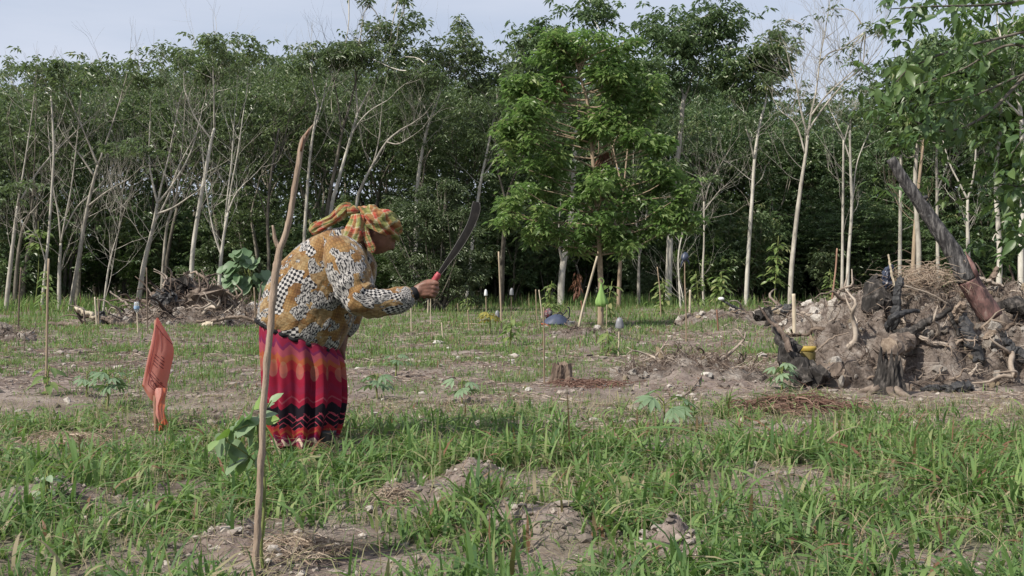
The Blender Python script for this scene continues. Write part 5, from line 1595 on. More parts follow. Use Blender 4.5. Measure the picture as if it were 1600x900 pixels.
def stones():
    rng = np.random.default_rng(81)
    m, n, b = material('pale_stone')
    f = noise_fac(n, 14, 6, 0.65)
    n.links.new(ramp(n, [(0.3, (0.30, 0.275, 0.245)), (0.6, (0.52, 0.50, 0.455)), (0.8, (0.62, 0.60, 0.55))], f), b.inputs['Base Color'])
    b.inputs['Roughness'].default_value = 0.9
    bump(n, b, f, 0.6, 0.02)
    M['stone'] = m
    var = []
    for s in range(5):
        V, Fc = rocky(20 + s, 2, 0.45, 1.4, (1, 0.8, 0.55))
        var.append(MB().add(V, [Fc]).mesh('stone', m, False))
    rows = [(684, 537, 9, 'flat white stone, the larger of two below the short leaning stick'), (701, 545, 6, 'white stone just right of the large flat white one'), (783, 560, 5, 'pale wedge stone left of the stake before the blue bag'), (826, 608, 7, 'white stone left of the squat stump base'),
            (820, 602, 4, 'small white stone touching the one left of the squat stump'), (659, 612, 6, 'pale stone among cassava seedlings right of the skirt'), (928, 656, 9, 'flat pale stone at the edge of the near grass'), (745, 562, 5, 'pale clod in the stony row across mid field, left part'),
            (716, 560, 4, 'smallest pale clod in the stony row across mid field'), (640, 562, 5, 'pale clod nearest the skirt in the stony row'), (285, 690, 11, 'grey flat stone lying right of the orange bag'), (320, 691, 8, 'pale flat stone between the orange bag and the skirt'),
            (880, 768, 5, 'white pebble beside the clay ridge in the near grass'), (598, 623, 5, 'small pale stone at the foot of the seedling by the skirt'), (1010, 560, 5, 'pale stone on the bare patch left of the twig heap'), (1060, 620, 6, 'pale stone before the brown twig heap'),
            (130, 655, 8, 'pale stone in the grass left of the orange bag'), (1105, 600, 8, 'pale clay block at the right end of the brown twig heap'), (945, 600, 5, 'small pale stone right of the squat stump'), (30, 640, 7, 'pale stone near the left border in mid field'),
            (560, 577, 5, 'pale stone right beside the waist of the skirt'), (480, 620, 0, '')]
    for i, (px, py, w, label) in enumerate(rows):
        if not w: continue
        D = ground_depth(py)
        x = (px - CX) / FPX * D
        o = link('stone', var[i % 5], None, (x, D, float(height(x, D)) + 0.12 * w * D / FPX))
        o.scale = (w * D / FPX * rng.uniform(0.9, 1.2),) * 3
        o.rotation_euler = (rng.normal(0, 0.15), rng.normal(0, 0.15), rng.uniform(0, 6.28))
        tag(o, label, 'stone', 'pale stones scattered over the cleared field')
    # fallen sticks on the soil
    rows = [([(875, 622), (905, 625), (945, 630)], 3, 'long pale stick lying left to right below the squat stump'), ([(705, 642), (740, 640), (790, 643)], 2.5, 'thin stick lying beyond the near grass right of the woman'), ([(985, 560), (1008, 570), (1010, 580), (985, 588)], 3, 'curved white stick hooked on the bare patch'),
            ([(1050, 628), (1075, 615), (1100, 598)], 4, 'grey branch slanting over the brown twig heap'), ([(520, 668), (532, 664), (546, 668)], 9, 'grey stick poking out behind the skirt hem'), ([(985, 468), (1000, 472), (1012, 474)], 3, 'pale stick lying behind the grey bucket'),
            ([(1175, 500), (1200, 520), (1230, 545)], 2.5, 'long thin bare stem leaning before the right debris'), ([(720, 505), (750, 506), (765, 507)], 3, 'grey stick lying at the back of the field under the blade'), ([(80, 682), (110, 687), (160, 690)], 3, 'dry stick in the grass at left below the orange bag'),
            ([(930, 664), (938, 660), (945, 656)], 4, 'short dark stick beside the flat pale stone'), ([(1155, 655), (1180, 640), (1210, 622)], 3, 'reddish bent stick on the rusty brush heap')]
    for px_, w, label in rows:
        pts = []
        for x, y in px_:
            D = ground_depth(y)
            X = (x - CX) / FPX * D
            pts.append((X, D, float(height(X, D)) + w * D / FPX * 0.5))
        mb = MB()
        r = w * ground_depth(px_[0][1]) / FPX * 0.5
        org = np.array(pts[0])
        tube(mb, smooth_path(np.array(pts) - org, 12), np.linspace(r, r * 0.6, 12), 7, 0, 0.5, rough=0.08, rng=rng)
        tag(mb.build('stick', M['twig'], None, True, False, org.tolist()), label, 'stick')
stones()
# ------------------------------------------------------------------ heaps of cleared soil, roots and burnt wood
def mound_material():
    m, n, b = material('mound_soil')
    a = noise_fac(n, 4.6, 8, 0.74)
    c = ramp(n, [(0.28, (0.035, 0.028, 0.025)), (0.40, (0.12, 0.098, 0.085)), (0.52, (0.225, 0.19, 0.168)), (0.70, (0.43, 0.395, 0.36))], a)
    f = noise_fac(n, 26, 6, 0.72)
    n.links.new(mixc(n, 0.8, c, ramp(n, [(0.3, (0.35, 0.34, 0.33)), (0.6, (0.85, 0.84, 0.83)), (0.8, (1.0, 1.0, 1.0))], f), 'MULTIPLY'), b.inputs['Base Color'])
    b.inputs['Roughness'].default_value = 0.95
    b.inputs['Specular IOR Level'].default_value = 0.1
    bump(n, b, f, 1.0, 0.03)
    return m
M['mound'] = mound_material()
M['clod'] = wood_material('clay_clod', [(0.28, (0.15, 0.125, 0.105)), (0.48, (0.34, 0.305, 0.27)), (0.7, (0.54, 0.51, 0.47))], 12, None, 0.95, 1.0, 0.1, 0.3, 0.02)
M['clod_yellow'] = wood_material('yellowish_clod', [(0.28, (0.17, 0.13, 0.085)), (0.5, (0.33, 0.265, 0.185)), (0.72, (0.47, 0.41, 0.33))], 12, None, 0.95, 1.0, 0.1, 0.2, 0.02)
M['root'] = wood_material('old_root', [(0.25, (0.035, 0.027, 0.023)), (0.5, (0.125, 0.095, 0.078)), (0.75, (0.29, 0.245, 0.205))], 12, None, vary=0.55)
M['log'] = wood_material('weathered_log', [(0.25, (0.055, 0.043, 0.036)), (0.5, (0.14, 0.11, 0.09)), (0.75, (0.28, 0.235, 0.195))], 14, (1, 1, 0.3), 0.9, 0.9, dist=0.02)
M['cut_wood'] = wood_material('cut_wood', [(0.3, (0.09, 0.07, 0.055)), (0.5, (0.20, 0.155, 0.12)), (0.75, (0.32, 0.265, 0.21))], 26, None)
M['red_wood'] = wood_material('peeled_red_wood', [(0.34, (0.03, 0.024, 0.024)), (0.47, (0.10, 0.062, 0.058)), (0.58, (0.175, 0.098, 0.09)), (0.72, (0.28, 0.215, 0.19))], 16, (1, 1, 0.4), 0.7, 0.7, dist=0.01)

CLODS = []
def clod_meshes():
    for s in range(6):
        V, Fc = rocky(40 + s, 2, 0.7, 1.9, (1, 0.9, 0.72))
        CLODS.append([MB().add(V, [Fc]).mesh('clod', M[k], False) for k in ('clod', 'clod_yellow')])
clod_meshes()

def root_meshes():
    out = []
    for s in range(8):
        rng = np.random.default_rng(600 + s)
        p = [np.zeros(3)]
        d = unit(np.array([1.0, 0, 0.3]))
        for i in range(7):
            d = unit(d + rng.normal(0, 0.42, 3))
            p.append(p[-1] + d / 7)
        mb = MB()
        tube(mb, smooth_path(p, 14), np.linspace(0.045, 0.008, 14), 6, 0, 0.5, rough=0.12, rng=rng)
        for k in (2, 4, 5)[:rng.integers(1, 4)]:
            q = p[k] + unit(d + rng.normal(0, 0.8, 3)) * 0.3
            tube(mb, smooth_path([p[k], (p[k] + q) / 2 + rng.normal(0, 0.05, 3), q], 7), np.linspace(0.022, 0.004, 7), 5, 0, 0.5, rough=0.1, rng=rng)
        out.append([mb.mesh('root', M['root']), None])
        c = out[-1][0].copy()
        c.materials.clear()
        c.materials.append(M['twig'])
        out[-1][1] = c
    return out
ROOTS = root_meshes()

def mound(name, label, bumps, x0, x1, y0, y1, step, seed, n_clod, n_root, clod_size, root_size, n_fibre, yellow=0.2):
    """a heap as an uneven sheet over rounded bumps (px, py of its top, depth, half widths x, y)"""
    rng = np.random.default_rng(seed)
    xs, ys = np.arange(x0, x1, step), np.arange(y0, y1, step)
    B = [(P(px, py, D), rx, ry) for px, py, D, rx, ry in bumps]
    def hz(X, Y):
        # the rim of each bump is warped so that no outline is round
        wx, wy = X + 0.28 * (fbm(X * 2.6, Y * 2.6, 3, seed + 1) - 0.5), Y + 0.28 * (fbm(X * 2.6, Y * 2.6, 3, seed + 2) - 0.5)
        h = np.zeros_like(X)
        for p, rx, ry in B:
            q = np.maximum(0, 1 - np.hypot((wx - p.x) / rx, (wy - p.y) / ry) ** 1.6)
            h = np.maximum(h, p.z * q ** 0.75)
        k = np.clip(h * 3, 0, 1)
        r = np.abs(fbm(X * 4.5, Y * 4.5, 4, seed + 3, 0.6) - 0.5) * 2
        h = h + k * (0.24 * (fbm(X * 3, Y * 3, 4, seed + 4, 0.65) - 0.5) - 0.16 * (1 - r) ** 3 + 0.12 * (fbm(X * 12, Y * 12, 4, seed + 5, 0.7) - 0.5))
        return h
    X, Y = np.meshgrid(xs, ys)
    Z = hz(X, Y)
    V = np.stack([X, Y, height(X, Y) + np.where(Z > 0.012, Z, -0.08)], -1).reshape(-1, 3)
    n, k = X.shape
    idx = np.arange(n * k).reshape(n, k)
    q = np.stack([idx[:-1, :-1], idx[:-1, 1:], idx[1:, 1:], idx[1:, :-1]], -1).reshape(-1, 4)
    keep = (Z.ravel()[q] > 0.012).any(1)
    c = np.array([(x0 + x1) / 2, (y0 + y1) / 2, 0.0])
    t = empty(name, c.tolist(), label, 'heap')
    mb = MB().add(V - c, [q[keep]], 0)
    mb.build('soil', M['mound'], t)
    # pieces on it
    def spots(n, lo=0.02):
        out = []
        for _ in range(60):
            if len(out) >= n: break
            x, y = rng.uniform(x0, x1, 400), rng.uniform(y0, y1, 400)
            z = hz(x, y)
            ok = z > lo
            out += list(zip(x[ok], y[ok], z[ok] + height(x[ok], y[ok])))
        return [np.array(p) - c for p in out[:n]]
    for p in spots(n_clod):
        s = clod_size * min(2.2, rng.lognormal(0, 0.5))
        o = link('clod', CLODS[rng.integers(6)][int(rng.random() < yellow)], t, (p + np.array([0, 0, 0.2 * s])).tolist())
        o.scale = (s, s * rng.uniform(0.7, 1.2), s * rng.uniform(0.6, 1.0))
        o.rotation_euler = tuple(rng.uniform(0, 6.28, 3))
    for p in spots(n_root, 0.06):
        s = root_size * rng.lognormal(0, 0.4)
        o = link('root', ROOTS[rng.integers(8)][int(rng.random() < 0.4)], t, (p - np.array([0, 0, 0.06 * s])).tolist())
        o.scale = (s, s, s)
        o.rotation_euler = (rng.normal(0, 0.5), rng.normal(-0.15, 0.35), rng.uniform(0, 6.28))
    # fibres and thin roots, too fine to count
    fb = MB()
    for p in spots(n_fibre, 0.04):
        L_ = root_size * rng.uniform(0.25, 0.9)
        a, e = rng.uniform(0, 6.28), rng.normal(0.25, 0.45)
        d = np.array([math.cos(a) * math.cos(e), math.sin(a) * math.cos(e), math.sin(e)])
        m_ = p + d * L_ * 0.5 + rng.normal(0, 0.1, 3) * L_
        q_ = p + d * L_ + rng.normal(0, 0.15, 3) * L_ - np.array([0, 0, 0.15 * L_])
        w = root_size * rng.uniform(0.004, 0.012)
        tube(fb, [p - np.array([0, 0, 0.02]), m_, q_], [w, w * 0.8, w * 0.3], 3, 0, rng.random(), cap=False)
    f = fb.build('fibres', M['litter'], t, False)
    f['kind'] = 'stuff'
    return t, hz

R_BUMPS = [(1400, 425, 9.7, .62, .8), (1345, 446, 9.5, .42, .55), (1445, 420, 9.3, .42, .6), (1505, 440, 9.6, .5, .65), (1570, 434, 9.8, .65, .8), (1640, 432, 9.5, .7, .8), (1710, 450, 9.3, .7, .9), (1312, 500, 9.0, .40, .45), (1375, 478, 9.0, .42, .42),
           (1455, 480, 8.8, .42, .45), (1540, 495, 8.9, .45, .5), (1610, 510, 8.7, .5, .5), (1425, 566, 8.45, .36, .28), (1590, 588, 8.35, .55, .35), (1325, 548, 8.55, .30, .3), (1480, 560, 8.5, .35, .3), (1690, 560, 8.4, .5, .4)]
mound('debris_heap', 'large heap of grey soil, roots and charred wood at the right', R_BUMPS, 2.35, 6.6, 7.9, 11.0, 0.022, 51, 295, 295, 0.029, 0.27, 7500, 0.25)
L_BUMPS = [(300, 434, 20.6, .75, .8), (275, 450, 20.3, .6, .7), (245, 468, 20.0, .6, .7), (210, 484, 19.6, .6, .7), (185, 494, 19.5, .5, .5), (335, 456, 20.4, .7, .7), (375, 474, 20.3, .7, .7), (310, 474, 19.6, .7, .6), (350, 488, 19.4, .7, .5), (260, 486, 19.3, .6, .5), (415, 484, 20.4, .8, .7), (460, 490, 20.4, .7, .6)]
mound('root_heap', 'heap of brown earth and tangled roots before the plantation at left', L_BUMPS, -8.9, -3.6, 18.5, 21.8, 0.05, 52, 120, 150, 0.07, 0.6, 2600, 0.05)
mound('low_debris_heap', 'low strip of grey debris behind the broad pale post', [(1200, 480, 18.6, .8, .7), (1240, 474, 18.9, .8, .7), (1160, 488, 18.4, .8, .6), (1285, 462, 17.6, .8, .8), (1320, 470, 16.4, .8, .9), (1110, 495, 18.2, .7, .5), (1355, 452, 17.2, .9, .9)], 3.0, 7.6, 17.0 - 1.6, 20.2, 0.05, 53, 70, 60, 0.08, 0.55, 700, 0.2)
mound('brown_twig_heap', 'low brown twig heap with pale clods in the middle of the bare soil', [(1050, 566, 9.4, .5, .45), (1095, 568, 9.2, .45, .4), (1140, 576, 8.9, .4, .35), (1010, 578, 9.0, .35, .3)], 0.8, 2.9, 8.4, 10.2, 0.03, 54, 34, 34, 0.035, 0.3, 1300, 0.2)
mound('dry_brush_heap', 'low heap of dry grey brush in front of the blue bag', [(880, 520, 15.4, .6, .4), (915, 518, 15.2, .6, .4), (950, 521, 15.0, .5, .35), (850, 521, 15.2, .5, .3)], 0.1, 2.4, 14.2, 16.2, 0.05, 55, 10, 14, 0.04, 0.2, 1300, 0.1)
mound('dark_clump', 'dark clump of soil and roots at the left border', [(5, 512, 14.9, .35, .3), (24, 518, 14.7, .3, .3)], -8.1, -6.9, 14.2, 15.5, 0.03, 56, 12, 14, 0.05, 0.35, 260, 0.0)

def brush(label, px, py, wpx, hpx, n, mat, seed, name='brush_heap', r=0.004):
    """a dome of dry stalks"""
    rng = np.random.default_rng(seed)
    D = ground_depth(py)
    k = D / FPX
    x0 = (px - CX) / FPX * D
    base = np.array([x0, D, float(height(x0, D))])
    mb = MB()
    for i in range(n):
        a, rr = rng.uniform(0, 6.28), math.sqrt(rng.random())
        p = np.array([math.cos(a) * rr * wpx * k * 0.5, math.sin(a) * rr * wpx * k * 0.35, 0.0])
        p[2] = hpx * k * (1 - rr ** 2) * rng.uniform(0.3, 1.0)
        b = rng.uniform(0, 6.28)
        L_ = wpx * k * rng.uniform(0.15, 0.4)
        d = np.array([math.cos(b), math.sin(b) * 0.7, rng.normal(0, 0.25)])
        q = p + d * L_
        q[2] = max(0.005, q[2] - 0.35 * L_)
        m_ = (p + q) / 2 + np.array([0, 0, 0.12 * L_]) + rng.normal(0, 0.06, 3) * L_
        w = r * rng.uniform(0.5, 1.3)
        tube(mb, smooth_path([p, m_, q], 5), np.linspace(w, w * 0.4, 5), 3, 0, rng.random(), cap=False)
    o = mb.build(name, mat, None, False, False, base.tolist())
    tag(o, label, 'brush', None, 'stuff')
    return o

def dry_material(name, a, b_, c):
    m, n, b = material(name)
    n.links.new(ramp(n, [(0, a), (0.5, b_), (1, c)], attr(n)), b.inputs['Base Color'])
    b.inputs['Roughness'].default_value = 0.9
    b.inputs['Specular IOR Level'].default_value = 0.12
    return m
M['rust_brush'] = dry_material('rusty_brush', (0.075, 0.04, 0.032), (0.15, 0.088, 0.07), (0.25, 0.17, 0.135))
M['straw'] = dry_material('straw', (0.17, 0.12, 0.09), (0.30, 0.235, 0.18), (0.42, 0.35, 0.28))
brush('rusty red brown brush lying in front of the charred root log', 1245, 648, 160, 26, 420, M['rust_brush'], 1, r=0.0045)
brush('dome of dry straw in the near grass at right', 1232, 706, 96, 36, 420, M['straw'], 2, r=0.003)
brush('flattened dry straw in the near grass at lower left', 470, 868, 170, 24, 260, M['straw'], 3, r=0.0022)
brush('flattened dry straw left of the orange bag', 105, 690, 130, 16, 240, M['straw'], 4, r=0.003)
brush('reddish brush at the foot of the squat stump', 925, 600, 110, 12, 260, M['rust_brush'], 5, r=0.004)
brush('brown grass clump left of the clay ridge', 615, 790, 70, 30, 260, M['straw'], 6, r=0.002)
brush('straw patch on the crest of the right debris heap', 1440, 600, 10, 4, 10, M['straw'], 7)
bpy.data.objects.remove(bpy.data.objects['brush_heap.006'])

def crest_straw():
    rng = np.random.default_rng(12)
    mb = MB()
    c = np.array(P(1440, 432, 9.2))
    for i in range(620):
        q = rng.normal(0, 1, 3) * np.array([0.16, 0.16, 0.06]) + np.array([0, 0, 0.0])
        a = rng.uniform(0, 6.28)
        L_ = rng.uniform(0.06, 0.22)
        p1 = q + np.array([math.cos(a), math.sin(a), rng.normal(0, 0.3)]) * L_
        p1[2] -= 0.3 * L_
        tube(mb, smooth_path([q, (q + p1) / 2 + rng.normal(0, 0.02, 3), p1], 5), np.linspace(0.003, 0.001, 5), 3, 0, rng.random(), cap=False)
    tag(mb.build('straw_clump', M['straw'], None, False, False, c.tolist()), 'matted dry grass clump on the crest of the right debris heap', 'straw', None, 'stuff')
crest_straw()

def log(label, path, mat, seed, cat='log', name='log', D=8.5, ends=None, rough=0.09, sides=14, n=30):
    """a log or snag: path of (px, py, radius px, depth offset)"""
    rng = np.random.default_rng(seed + 300)
    base = np.array(P(path[-1][0], path[-1][1], D + path[-1][3]))
    A = smooth_path([np.append(np.array(P(x, y, D + dd)) - base, r * (D + dd) / FPX) for x, y, r, dd in path], n)
    t = empty(name, base.tolist(), label, cat)
    mb = MB()
    r = A[:, 3] * (1 + rng.normal(0, 0.06, n)) * 0.86
    bend = np.stack([n_ for n_ in (vnoise(np.arange(n) * 0.45, np.full(n, seed + 0.3), 7), vnoise(np.arange(n) * 0.45, np.full(n, seed + 0.7), 8), vnoise(np.arange(n) * 0.45, np.full(n, seed + 0.9), 9))], -1) - 0.5
    path3 = A[:, :3] + bend * np.minimum(A[:, 3], 0.09)[:, None] * 0.9
    tube(mb, path3, np.maximum(r, 0.002), sides, 0, 0.5, rough=rough, rng=rng)
    # weathered skin: ridges along the grain, broken ragged ends
    v = mb.v[0].reshape(n, sides, 3)
    for row, sg in ((0, -1), (n - 1, 1)):
        d = unit(path3[row] - path3[row - sg])
        v[row] += d * (rng.uniform(-0.9, 0.9, sides) * r[row])[:, None] * (0 if ends else 1)
    c = path3[:, None]
    f = np.array([[mnoise.fractal(Vector(q * 11), 1.0, 2.0, 4) for q in rw] for rw in v])
    v[:] = c + (v - c) * (1 + 0.28 * f)[..., None]
    mb.build('wood', M[mat], t, sides < 9)
    if ends:
        for which in ends:
            i, s = (0, -1) if which == 'top' else (n - 1, 1)
            d = unit(A[i, :3] - A[i - s, :3])
            e = MB()
            tube(e, [A[i, :3] + d * 0.001, A[i, :3] + d * 0.006], [A[i, 3] * 0.93, A[i, 3] * 0.9], 16, 0, rough=0.04, rng=rng)
            e.build('cut_end', M['cut_wood'], t)
    return t

def logs():
    rng = np.random.default_rng(77)
    # the great leaning pole
    D = 9.0
    path = [(1392, 248, 7.6, 0.1), (1412, 280, 9, 0.1), (1440, 320, 10.3, 0.08), (1470, 364, 12, 0.05), (1492, 397, 13.5, 0.03), (1508, 428, 15.5, 0.0), (1522, 452, 16, 0.0), (1545, 488, 17.5, 0.0), (1572, 528, 20, 0.02), (1612, 585, 22, 0.05)]
    base = np.array(P(1612, 585, D))
    A = smooth_path([np.append(np.array(P(x, y, D + dd)) - base, r * D / FPX) for x, y, r, dd in path], 70)
    t = empty('charred_pole', base.tolist(), 'long charred pole leaning out of the right debris heap, peeled red at its foot', 'log')
    for nm, lo, hi, mat in (('charred_shaft', 0, 42, 'char_sheen'), ('peeled_section', 41, 56, 'red_wood'), ('butt', 55, 70, 'log')):
        mb = MB()
        r = A[lo:hi, 3] * (1 + rng.normal(0, 0.022, hi - lo))
        if nm == 'peeled_section': r *= 0.99
        tube(mb, A[lo:hi, :3], r, 18, 0, 0.5, rough=0.035, rng=rng)
        mb.build(nm, M[mat], t)
    mb = MB()
    tube(mb, [A[31, :3] + np.array([0.05, -0.085, 0.03]), A[36, :3] + np.array([0.045, -0.10, 0.03]), A[41, :3] + np.array([0.03, -0.112, 0.02])], [0.004, 0.022, 0.02], 8, 0, rough=0.1, rng=rng, flat=0.4)
    mb.build('peeled_strip', M['red_wood'], t)
    for f, dx, dz in ((20, -0.07, 0.06), (14, 0.07, 0.03), (27, 0.08, -0.02)):
        kb = MB()
        tube(kb, [A[f, :3], A[f, :3] + np.array([dx * 0.9, -0.05, dz])], [0.028, 0.016], 8, 0, rough=0.1, rng=rng)
        kb.build('knot', M['char'], t)
    log('charred root log with a thin raised root end left of the right heap', [(1198, 486, 2.5, 0.5), (1212, 508, 5, 0.4), (1226, 532, 12, 0.3), (1240, 556, 20, 0.15), (1258, 580, 24, 0.0), (1280, 598, 21, -0.1)], 'char_grey', 1, D=8.35, rough=0.13, sides=18)
    log('short thick brown log lying at the foot of the charred root log', [(1275, 588, 14, 0.3), (1290, 586, 18, 0.2), (1305, 587, 18, 0.1), (1316, 590, 15, 0.05)], 'log', 2, D=8.3, rough=0.1, sides=16)
    log('thin bare root reaching up left from the charred root log', [(1186, 478, 1.4, 0.3), (1200, 498, 2.4, 0.3), (1222, 520, 4, 0.2), (1236, 548, 6, 0.1)], 'root', 3, D=8.3, cat='root', name='root')
    log('upright black snag with a knobbly head on the right heap', [(1410, 436, 4.5, 0.0), (1404, 446, 7, 0.0), (1402, 466, 6.5, 0), (1400, 488, 7.5, 0), (1396, 520, 10, 0.1)], 'char', 4, D=8.75, cat='snag', name='snag')
    log('curved black limb arching beside the upright snag', [(1436, 486, 3, 0.1), (1418, 486, 5, 0), (1400, 494, 6.5, -0.05), (1390, 506, 6, 0), (1387, 518, 4, 0.05)], 'char', 5, D=8.6, cat='limb', name='limb')
    log('black branch running right from the cut log to a forked tip', [(1484, 484, 4, 0.0), (1468, 494, 5, 0), (1446, 504, 7, 0), (1424, 515, 9, 0), (1404, 522, 8, 0.05)], 'char_grey', 6, D=8.5, cat='branch', name='branch')
    log('thick cut log with a pale round face in the right heap', [(1390, 541, 15, -0.15), (1402, 538, 16, -0.05), (1420, 534, 15, 0.1), (1440, 530, 13, 0.3)], 'log', 7, D=8.35, ends=['top'], rough=0.06, sides=18)
    log('blackened short log slanting under the red section of the pole', [(1502, 488, 10, 0.1), (1508, 510, 12, 0.0), (1516, 536, 13, -0.1), (1528, 562, 12, -0.15)], 'char', 8, D=8.6, rough=0.06, sides=14)
    log('black log lying low at the right end of the heap', [(1568, 522, 5, 0), (1580, 542, 9, 0), (1598, 556, 11, 0), (1640, 560, 12, 0.1)], 'char', 9, D=8.4, rough=0.08, sides=14)
    log('brown crooked root across the middle of the right heap', [(1498, 536, 2.2, 0), (1478, 538, 3.2, 0), (1458, 537, 4, 0), (1444, 530, 4, 0), (1430, 522, 2.5, 0.1)], 'root', 10, D=8.45, cat='root', name='root')
    log('dark branch hanging down from the black forked tip', [(1484, 486, 3.5, 0), (1490, 505, 3.5, 0), (1498, 525, 3, 0), (1502, 552, 2, 0)], 'char_grey', 11, D=8.5, cat='branch', name='branch')
    log('orange brown splintered root plate under the pole', [(1508, 472, 3, 0), (1500, 482, 9, 0), (1492, 492, 10, 0), (1486, 500, 3, 0)], 'cut_wood', 12, D=8.65, cat='root plate', name='root_plate', rough=0.2)
    log('orange brown splinter right of the slanting black log', [(1556, 518, 3, 0), (1546, 522, 7, 0), (1538, 528, 3, 0)], 'cut_wood', 13, D=8.5, cat='splinter', name='splinter', rough=0.2)
    log('upright broken stub on the crest right of the pole', [(1557, 418, 3.5, 0), (1552, 430, 5, 0), (1548, 444, 5.5, 0)], 'stump_wood', 14, D=9.7, cat='stub', name='stub')
    log('pale branch lying along the crest right of the pole', [(1520, 432, 3, 0), (1540, 438, 3.5, 0), (1566, 446, 3, 0)], 'twig', 15, D=9.6, cat='branch', name='branch')
    log('dark rounded old stump near the top of the right heap', [(1372, 446, 19, 0.1), (1372, 456, 22, 0.05), (1374, 470, 24, 0.0), (1376, 486, 23, 0.0)], 'char_grey', 16, D=9.2, cat='stump', name='old_stump', rough=0.06, sides=20)
    log('black charred lump half buried at the base of the right heap', [(1478, 612, 6, 0), (1488, 610, 10, 0), (1500, 607, 11, 0), (1512, 604, 8, 0)], 'char', 17, D=8.05, cat='log', rough=0.14)
    log('flat black board of burnt wood under the heap', [(1440, 608, 3, 0), (1460, 606, 5, 0), (1480, 606, 4, 0)], 'char', 18, D=8.1, rough=0.14)
    log('black charred log at the far right edge of the heap', [(1570, 478, 10, 0), (1590, 478, 13, 0), (1625, 480, 13, 0)], 'char_grey', 19, D=9.2, rough=0.1, sides=14)
    log('thin pale branch slanting over the straw clump', [(1405, 444, 1.5, 0), (1432, 452, 1.8, 0), (1460, 462, 1.8, 0), (1480, 474, 1.5, 0)], 'twig', 20, D=8.85, cat='branch', name='branch')
    log('thin bent branch rising before the yellowish clod', [(1326, 520, 1.2, 0), (1304, 526, 1.6, 0), (1285, 540, 1.8, 0), (1274, 550, 1.5, 0)], 'twig', 21, D=8.3, cat='branch', name='branch')
    # stick with black cloth on the heap
    log('pale stick rising behind the black cloth on the heap', [(1388, 398, 1.4, 0), (1392, 420, 1.6, 0), (1397, 446, 1.8, 0)], 'stake_pale', 22, D=9.1, cat='stick', name='stick')
    log('black cloth draped over a stub on the crest of the heap', [(1392, 415, 3.5, 0), (1388, 424, 6, 0), (1386, 436, 7, 0), (1384, 448, 5, 0)], 'plastic_navy', 23, D=9.15, cat='cloth', name='black_cloth', rough=0.16)
    # left heap
    log('long pale plank lying at the left end of the root heap', [(116, 481, 4.5, 0), (130, 487, 5, 0), (144, 493, 5, 0), (158, 500, 4.5, 0)], 'stake_pale', 30, D=19.2, cat='plank', name='plank', sides=4)
    log('dark broken log end right of the two left stakes', [(157, 492, 7, 0), (164, 498, 8, 0), (172, 504, 6, 0)], 'char', 31, D=19.0)
    log('brown log running into the root heap from the left', [(160, 496, 3, 0), (180, 504, 6, 0), (204, 512, 6, 0)], 'log', 32, D=18.9)
    log('long grey log lying low left of the root heap', [(75, 505, 2, 0), (105, 507, 4, 0), (140, 510, 4, 0), (180, 511, 3, 0)], 'log', 33, D=18.7)
    log('dark overturned root plate on top of the root heap', [(262, 456, 12, 0.1), (272, 452, 16, 0.1), (284, 448, 14, 0.1), (296, 446, 8, 0.2)], 'char_grey', 34, D=20.2, cat='root plate', name='root_plate', rough=0.25, sides=16)
    log('black hollow root mass in the middle of the root heap', [(240, 474, 7, 0), (250, 468, 12, 0), (262, 462, 12, 0), (268, 458, 6, 0)], 'char', 35, D=19.7, cat='root mass', name='root_mass', rough=0.25, sides=16)
    log('large earthy root ball at the right of the root heap', [(298, 486, 12, 0.2), (312, 472, 22, 0.1), (334, 466, 22, 0.1), (354, 464, 10, 0.2)], 'log', 36, D=19.9, cat='root ball', name='root_ball', rough=0.2, sides=18)
    log('long thin log lying along the foot of the root heap', [(308, 502, 2.5, 0), (340, 500, 3, 0), (370, 495, 3, 0), (398, 500, 2, 0)], 'twig', 37, D=18.9)
    log('pale cut log lying before the root ball', [(316, 509, 4, 0), (324, 507, 5, 0), (332, 505, 4, 0)], 'stake_pale', 38, D=18.7, ends=['top'])
    log('pale bent branch at the left shoulder of the root heap', [(172, 456, 1, 0), (186, 466, 1.4, 0), (196, 474, 2, 0), (202, 480, 2, 0)], 'twig', 39, D=19.6, cat='branch', name='branch')
    log('tangle of upright roots crowning the root heap', [(296, 424, 1.5, 0), (290, 432, 4, 0), (294, 444, 7, 0), (300, 456, 8, 0)], 'root', 40, D=20.5, cat='root', name='root', rough=0.25)
    log('stub of a branch at the right end of the root heap', [(353, 455, 1.5, 0), (360, 460, 2, 0), (366, 464, 2, 0)], 'twig', 41, D=20.0, cat='branch', name='branch')
    # low debris and strays
    log('charred branch with a white tip poking up right of centre', [(1128, 468, 1.6, 0), (1136, 474, 2, 0), (1150, 480, 2.2, 0), (1160, 485, 1.6, 0)], 'char', 50, D=18.0, cat='branch', name='branch')
    tag(MB().add(rocky(5, 2, 0.2)[0] * np.array([0.055, 0.04, 0.045]), [rocky(5, 2, 0.2)[1]]).build('white_cup', M['plastic_white'], None, True, False, tuple(P(1127, 467, 18.0))), 'white plastic scrap on the tip of the charred branch', 'cup')
    log('frayed grey root clump left of the charred root log', [(1180, 492, 4, 0), (1188, 490, 9, 0), (1198, 488, 8, 0), (1206, 492, 3, 0)], 'char_grey', 51, D=12.0, cat='root clump', name='root_clump', rough=0.3, sides=14)
    log('black curved branch on the low debris strip', [(1205, 486, 1.5, 0), (1214, 482, 2, 0), (1222, 476, 2, 0)], 'char', 52, D=18.2, cat='branch', name='branch')
    log('dark lump of burnt wood behind the broad pale post', [(1222, 488, 4, 0), (1232, 484, 8, 0), (1240, 484, 6, 0)], 'char', 53, D=18.2)

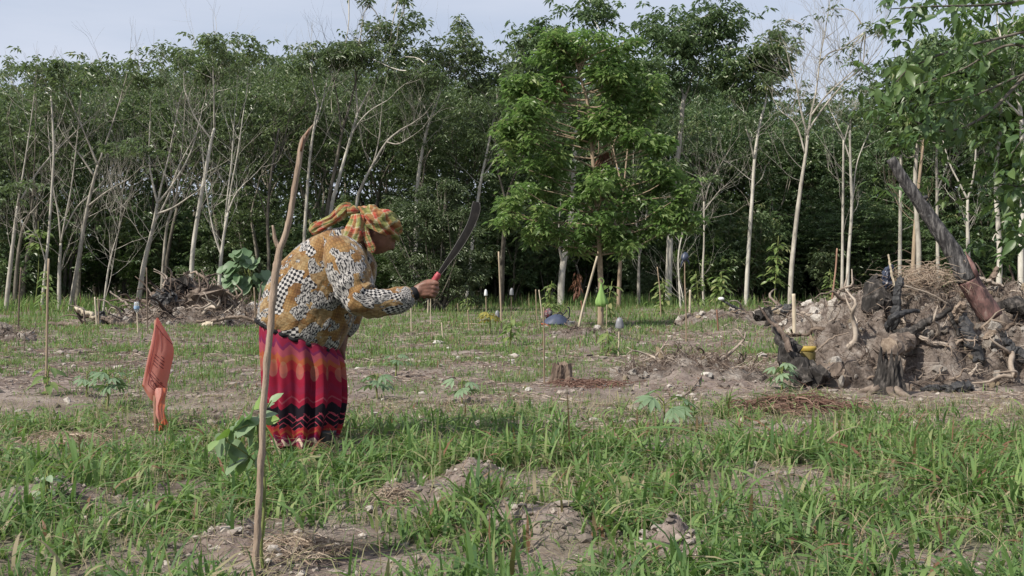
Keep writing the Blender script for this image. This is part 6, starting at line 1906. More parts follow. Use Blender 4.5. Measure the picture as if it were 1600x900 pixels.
M['char_sheen'] = wood_material('charcoal_skin', [(0.34, (0.014, 0.014, 0.015)), (0.48, (0.048, 0.046, 0.047)), (0.62, (0.13, 0.124, 0.122)), (0.80, (0.31, 0.295, 0.28))], 22, (1.8, 1.8, 0.4), 0.6, 1.0, 0.22, dist=0.02)
M['char_grey'] = wood_material('ashy_charred_wood', [(0.34, (0.012, 0.011, 0.011)), (0.52, (0.035, 0.032, 0.03)), (0.66, (0.11, 0.098, 0.09)), (0.82, (0.27, 0.24, 0.22))], 20, (1, 1, 0.4), 0.85, 0.9, dist=0.02)
logs()
stump('black charred stump with a jagged top before the right heap', 1388, 614, 44, 84, [M['char_grey'], M['log']], 9, 0.42, 5, 0.02, 'charred_stump', None, 0.62)

def yellow_bucket():
    D = 8.75
    k = D / FPX
    t = empty('yellow_bucket', tuple(P(1262, 585, D)), 'dirty bucket with a yellow rim behind the charred root log', 'bucket')
    m = plain('dirty_yellow', (0.16, 0.13, 0.05), 0.7, 0.2, 0.4, 14)
    mb = MB()
    lathe(mb, [(10.5 * k, 0), (11 * k, 1 * k), (12 * k, 33 * k), (12.2 * k, 38 * k), (11.6 * k, 38 * k), (10.5 * k, 4 * k)], 24)
    mb.build('pail', m, t)
    mb = MB()
    lathe(mb, [(12.3 * k, 36.5 * k), (13.4 * k, 37 * k), (13.5 * k, 42 * k), (12.8 * k, 43.5 * k), (11 * k, 44 * k), (0.5 * k, 44.2 * k)], 24)
    mb.build('lid', plain('yellow_plastic', (0.33, 0.24, 0.05), 0.55, 0.3, 0.2), t)
yellow_bucket()
# ------------------------------------------------------------------ the woman and her machete
PD = 5.25                                   # depth of her middle plane
PK = PD / FPX                               # metres per pixel there
PBASE = np.array([P(470, 702, PD).x, PD, 0.0])
PBASE[2] = float(height(PBASE[0], PD))

def PW(px, py, dy=0.0):
    """a spot of her plane, dy metres behind it (negative: nearer), in her own space"""
    return np.array([(px - CX) * PK, PD + dy, CAM_H - (py - HORIZON) * PK]) - PBASE

def ringed(rows, n_rows, n_sides, fold, power=2.0):
    """a garment round a string of rings; row: back (px, py), front (px, py), half depth, dy"""
    A = smooth_path(rows, n_rows)
    a = np.linspace(0, 2 * np.pi, n_sides, endpoint=False)
    V, UV = [], []
    length = 0.0
    prev = None
    for i, (bx, by, fx, fy, hd, dy) in enumerate(A):
        b, f = PW(bx, by, dy), PW(fx, fy, dy)
        c, h = (b + f) / 2, (f - b) / 2
        if prev is not None:
            length += np.linalg.norm(c - prev)
        prev = c
        ca, sa = np.cos(a), np.sin(a)
        ex = 2.0 / power
        ca, sa = np.sign(ca) * np.abs(ca) ** ex, np.sign(sa) * np.abs(sa) ** ex
        k = 1 + fold(i / (n_rows - 1), a)
        R = np.linalg.norm(h)
        V.append(c + (ca * k)[:, None] * h - (sa * k * hd)[:, None] * np.array([0, 1.0, 0]))
        UV.append(np.stack([a / (2 * np.pi) * np.pi * (R + hd), np.full(n_sides, length)], -1))
    V = np.array(V)
    idx = np.arange(n_rows * n_sides).reshape(n_rows, n_sides)
    q = np.stack([idx[:-1], np.roll(idx[:-1], -1, 1), np.roll(idx[1:], -1, 1), idx[1:]], -1).reshape(-1, 4)
    return V, q, idx, np.array(UV)

def n1(x, seed):
    return vnoise(np.asarray(x, float), np.zeros_like(np.asarray(x, float)) + 0.37, seed) - 0.5

def blouse_material():
    m, n, b = material('patchwork_cotton')
    tc = n.nodes.new('ShaderNodeTexCoord')
    uv = tc.outputs['UV']
    wob = node(n, 'ShaderNodeTexNoise', Scale=9.0, Detail=3.0)
    n.links.new(uv, wob.inputs['Vector'])
    vor = node(n, 'ShaderNodeTexVoronoi', Scale=15.0)
    mp = n.nodes.new('ShaderNodeVectorMath')
    mp.operation = 'MULTIPLY_ADD'
    n.links.new(wob.outputs['Color'], mp.inputs[0])
    mp.inputs[1].default_value = (0.09, 0.09, 0.0)
    n.links.new(uv, mp.inputs[2])
    n.links.new(mp.outputs[0], vor.inputs['Vector'])
    sep = n.nodes.new('ShaderNodeSeparateColor')
    n.links.new(vor.outputs['Color'], sep.inputs[0])
    # black and white houndstooth
    def checker(scale, rot, a, c):
        q = n.nodes.new('ShaderNodeMapping')
        q.inputs['Rotation'].default_value = (0, 0, rot)
        n.links.new(uv, q.inputs['Vector'])
        ck = node(n, 'ShaderNodeTexChecker', Scale=scale)
        ck.inputs['Color1'].default_value, ck.inputs['Color2'].default_value = (*a, 1), (*c, 1)
        n.links.new(q.outputs['Vector'], ck.inputs['Vector'])
        return ck.outputs['Color']
    bw = checker(62, 0.6, (0.012, 0.012, 0.016), (0.36, 0.345, 0.33))
    # torn black and white brush marks
    br = noise_fac(n, 1.0, 3, 0.6, 'UV', (150, 72, 1))
    br2 = ramp(n, [(0.46, (0.012, 0.012, 0.016)), (0.53, (0.33, 0.315, 0.30))], br)
    ochre = ramp(n, [(0.3, (0.09, 0.042, 0.020)), (0.48, (0.205, 0.108, 0.037)), (0.72, (0.33, 0.225, 0.105))], noise_fac(n, 14, 4, 0.6, 'UV'))
    grid = n.nodes.new('ShaderNodeTexBrick')
    grid.inputs['Scale'].default_value = 36.0
    grid.inputs['Mortar Size'].default_value = 0.09
    grid.inputs['Brick Width'].default_value, grid.inputs['Row Height'].default_value = 0.5, 0.5
    grid.offset = 0.0
    for s, c in (('Color1', 1.0), ('Color2', 0.92), ('Mortar', 0.58)):
        grid.inputs[s].default_value = (c, c, c, 1)
    n.links.new(uv, grid.inputs['Vector'])
    och = mixc(n, 0.8, ochre, grid.outputs['Color'], 'MULTIPLY')
    beige = mixc(n, 0.35, och, checker(46, 0.15, (0.36, 0.29, 0.17), (0.20, 0.15, 0.08)))
    r, g = sep.outputs[0], sep.outputs[1]
    c = mixc(n, math_(n, 'GREATER_THAN', r, 0.60), mixc(n, math_(n, 'GREATER_THAN', g, 0.55), och, beige), mixc(n, math_(n, 'GREATER_THAN', g, 0.5), bw, br2))
    # brush marks break the seams between patches
    edge = math_(n, 'MULTIPLY', math_(n, 'GREATER_THAN', noise_fac(n, 6.5, 4, 0.6, 'UV'), 0.55), math_(n, 'LESS_THAN', r, 0.9))
    c = mixc(n, edge, c, br2)
    n.links.new(c, b.inputs['Base Color'])
    b.inputs['Roughness'].default_value = 0.85
    b.inputs['Specular IOR Level'].default_value = 0.15
    b.inputs['Sheen Weight'].default_value = 0.15
    bump(n, b, noise_fac(n, 11, 4, 0.6), 0.5, 0.03)
    return m

def skirt_material():
    m, n, b = material('zigzag_cotton')
    tc = n.nodes.new('ShaderNodeTexCoord')
    s = n.nodes.new('ShaderNodeSeparateXYZ')
    n.links.new(tc.outputs['UV'], s.inputs[0])
    u, v = s.outputs[0], s.outputs[1]
    tri = math_(n, 'MULTIPLY', math_(n, 'PINGPONG', u, 0.036), 1.0)
    jig = math_(n, 'MULTIPLY', math_(n, 'SUBTRACT', noise_fac(n, 12, 2, 0.5, 'UV'), 0.5), 0.04)
    h = math_(n, 'ADD', math_(n, 'ADD', v, math_(n, 'MULTIPLY', tri, 0.95)), jig)         # metres below the waist, zigzagged
    t = math_(n, 'DIVIDE', h, 0.64)
    pink, mag, red, crim, org, beige, blk, cream, plum = (0.30, 0.06, 0.085), (0.22, 0.016, 0.045), (0.33, 0.03, 0.035), (0.25, 0.012, 0.036), (0.33, 0.085, 0.04), (0.38, 0.27, 0.18), (0.014, 0.010, 0.016), (0.56, 0.44, 0.35), (0.16, 0.02, 0.07)
    c = ramp(n, [(0.0, pink), (0.07, mag), (0.13, plum), (0.16, pink), (0.22, org), (0.275, red), (0.34, crim), (0.45, mag), (0.515, crim), (0.56, pink), (0.575, crim), (0.62, blk), (0.70, pink), (0.712, blk), (0.80, red), (0.83, org), (0.85, crim), (0.875, plum), (0.895, cream), (0.925, plum), (0.94, pink), (0.965, cream)], t, 'CONSTANT')
    # lattice of red lines over the black band
    tri2 = math_(n, 'PINGPONG', math_(n, 'ADD', u, 0.018), 0.036)
    h2 = math_(n, 'SUBTRACT', v, math_(n, 'MULTIPLY', tri2, 0.95))
    line = math_(n, 'LESS_THAN', math_(n, 'ABSOLUTE', math_(n, 'SUBTRACT', math_(n, 'PINGPONG', h2, 0.028), 0.014)), 0.0022)
    band = math_(n, 'MULTIPLY', math_(n, 'GREATER_THAN', t, 0.69), math_(n, 'LESS_THAN', t, 0.80))
    c = mixc(n, math_(n, 'MULTIPLY', line, band), c, (0.45, 0.06, 0.10))
    # beige ovals in the upper part
    dv = math_(n, 'DIVIDE', math_(n, 'SUBTRACT', math_(n, 'ADD', v, jig), 0.20), 0.042)
    du = math_(n, 'DIVIDE', tri, 0.019)
    ov = math_(n, 'LESS_THAN', math_(n, 'ADD', math_(n, 'MULTIPLY', dv, dv), math_(n, 'MULTIPLY', du, du)), 1.0)
    c = mixc(n, math_(n, 'MULTIPLY', ov, 0.3), c, beige)
    fade = ramp(n, [(0.3, (0.55, 0.53, 0.52)), (0.7, (0.95, 0.95, 0.95))], noise_fac(n, 7, 4, 0.6, 'UV'))
    n.links.new(mixc(n, 0.8, c, fade, 'MULTIPLY'), b.inputs['Base Color'])
    b.inputs['Roughness'].default_value = 0.85
    b.inputs['Specular IOR Level'].default_value = 0.12
    return m

def scarf_material():
    m, n, b = material('plaid_scarf')
    tc = n.nodes.new('ShaderNodeTexCoord')
    s = n.nodes.new('ShaderNodeSeparateXYZ')
    n.links.new(tc.outputs['UV'], s.inputs[0])
    red, lime, cream, org, ol = (0.31, 0.06, 0.042), (0.20, 0.205, 0.07), (0.36, 0.32, 0.22), (0.31, 0.115, 0.06), (0.09, 0.095, 0.036)
    wv = node(n, 'ShaderNodeTexNoise', Scale=14.0, Detail=3.0)
    n.links.new(tc.outputs['UV'], wv.inputs['Vector'])
    sw = n.nodes.new('ShaderNodeSeparateColor')
    n.links.new(wv.outputs['Color'], sw.inputs[0])
    uu = math_(n, 'ADD', s.outputs[0], math_(n, 'MULTIPLY', sw.outputs[0], 0.075))
    vv = math_(n, 'ADD', s.outputs[1], math_(n, 'MULTIPLY', sw.outputs[1], 0.065))
    def stripes(v, period, stops):
        f = math_(n, 'FRACT', math_(n, 'DIVIDE', v, period))
        return ramp(n, stops, f, 'CONSTANT')
    a = stripes(uu, 0.115, [(0, red), (0.24, org), (0.32, cream), (0.40, lime), (0.58, ol), (0.70, lime), (0.82, cream), (0.88, red)])
    c = stripes(vv, 0.075, [(0, lime), (0.24, cream), (0.34, red), (0.52, org), (0.62, ol), (0.84, lime)])
    n.links.new(mixc(n, 0.5, a, c), b.inputs['Base Color'])
    b.inputs['Roughness'].default_value = 0.85
    b.inputs['Specular IOR Level'].default_value = 0.15
    bump(n, b, noise_fac(n, 26, 4, 0.6, 'Object', (1, 1, 2.6)), 0.7, 0.014)
    return m

def skin_material():
    m, n, b = material('brown_skin')
    n.links.new(ramp(n, [(0.3, (0.115, 0.052, 0.036)), (0.7, (0.20, 0.095, 0.066))], noise_fac(n, 30, 4)), b.inputs['Base Color'])
    b.inputs['Roughness'].default_value = 0.55
    b.inputs['Subsurface Weight'].default_value = 0.08
    b.inputs['Subsurface Radius'].default_value = (0.01, 0.004, 0.002)
    bump(n, b, noise_fac(n, 130, 3), 0.2, 0.002)
    return m

def make_body(parent):
    """one continuous body: skeleton grown into a surface, the head modelled over it, then fused"""
    verts, edges, radii = [], [], []
    def v(p, r, link_to=None):
        verts.append(Vector(p))
        radii.append(r)
        if link_to is not None:
            edges.append((link_to, len(verts) - 1))
        return len(verts) - 1
    pel = v(PW(462, 520), 0.13)
    s1 = v(PW(482, 480), 0.13, pel)
    s2 = v(PW(512, 435), 0.13, s1)
    ch = v(PW(536, 398), 0.11, s2)
    nk = v(PW(556, 378), 0.055, ch)
    hd = v(PW(577, 364), 0.06, nk)
    for sgn, (kx, ky), (ax, ay) in ((-1, (505, 610), (505, 686)), (1, (470, 612), (452, 688))):
        hip = v(PW(470, 545, 0.07 * sgn), 0.085, pel)
        knee = v(PW(kx - 8 * (sgn < 0), ky, 0.06 * sgn), 0.048, hip)
        ank = v(PW(ax - 4 * (sgn < 0), ay, 0.065 * sgn), 0.03, knee)
        v(PW(ax + 14, ay + 11, 0.075 * sgn), 0.024, ank)
    # near arm, sleeve inside
    sh = v(PW(543, 402, -0.17), 0.055, ch)
    el = v(PW(580, 470, -0.24), 0.042, sh)
    fm = v(PW(622, 466, -0.225), 0.036, el)
    wr = v(PW(653, 457, -0.21), 0.0255, fm)
    # far arm hangs inside the outline
    sh2 = v(PW(545, 405, 0.17), 0.055, ch)
    el2 = v(PW(540, 478, 0.22), 0.042, sh2)
    wr2 = v(PW(528, 532, 0.16), 0.026, el2)
    pm2 = v(PW(525, 548, 0.15), 0.03, wr2)
    for k, dx in enumerate((-6, -2, 2, 6)):
        a = v(PW(525 + dx, 560, 0.14), 0.0085, pm2)
        v(PW(526 + dx, 572 - abs(dx), 0.12), 0.0075, a)
    me = bpy.data.meshes.new('body_cage')
    me.from_pydata([tuple(q) for q in verts], edges, [])
    ob = bpy.data.objects.new('body_cage', me)
    COL.objects.link(ob)
    sk = ob.modifiers.new('skin', 'SKIN')
    sk.use_smooth_shade = True
    for i, d in enumerate(me.skin_vertices[0].data):
        d.radius = (radii[i], radii[i])
        d.use_root = (i == pel)
    ob.modifiers.new('sub', 'SUBSURF').levels = 2
    dg = bpy.context.evaluated_depsgraph_get()
    dg.update()
    body = bpy.data.meshes.new_from_object(ob.evaluated_get(dg))
    bpy.data.objects.remove(ob)
    V = np.array([q.co[:] for q in body.vertices])
    polys = [list(p.vertices) for p in body.polygons]
    mb = MB()
    for k in (3, 4):
        f = [p for p in polys if len(p) == k]
        if k == 3:
            mb.add(V, [f] if f else [])
        elif f:
            mb.f.append(np.array(f, np.int64))
            mb.m.append(np.zeros(len(f), np.int32))
    # head: looks down and to the right
    c = PW(592, 363)
    fwd = unit(np.array([0.80, -0.05, -0.60]))
    up = unit(np.array([0.60, 0.0, 0.80]))
    side = np.cross(fwd, up)
    bm = bmesh.new()
    bmesh.ops.create_uvsphere(bm, u_segments=48, v_segments=36, radius=1.0)
    for q in bm.verts:
        x, y, z = q.co                       # x forward, y sideways, z up
        f = max(0.0, x)
        px_, py_, pz_ = x * 0.094, y * 0.074, z * 0.112
        jaw = np.clip(-z, 0, 1)
        py_ *= 1 - 0.30 * jaw * (0.4 + 0.6 * f)
        px_ += 0.016 * f * np.clip(-z - 0.2, 0, 1)
        def g(cx, cy, cz, s):
            return math.exp(-(((y - cy) / s[0]) ** 2 + ((z - cz) / s[1]) ** 2)) * (1 if x > 0.2 else 0)
        px_ += 0.024 * g(0, 0, -0.22, (0.16, 0.17)) + 0.011 * g(0, 0, 0.0, (0.12, 0.22))     # nose
        px_ += 0.010 * g(0, 0, -0.52, (0.30, 0.07)) + 0.010 * g(0, 0, -0.66, (0.26, 0.07)) - 0.006 * g(0, 0, -0.59, (0.32, 0.028))
        px_ += 0.013 * g(0, 0, -0.90, (0.25, 0.14))                                       # chin
        for sg in (-1, 1):
            px_ -= 0.013 * g(0, 0.36 * sg, 0.06, (0.17, 0.10))
            px_ += 0.008 * g(0, 0.36 * sg, 0.04, (0.10, 0.055))
            px_ += 0.008 * g(0, 0.36 * sg, 0.22, (0.24, 0.07))
            px_ += 0.007 * g(0, 0.50 * sg, -0.30, (0.2, 0.2))
            py_ += sg * 0.014 * math.exp(-(((x + 0.02) / 0.2) ** 2 + ((z + 0.05) / 0.26) ** 2)) * (1 if y * sg > 0.6 else 0)   # ears
        q.co = Vector(c + fwd * px_ + side * py_ + up * pz_)
    hv = np.array([q.co[:] for q in bm.verts])
    t3 = [[w.index for w in f.verts] for f in bm.faces if len(f.verts) == 3]
    t4 = [[w.index for w in f.verts] for f in bm.faces if len(f.verts) == 4]
    bm.free()
    mb.add(hv, [t3, t4])
    # the fist: palm, four fingers closed round the handle, thumb over the top
    def chain(pts, rad, sides=12, n=14):
        pts = smooth_path(pts, n)
        r = np.interp(np.linspace(0, 1, n), np.linspace(0, 1, len(rad)), rad)
        tube(mb, pts, r, sides, 0)
        for e, rr in ((pts[0], r[0]), (pts[-1], r[-1])):
            a = rocky(0, 2, 0.0, 1.0, (1, 1, 1))
            mb.add(a[0] * rr * 0.99 + e, [a[1]])
    Yh = -0.20
    chain([PW(645, 459, -0.213), PW(655, 456, Yh - 0.008), PW(662, 453, Yh - 0.006)], [0.026, 0.026, 0.029])
    for yy, w in ((443.5, 0.0165), (448.5, 0.0165), (453.5, 0.016), (458, 0.0155)):
        chain([PW(657, 455 + (yy - 452) * 0.5, Yh - 0.006), PW(668, yy + 0.8, Yh - 0.014), PW(677, yy, Yh - 0.014)], [0.02, w, w * 0.86])
    for k, (yy, ln, r) in enumerate(((441.5, 11.0, 0.0098), (447.5, 12.0, 0.0102), (453.5, 11.2, 0.0096), (459, 9.0, 0.0086))):
        x0 = 677 - k * 0.9
        chain([PW(x0 - 1, yy, Yh - 0.013), PW(x0 + ln * 0.62, yy + 1.8, Yh - 0.016), PW(x0 + ln * 0.98, yy + 3.2, Yh + 0.004), PW(x0 + ln * 0.72, yy + 4.4, Yh + 0.032), PW(x0 - 1.5, yy + 4.6, Yh + 0.040), PW(x0 - 6, yy + 3.8, Yh + 0.026)], [r * 1.18, r * 1.05, r * 1.08, r, r * 0.95, r * 0.8], 10, 20)
    chain([PW(660, 449, Yh + 0.012), PW(667, 442.5, Yh + 0.012), PW(676, 439.5, Yh + 0.004), PW(684, 440.5, Yh - 0.012), PW(689, 442.5, Yh - 0.018)], [0.018, 0.0135, 0.0118, 0.0112, 0.0085], 10, 18)
    raw = mb.mesh('body_raw', [M['skin']])
    ob = bpy.data.objects.new('body_raw', raw)
    COL.objects.link(ob)
    rm = ob.modifiers.new('fuse', 'REMESH')
    rm.mode, rm.voxel_size = 'VOXEL', 0.0042
    rm.use_smooth_shade = True
    sm = ob.modifiers.new('soft', 'SMOOTH')
    sm.factor, sm.iterations = 0.5, 2
    dg = bpy.context.evaluated_depsgraph_get()
    dg.update()
    fin = bpy.data.meshes.new_from_object(ob.evaluated_get(dg))
    bpy.data.objects.remove(ob)
    fin.materials.clear()
    fin.materials.append(M['skin'])
    fin.name = 'body'
    for p in fin.polygons:
        p.use_smooth = True
    return link('body', fin, parent)

def make_person():
    rng = np.random.default_rng(91)
    M['skin'], M['blouse'], M['skirt'], M['scarf'] = skin_material(), blouse_material(), skirt_material(), scarf_material()
    M['elastic'] = plain('black_elastic', (0.016, 0.016, 0.018), 0.85, 0.1)
    M['boot'] = plain('black_boot', (0.02, 0.02, 0.021), 0.5, 0.4)
    t = empty('person', PBASE.tolist(), 'person bending forward in patterned ochre blouse, zigzag skirt and plaid head scarf', 'person')
    make_body(t)
    # blouse: body
    rows = [(405, 501, 522, 549, .180, 0), (403, 490, 532, 541, .198, 0), (407, 474, 545, 516, .208, 0), (416, 449, 554, 487, .212, 0), (428, 427, 560, 462, .212, 0), (446, 405, 566, 436, .208, 0), (470, 383, 572, 414, .205, 0), (494, 367, 573, 398, .175, 0), (514, 358, 571, 387, .13, 0), (529, 356, 566, 380, .085, 0), (537, 353, 565, 374, .068, 0)]
    def fold(t_, a):
        drag = np.sin(a * 3 + t_ * 9 + 1.0) * 0.012 + n1(a * 2.2 + t_ * 11, 5) * 0.06 + n1(a * 5 - t_ * 16, 6) * 0.055 + n1(a * 11 + t_ * 9, 8) * 0.035
        gather = 0.035 * np.sin(a * 24 + 2 * np.sin(a * 3)) * math.exp(-((t_ - 0.02) / 0.055) ** 2)
        crease = 0.030 * np.sin((t_ * 17 + 2.2 * np.cos(a + 0.4)) * 2.4) * np.exp(-((t_ - 0.30) / 0.22) ** 2) * (0.4 + 0.6 * np.clip(np.sin(a), 0, 1)) * (0.4 + n1(a * 2 + t_ * 4, 31) * 1.6)
        return drag * (1 - 0.5 * t_) + gather + crease
    V, q, idx, UV = ringed(rows, 84, 150, fold, 2.1)
    mb = MB()
    mb.add(V.reshape(-1, 3), [q], 0, 0.5, UV.reshape(-1, 2))
    # sleeve: near arm
    arm = smooth_path([(530, 392, 22, -0.10), (541, 400, 32, -0.15), (552, 420, 33.5, -0.19), (563, 444, 30.5, -0.225), (576, 466, 26.5, -0.25), (596, 472, 23, -0.25), (618, 470, 20.5, -0.24), (634, 466, 19.5, -0.228), (645, 461, 16.5, -0.218), (651, 458.5, 10.5, -0.213)], 70)
    c = np.array([PW(x, y, dy) for x, y, r, dy in arm])
    tt, uu, ww = frames(c)
    a = np.linspace(0, 2 * np.pi, 72, endpoint=False)
    SV, SUV = [], []
    for i in range(70):
        f = i / 69
        k = 1 + 0.09 * np.exp(-((f - 0.42) / 0.14) ** 2) * np.sin(f * 62 + 1.5 * np.cos(a)) * (0.5 + 0.5 * np.cos(a - 2.2)) + n1(a * 1.8 + f * 13, 15) * 0.12 + n1(a * 4 - f * 21, 16) * 0.08 + 0.05 * np.exp(-((f - 0.52) / 0.1) ** 2) * np.sin(f * 90 + 2 * np.sin(a)) + 0.05 * np.sin(a * 14) * math.exp(-((f - 0.97) / 0.06) ** 2)
        r = arm[i, 2] * PK * k
        SV.append(c[i] + (r * np.cos(a))[:, None] * uu[i] + (r * np.sin(a))[:, None] * ww[i])
        SUV.append(np.stack([a / (2 * np.pi) * 0.62 + 3.0, np.full(72, f * 0.62)], -1))
    sidx = np.arange(70 * 72).reshape(70, 72)
    sq = np.stack([sidx[:-1], np.roll(sidx[:-1], -1, 1), np.roll(sidx[1:], -1, 1), sidx[1:]], -1).reshape(-1, 4)
    mb.add(np.array(SV).reshape(-1, 3), [sq], 0, 0.5, np.array(SUV).reshape(-1, 2))
    # sleeve: far arm, mostly hidden
    far = smooth_path([(535, 400, 26, 0.11), (546, 415, 34, 0.17), (546, 450, 28, 0.22), (539, 480, 22, 0.22), (533, 510, 19, 0.19), (529, 526, 11, 0.17)], 34)
    fm = MB()
    tube(fm, [PW(x, y, dy) for x, y, r, dy in far], far[:, 2] * PK, 24, 0, 0.5, rough=0.02, rng=rng)
    mb.add(fm.v[0], fm.f[:1], 0, 0.5, fm.uv[0] * np.array([0.5, 0.5]) + 5)
    bl = mb.build('blouse', M['blouse'], t, True, True)
    # hem and cuff elastic
    hb = MB()
    ring = V[1] * 1.0
    cen = ring.mean(0)
    tube(hb, np.vstack([ring, ring[:1], ring[1:2]]) + (np.vstack([ring, ring[:1], ring[1:2]]) - cen) * 0.006, 0.011, 8, 0, cap=False)
    hb.build('hem_band', M['elastic'], bl)
    cb = MB()
    tube(cb, [PW(647, 460.5, -0.216), PW(650.5, 459, -0.214), PW(656, 456.5, -0.209), PW(658, 455.8, -0.207)], [0.034, 0.0355, 0.033, 0.030], 20, 0, rough=0.01, rng=rng)
    cb.build('cuff', M['elastic'], bl)
    # skirt
    rows = [(409, 494, 524, 538, .185, 0), (408, 514, 528, 548, .192, 0), (410, 545, 532, 566, .195, 0), (413, 585, 533, 596, .188, 0), (415, 625, 533, 626, .185, 0), (420, 658, 529, 658, .178, 0), (426, 678, 523, 678, .17, 0), (429, 690, 516, 691, .162, 0)]
    def pleat(t_, a):
        ph = 1.6 * np.sin(a * 2 + 0.7) + 0.8 * np.sin(a * 5)
        amp = 0.036 + 0.085 * t_
        knee = 0.05 * math.exp(-((t_ - 0.5) / 0.22) ** 2) * np.exp(-((np.angle(np.exp(1j * (a - 0.5)))) / 0.5) ** 2)
        dent = -0.05 * math.exp(-((t_ - 0.62) / 0.3) ** 2) * np.exp(-((np.angle(np.exp(1j * (a - 1.35)))) / 0.3) ** 2)
        amp = amp * (0.25 + 0.75 * min(1.0, t_ / 0.3))
        return 1.7 * amp * np.sin(a * 15 + ph + 0.6 * np.sin(t_ * 6)) * (0.65 + n1(a * 3, 25)) + 0.05 * n1(a * 2.5 + t_ * 2, 26) + 0.012 * np.sin(a * 43 + 2 * ph) * t_ + knee + dent
    V, q, idx, UV = ringed(rows, 76, 260, pleat, 2.1)
    V[-1, :, 2] += 0.012 * np.sin(np.linspace(0, 2 * np.pi, 260) * 8) * 1.0
    mb = MB().add(V.reshape(-1, 3), [q], 0, 0.5, UV.reshape(-1, 2))
    mb.build('skirt', M['skirt'], t, True, True)
    # boots
    for (x, y, dy) in ((506, 0, -0.085), (449, 0, 0.09)):
        bmesh_ = MB()
        if x == 506:
            path = [(515, 668, 15), (514, 684, 14), (511, 699, 13.5), (508, 706, 13)]
        else:
            path = [(452, 668, 15), (451, 684, 14), (449, 697, 13.5), (449, 704, 13)]
        A = smooth_path(path, 14)
        tube(bmesh_, [PW(q_[0], q_[1], dy) for q_ in A], A[:, 2] * PK, 20, 0, 0.5, rough=0.015, rng=rng)
        bx = path[-1][0]
        F_ = smooth_path([(bx - 12, 703, 9), (bx - 4, 703, 12.5), (bx + 10, 704, 11), (bx + 24, 706, 9), (bx + 34, 708, 6)], 16)
        tube(bmesh_, [PW(q_[0], q_[1], dy) for q_ in F_], F_[:, 2] * PK, 16, 0, 0.5)
        bmesh_.build('boot', M['boot'], t)
    # head scarf: wound cap
    c = PW(589, 350)
    ax = unit(np.array([0.90, 0.0, -0.42]))          # from knot to brow
    up = unit(np.array([0.42, 0.0, 0.90]))
    nth, nph = 96, 60
    W_, UVs = [], []
    for i in range(nph):
        ph = math.pi * i / (nph - 1)
        for j in range(nth):
            th = 2 * math.pi * j / nth
            x, r = math.cos(ph), math.sin(ph)
            y, z = r * math.cos(th), r * math.sin(th)
            wrap = 0.085 * math.sin(9 * (z * 1.2 + 0.55 * x) + 1.4 * math.sin(th + 2 * x)) + 0.03 * math.sin(17 * (z + 0.35 * x) + 3 * y)
            n_ = 0.10 * mnoise.fractal(Vector((x * 2.6, y * 2.6, z * 3.4)), 1.0, 2.0, 3)
            k = 1 + wrap + n_
            lift = -0.2 if z < -0.35 else 0.0
            p = c + ax * (x * 0.132 * k - 0.0) + np.array([0, 1.0, 0]) * y * 0.105 * k + up * (z * (0.088 + 0.022 * (x + 0.2 > 0) * max(0.0, x + 0.2)) * k)
            W_.append(p)
            UVs.append((0.26 * ph / math.pi * 1.3 + 0.05 * z, 0.22 * (z * 0.5 + 0.5) + 0.12 * x + 0.02 * math.sin(th * 3)))
    idx = np.arange(nph * nth).reshape(nph, nth)
    q = np.stack([idx[:-1], np.roll(idx[:-1], -1, 1), np.roll(idx[1:], -1, 1), idx[1:]], -1).reshape(-1, 4)
    W_ = np.array(W_)
    # open towards the face
    loc = W_ - c
    fz, fx = loc @ up, loc @ ax
    keep = ~((fz < -0.032 - 0.15 * np.maximum(0, 0.0 - fx)) & (fx > -0.055))[q].all(1)
    sc = MB().add(W_, [q[keep]], 0, 0.5, np.array(UVs))
    scarf = sc.build('head_scarf', M['scarf'], t, True, True)
    def cloth_tail(name, pts, seed, nf=3.0):
        A = smooth_path(pts, 34)
        c_ = np.array([PW(x, y, dy) for x, y, w, th, dy in A])
        tg = unit(np.gradient(c_, axis=0))
        wd = unit(np.cross(tg, np.array([0, 1.0, 0])))
        aa = np.linspace(0, 2 * np.pi, 44, endpoint=False)
        VV, UU = [], []
        for i in range(34):
            f = i / 33
            k = 1 + 0.13 * np.sin(aa * 5 + f * 5 + seed) + 0.08 * np.sin(aa * 9 - f * 9)
            VV.append(c_[i] + (np.cos(aa) * k * A[i, 2] * PK)[:, None] * wd[i] + (np.sin(aa) * k * A[i, 3] * PK)[:, None] * np.array([0, -1.0, 0]))
            UU.append(np.stack([0.11 * np.cos(aa) + 0.3 + seed, np.full(44, f * 0.26 + 0.1 * seed)], -1))
        ii = np.arange(34 * 44).reshape(34, 44)
        qq = np.stack([ii[:-1], np.roll(ii[:-1], -1, 1), np.roll(ii[1:], -1, 1), ii[1:]], -1).reshape(-1, 4)
        MB().add(np.array(VV).reshape(-1, 3), [qq, ii[0][::-1][None], ii[-1][None]], 0, 0.5, np.array(UU).reshape(-1, 2)).build(name, M['scarf'], scarf, True, True)
    cloth_tail('scarf_tail', [(553, 329, 6, 7, -0.05), (545, 325, 8, 8, -0.06), (536, 333, 9.5, 8, -0.07), (523, 344, 7.5, 6, -0.07), (508, 352, 8, 5, -0.075), (497, 359, 8.5, 4, -0.08), (490, 364, 5, 3, -0.08)], 0.4)
    cloth_tail('scarf_tail', [(561, 336, 9, 9, -0.07), (562, 348, 12, 8, -0.10), (559, 364, 13.5, 8, -0.12), (554, 380, 13, 7, -0.13), (549, 390, 10, 5, -0.135), (546, 394, 5, 3, -0.135)], 1.3)
    cloth_tail('scarf_tail', [(568, 345, 7, 6, -0.075), (573, 360, 6.5, 5, -0.10), (579, 375, 6, 4, -0.11), (585, 388, 6, 3, -0.115), (588, 396, 3, 2, -0.115)], 2.1)
    kb = MB()
    V_, F_ = rocky(8, 3, 0.18, 1.6)
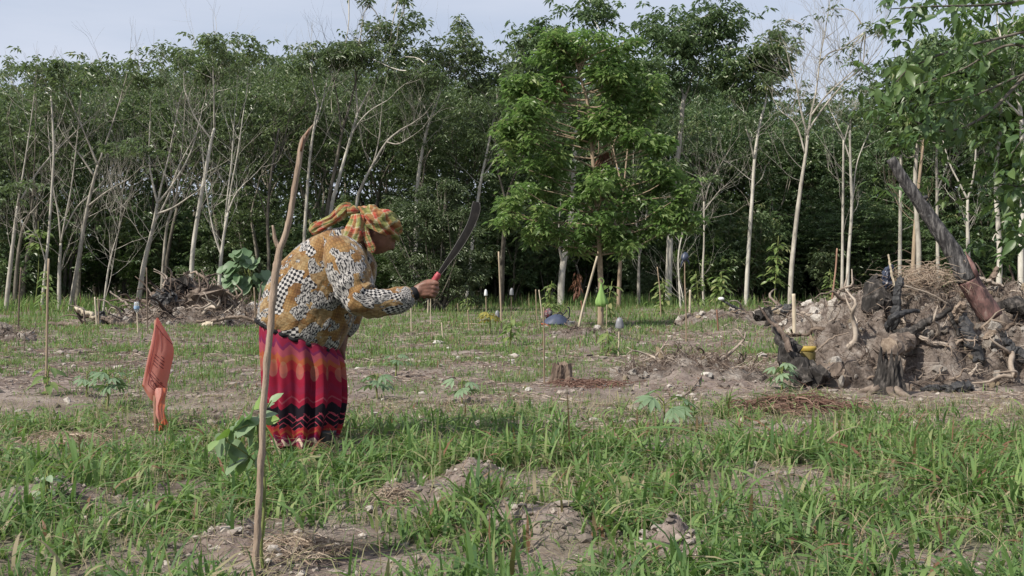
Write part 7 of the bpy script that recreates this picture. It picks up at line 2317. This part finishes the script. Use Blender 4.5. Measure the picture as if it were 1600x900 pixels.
    kb.add(V_ * np.array([11, 12, 11]) * PK + PW(553, 331, -0.06), [F_], 0, 0.5, np.stack([np.arctan2(V_[:, 0], V_[:, 1]) * 0.03, V_[:, 2] * 0.05], -1))
    kb.build('scarf_knot', M['scarf'], scarf, True, True)
    return t

def machete():
    rng = np.random.default_rng(93)
    Y = -0.195
    t = empty('machete', (PBASE + PW(683, 438, Y)).tolist(), 'long curved dark machete with a red wrapped handle raised in the fist', 'machete')
    o = PW(683, 438, Y)
    L_ = lambda x, y, dy=0.0: PW(x, y, Y + dy) - o
    back = smooth_path([(686, 431, 0), (700, 408, 0), (714, 386, 0), (728, 362, 0), (736, 344, 0), (739.5, 328, 0), (742, 319, 0)], 26)
    edge = smooth_path([(690, 434, 0), (705, 414.5, 0), (721, 394.5, 0), (736, 371, 0), (746.5, 350, 0), (752, 333, 0), (751.5, 321, 0)], 26)
    V, Q = [], []
    for b, e in zip(back, edge):
        pb, pe = L_(b[0], b[1]), L_(e[0], e[1])
        m_ = pb * 0.55 + pe * 0.45
        th = 0.0021
        V += [pb + np.array([0, -th, 0]), m_ + np.array([0, -th, 0]), pe, m_ + np.array([0, th, 0]), pb + np.array([0, th, 0])]
    for i in range(25):
        for j in range(5):
            Q.append([5 * i + j, 5 * i + (j + 1) % 5, 5 * i + 5 + (j + 1) % 5, 5 * i + 5 + j])
    mb = MB().add(V, [Q, [[4, 3, 2, 1, 0]], [[125, 126, 127, 128, 129]]])
    m, n, b = material('worn_steel')
    f = noise_fac(n, 26, 6, 0.7)
    n.links.new(ramp(n, [(0.3, (0.006, 0.005, 0.005)), (0.55, (0.012, 0.010, 0.009)), (0.75, (0.035, 0.028, 0.024))], f), b.inputs['Base Color'])
    b.inputs['Metallic'].default_value = 0.0
    b.inputs['Specular IOR Level'].default_value = 0.3
    b.inputs['Roughness'].default_value = 0.5
    mb.build('blade', m, t, False)
    eb = MB()  # paler tubes added to outline the blade's back and cutting edge
    tube(eb, np.array([L_(b[0], b[1], -0.001) for b in back]), 0.0017, 6, 0, 0.5)
    tube(eb, np.array([L_(e[0], e[1], -0.001) for e in edge]), 0.0012, 6, 0, 0.5)
    eb.build('edge_outline', plain('outline_grey', (0.085, 0.08, 0.075), 0.4, 0.5, 0.3, 40), t)
    hb = MB()
    tube(hb, smooth_path([L_(665, 463, 0.012), L_(673, 452, 0.012), L_(680, 442, 0.010), L_(686.5, 433.5, 0.004), L_(690.5, 427, 0)], 16), np.interp(np.linspace(0, 1, 16), [0, .5, .8, 1], [0.0135, 0.0145, 0.0165, 0.0125]), 14, 0, rough=0.03, rng=rng)
    h = plain('red_wrap', (0.33, 0.055, 0.07), 0.5, 0.4, 0.3, 60)
    hb.build('handle', h, t)
make_person()
machete()
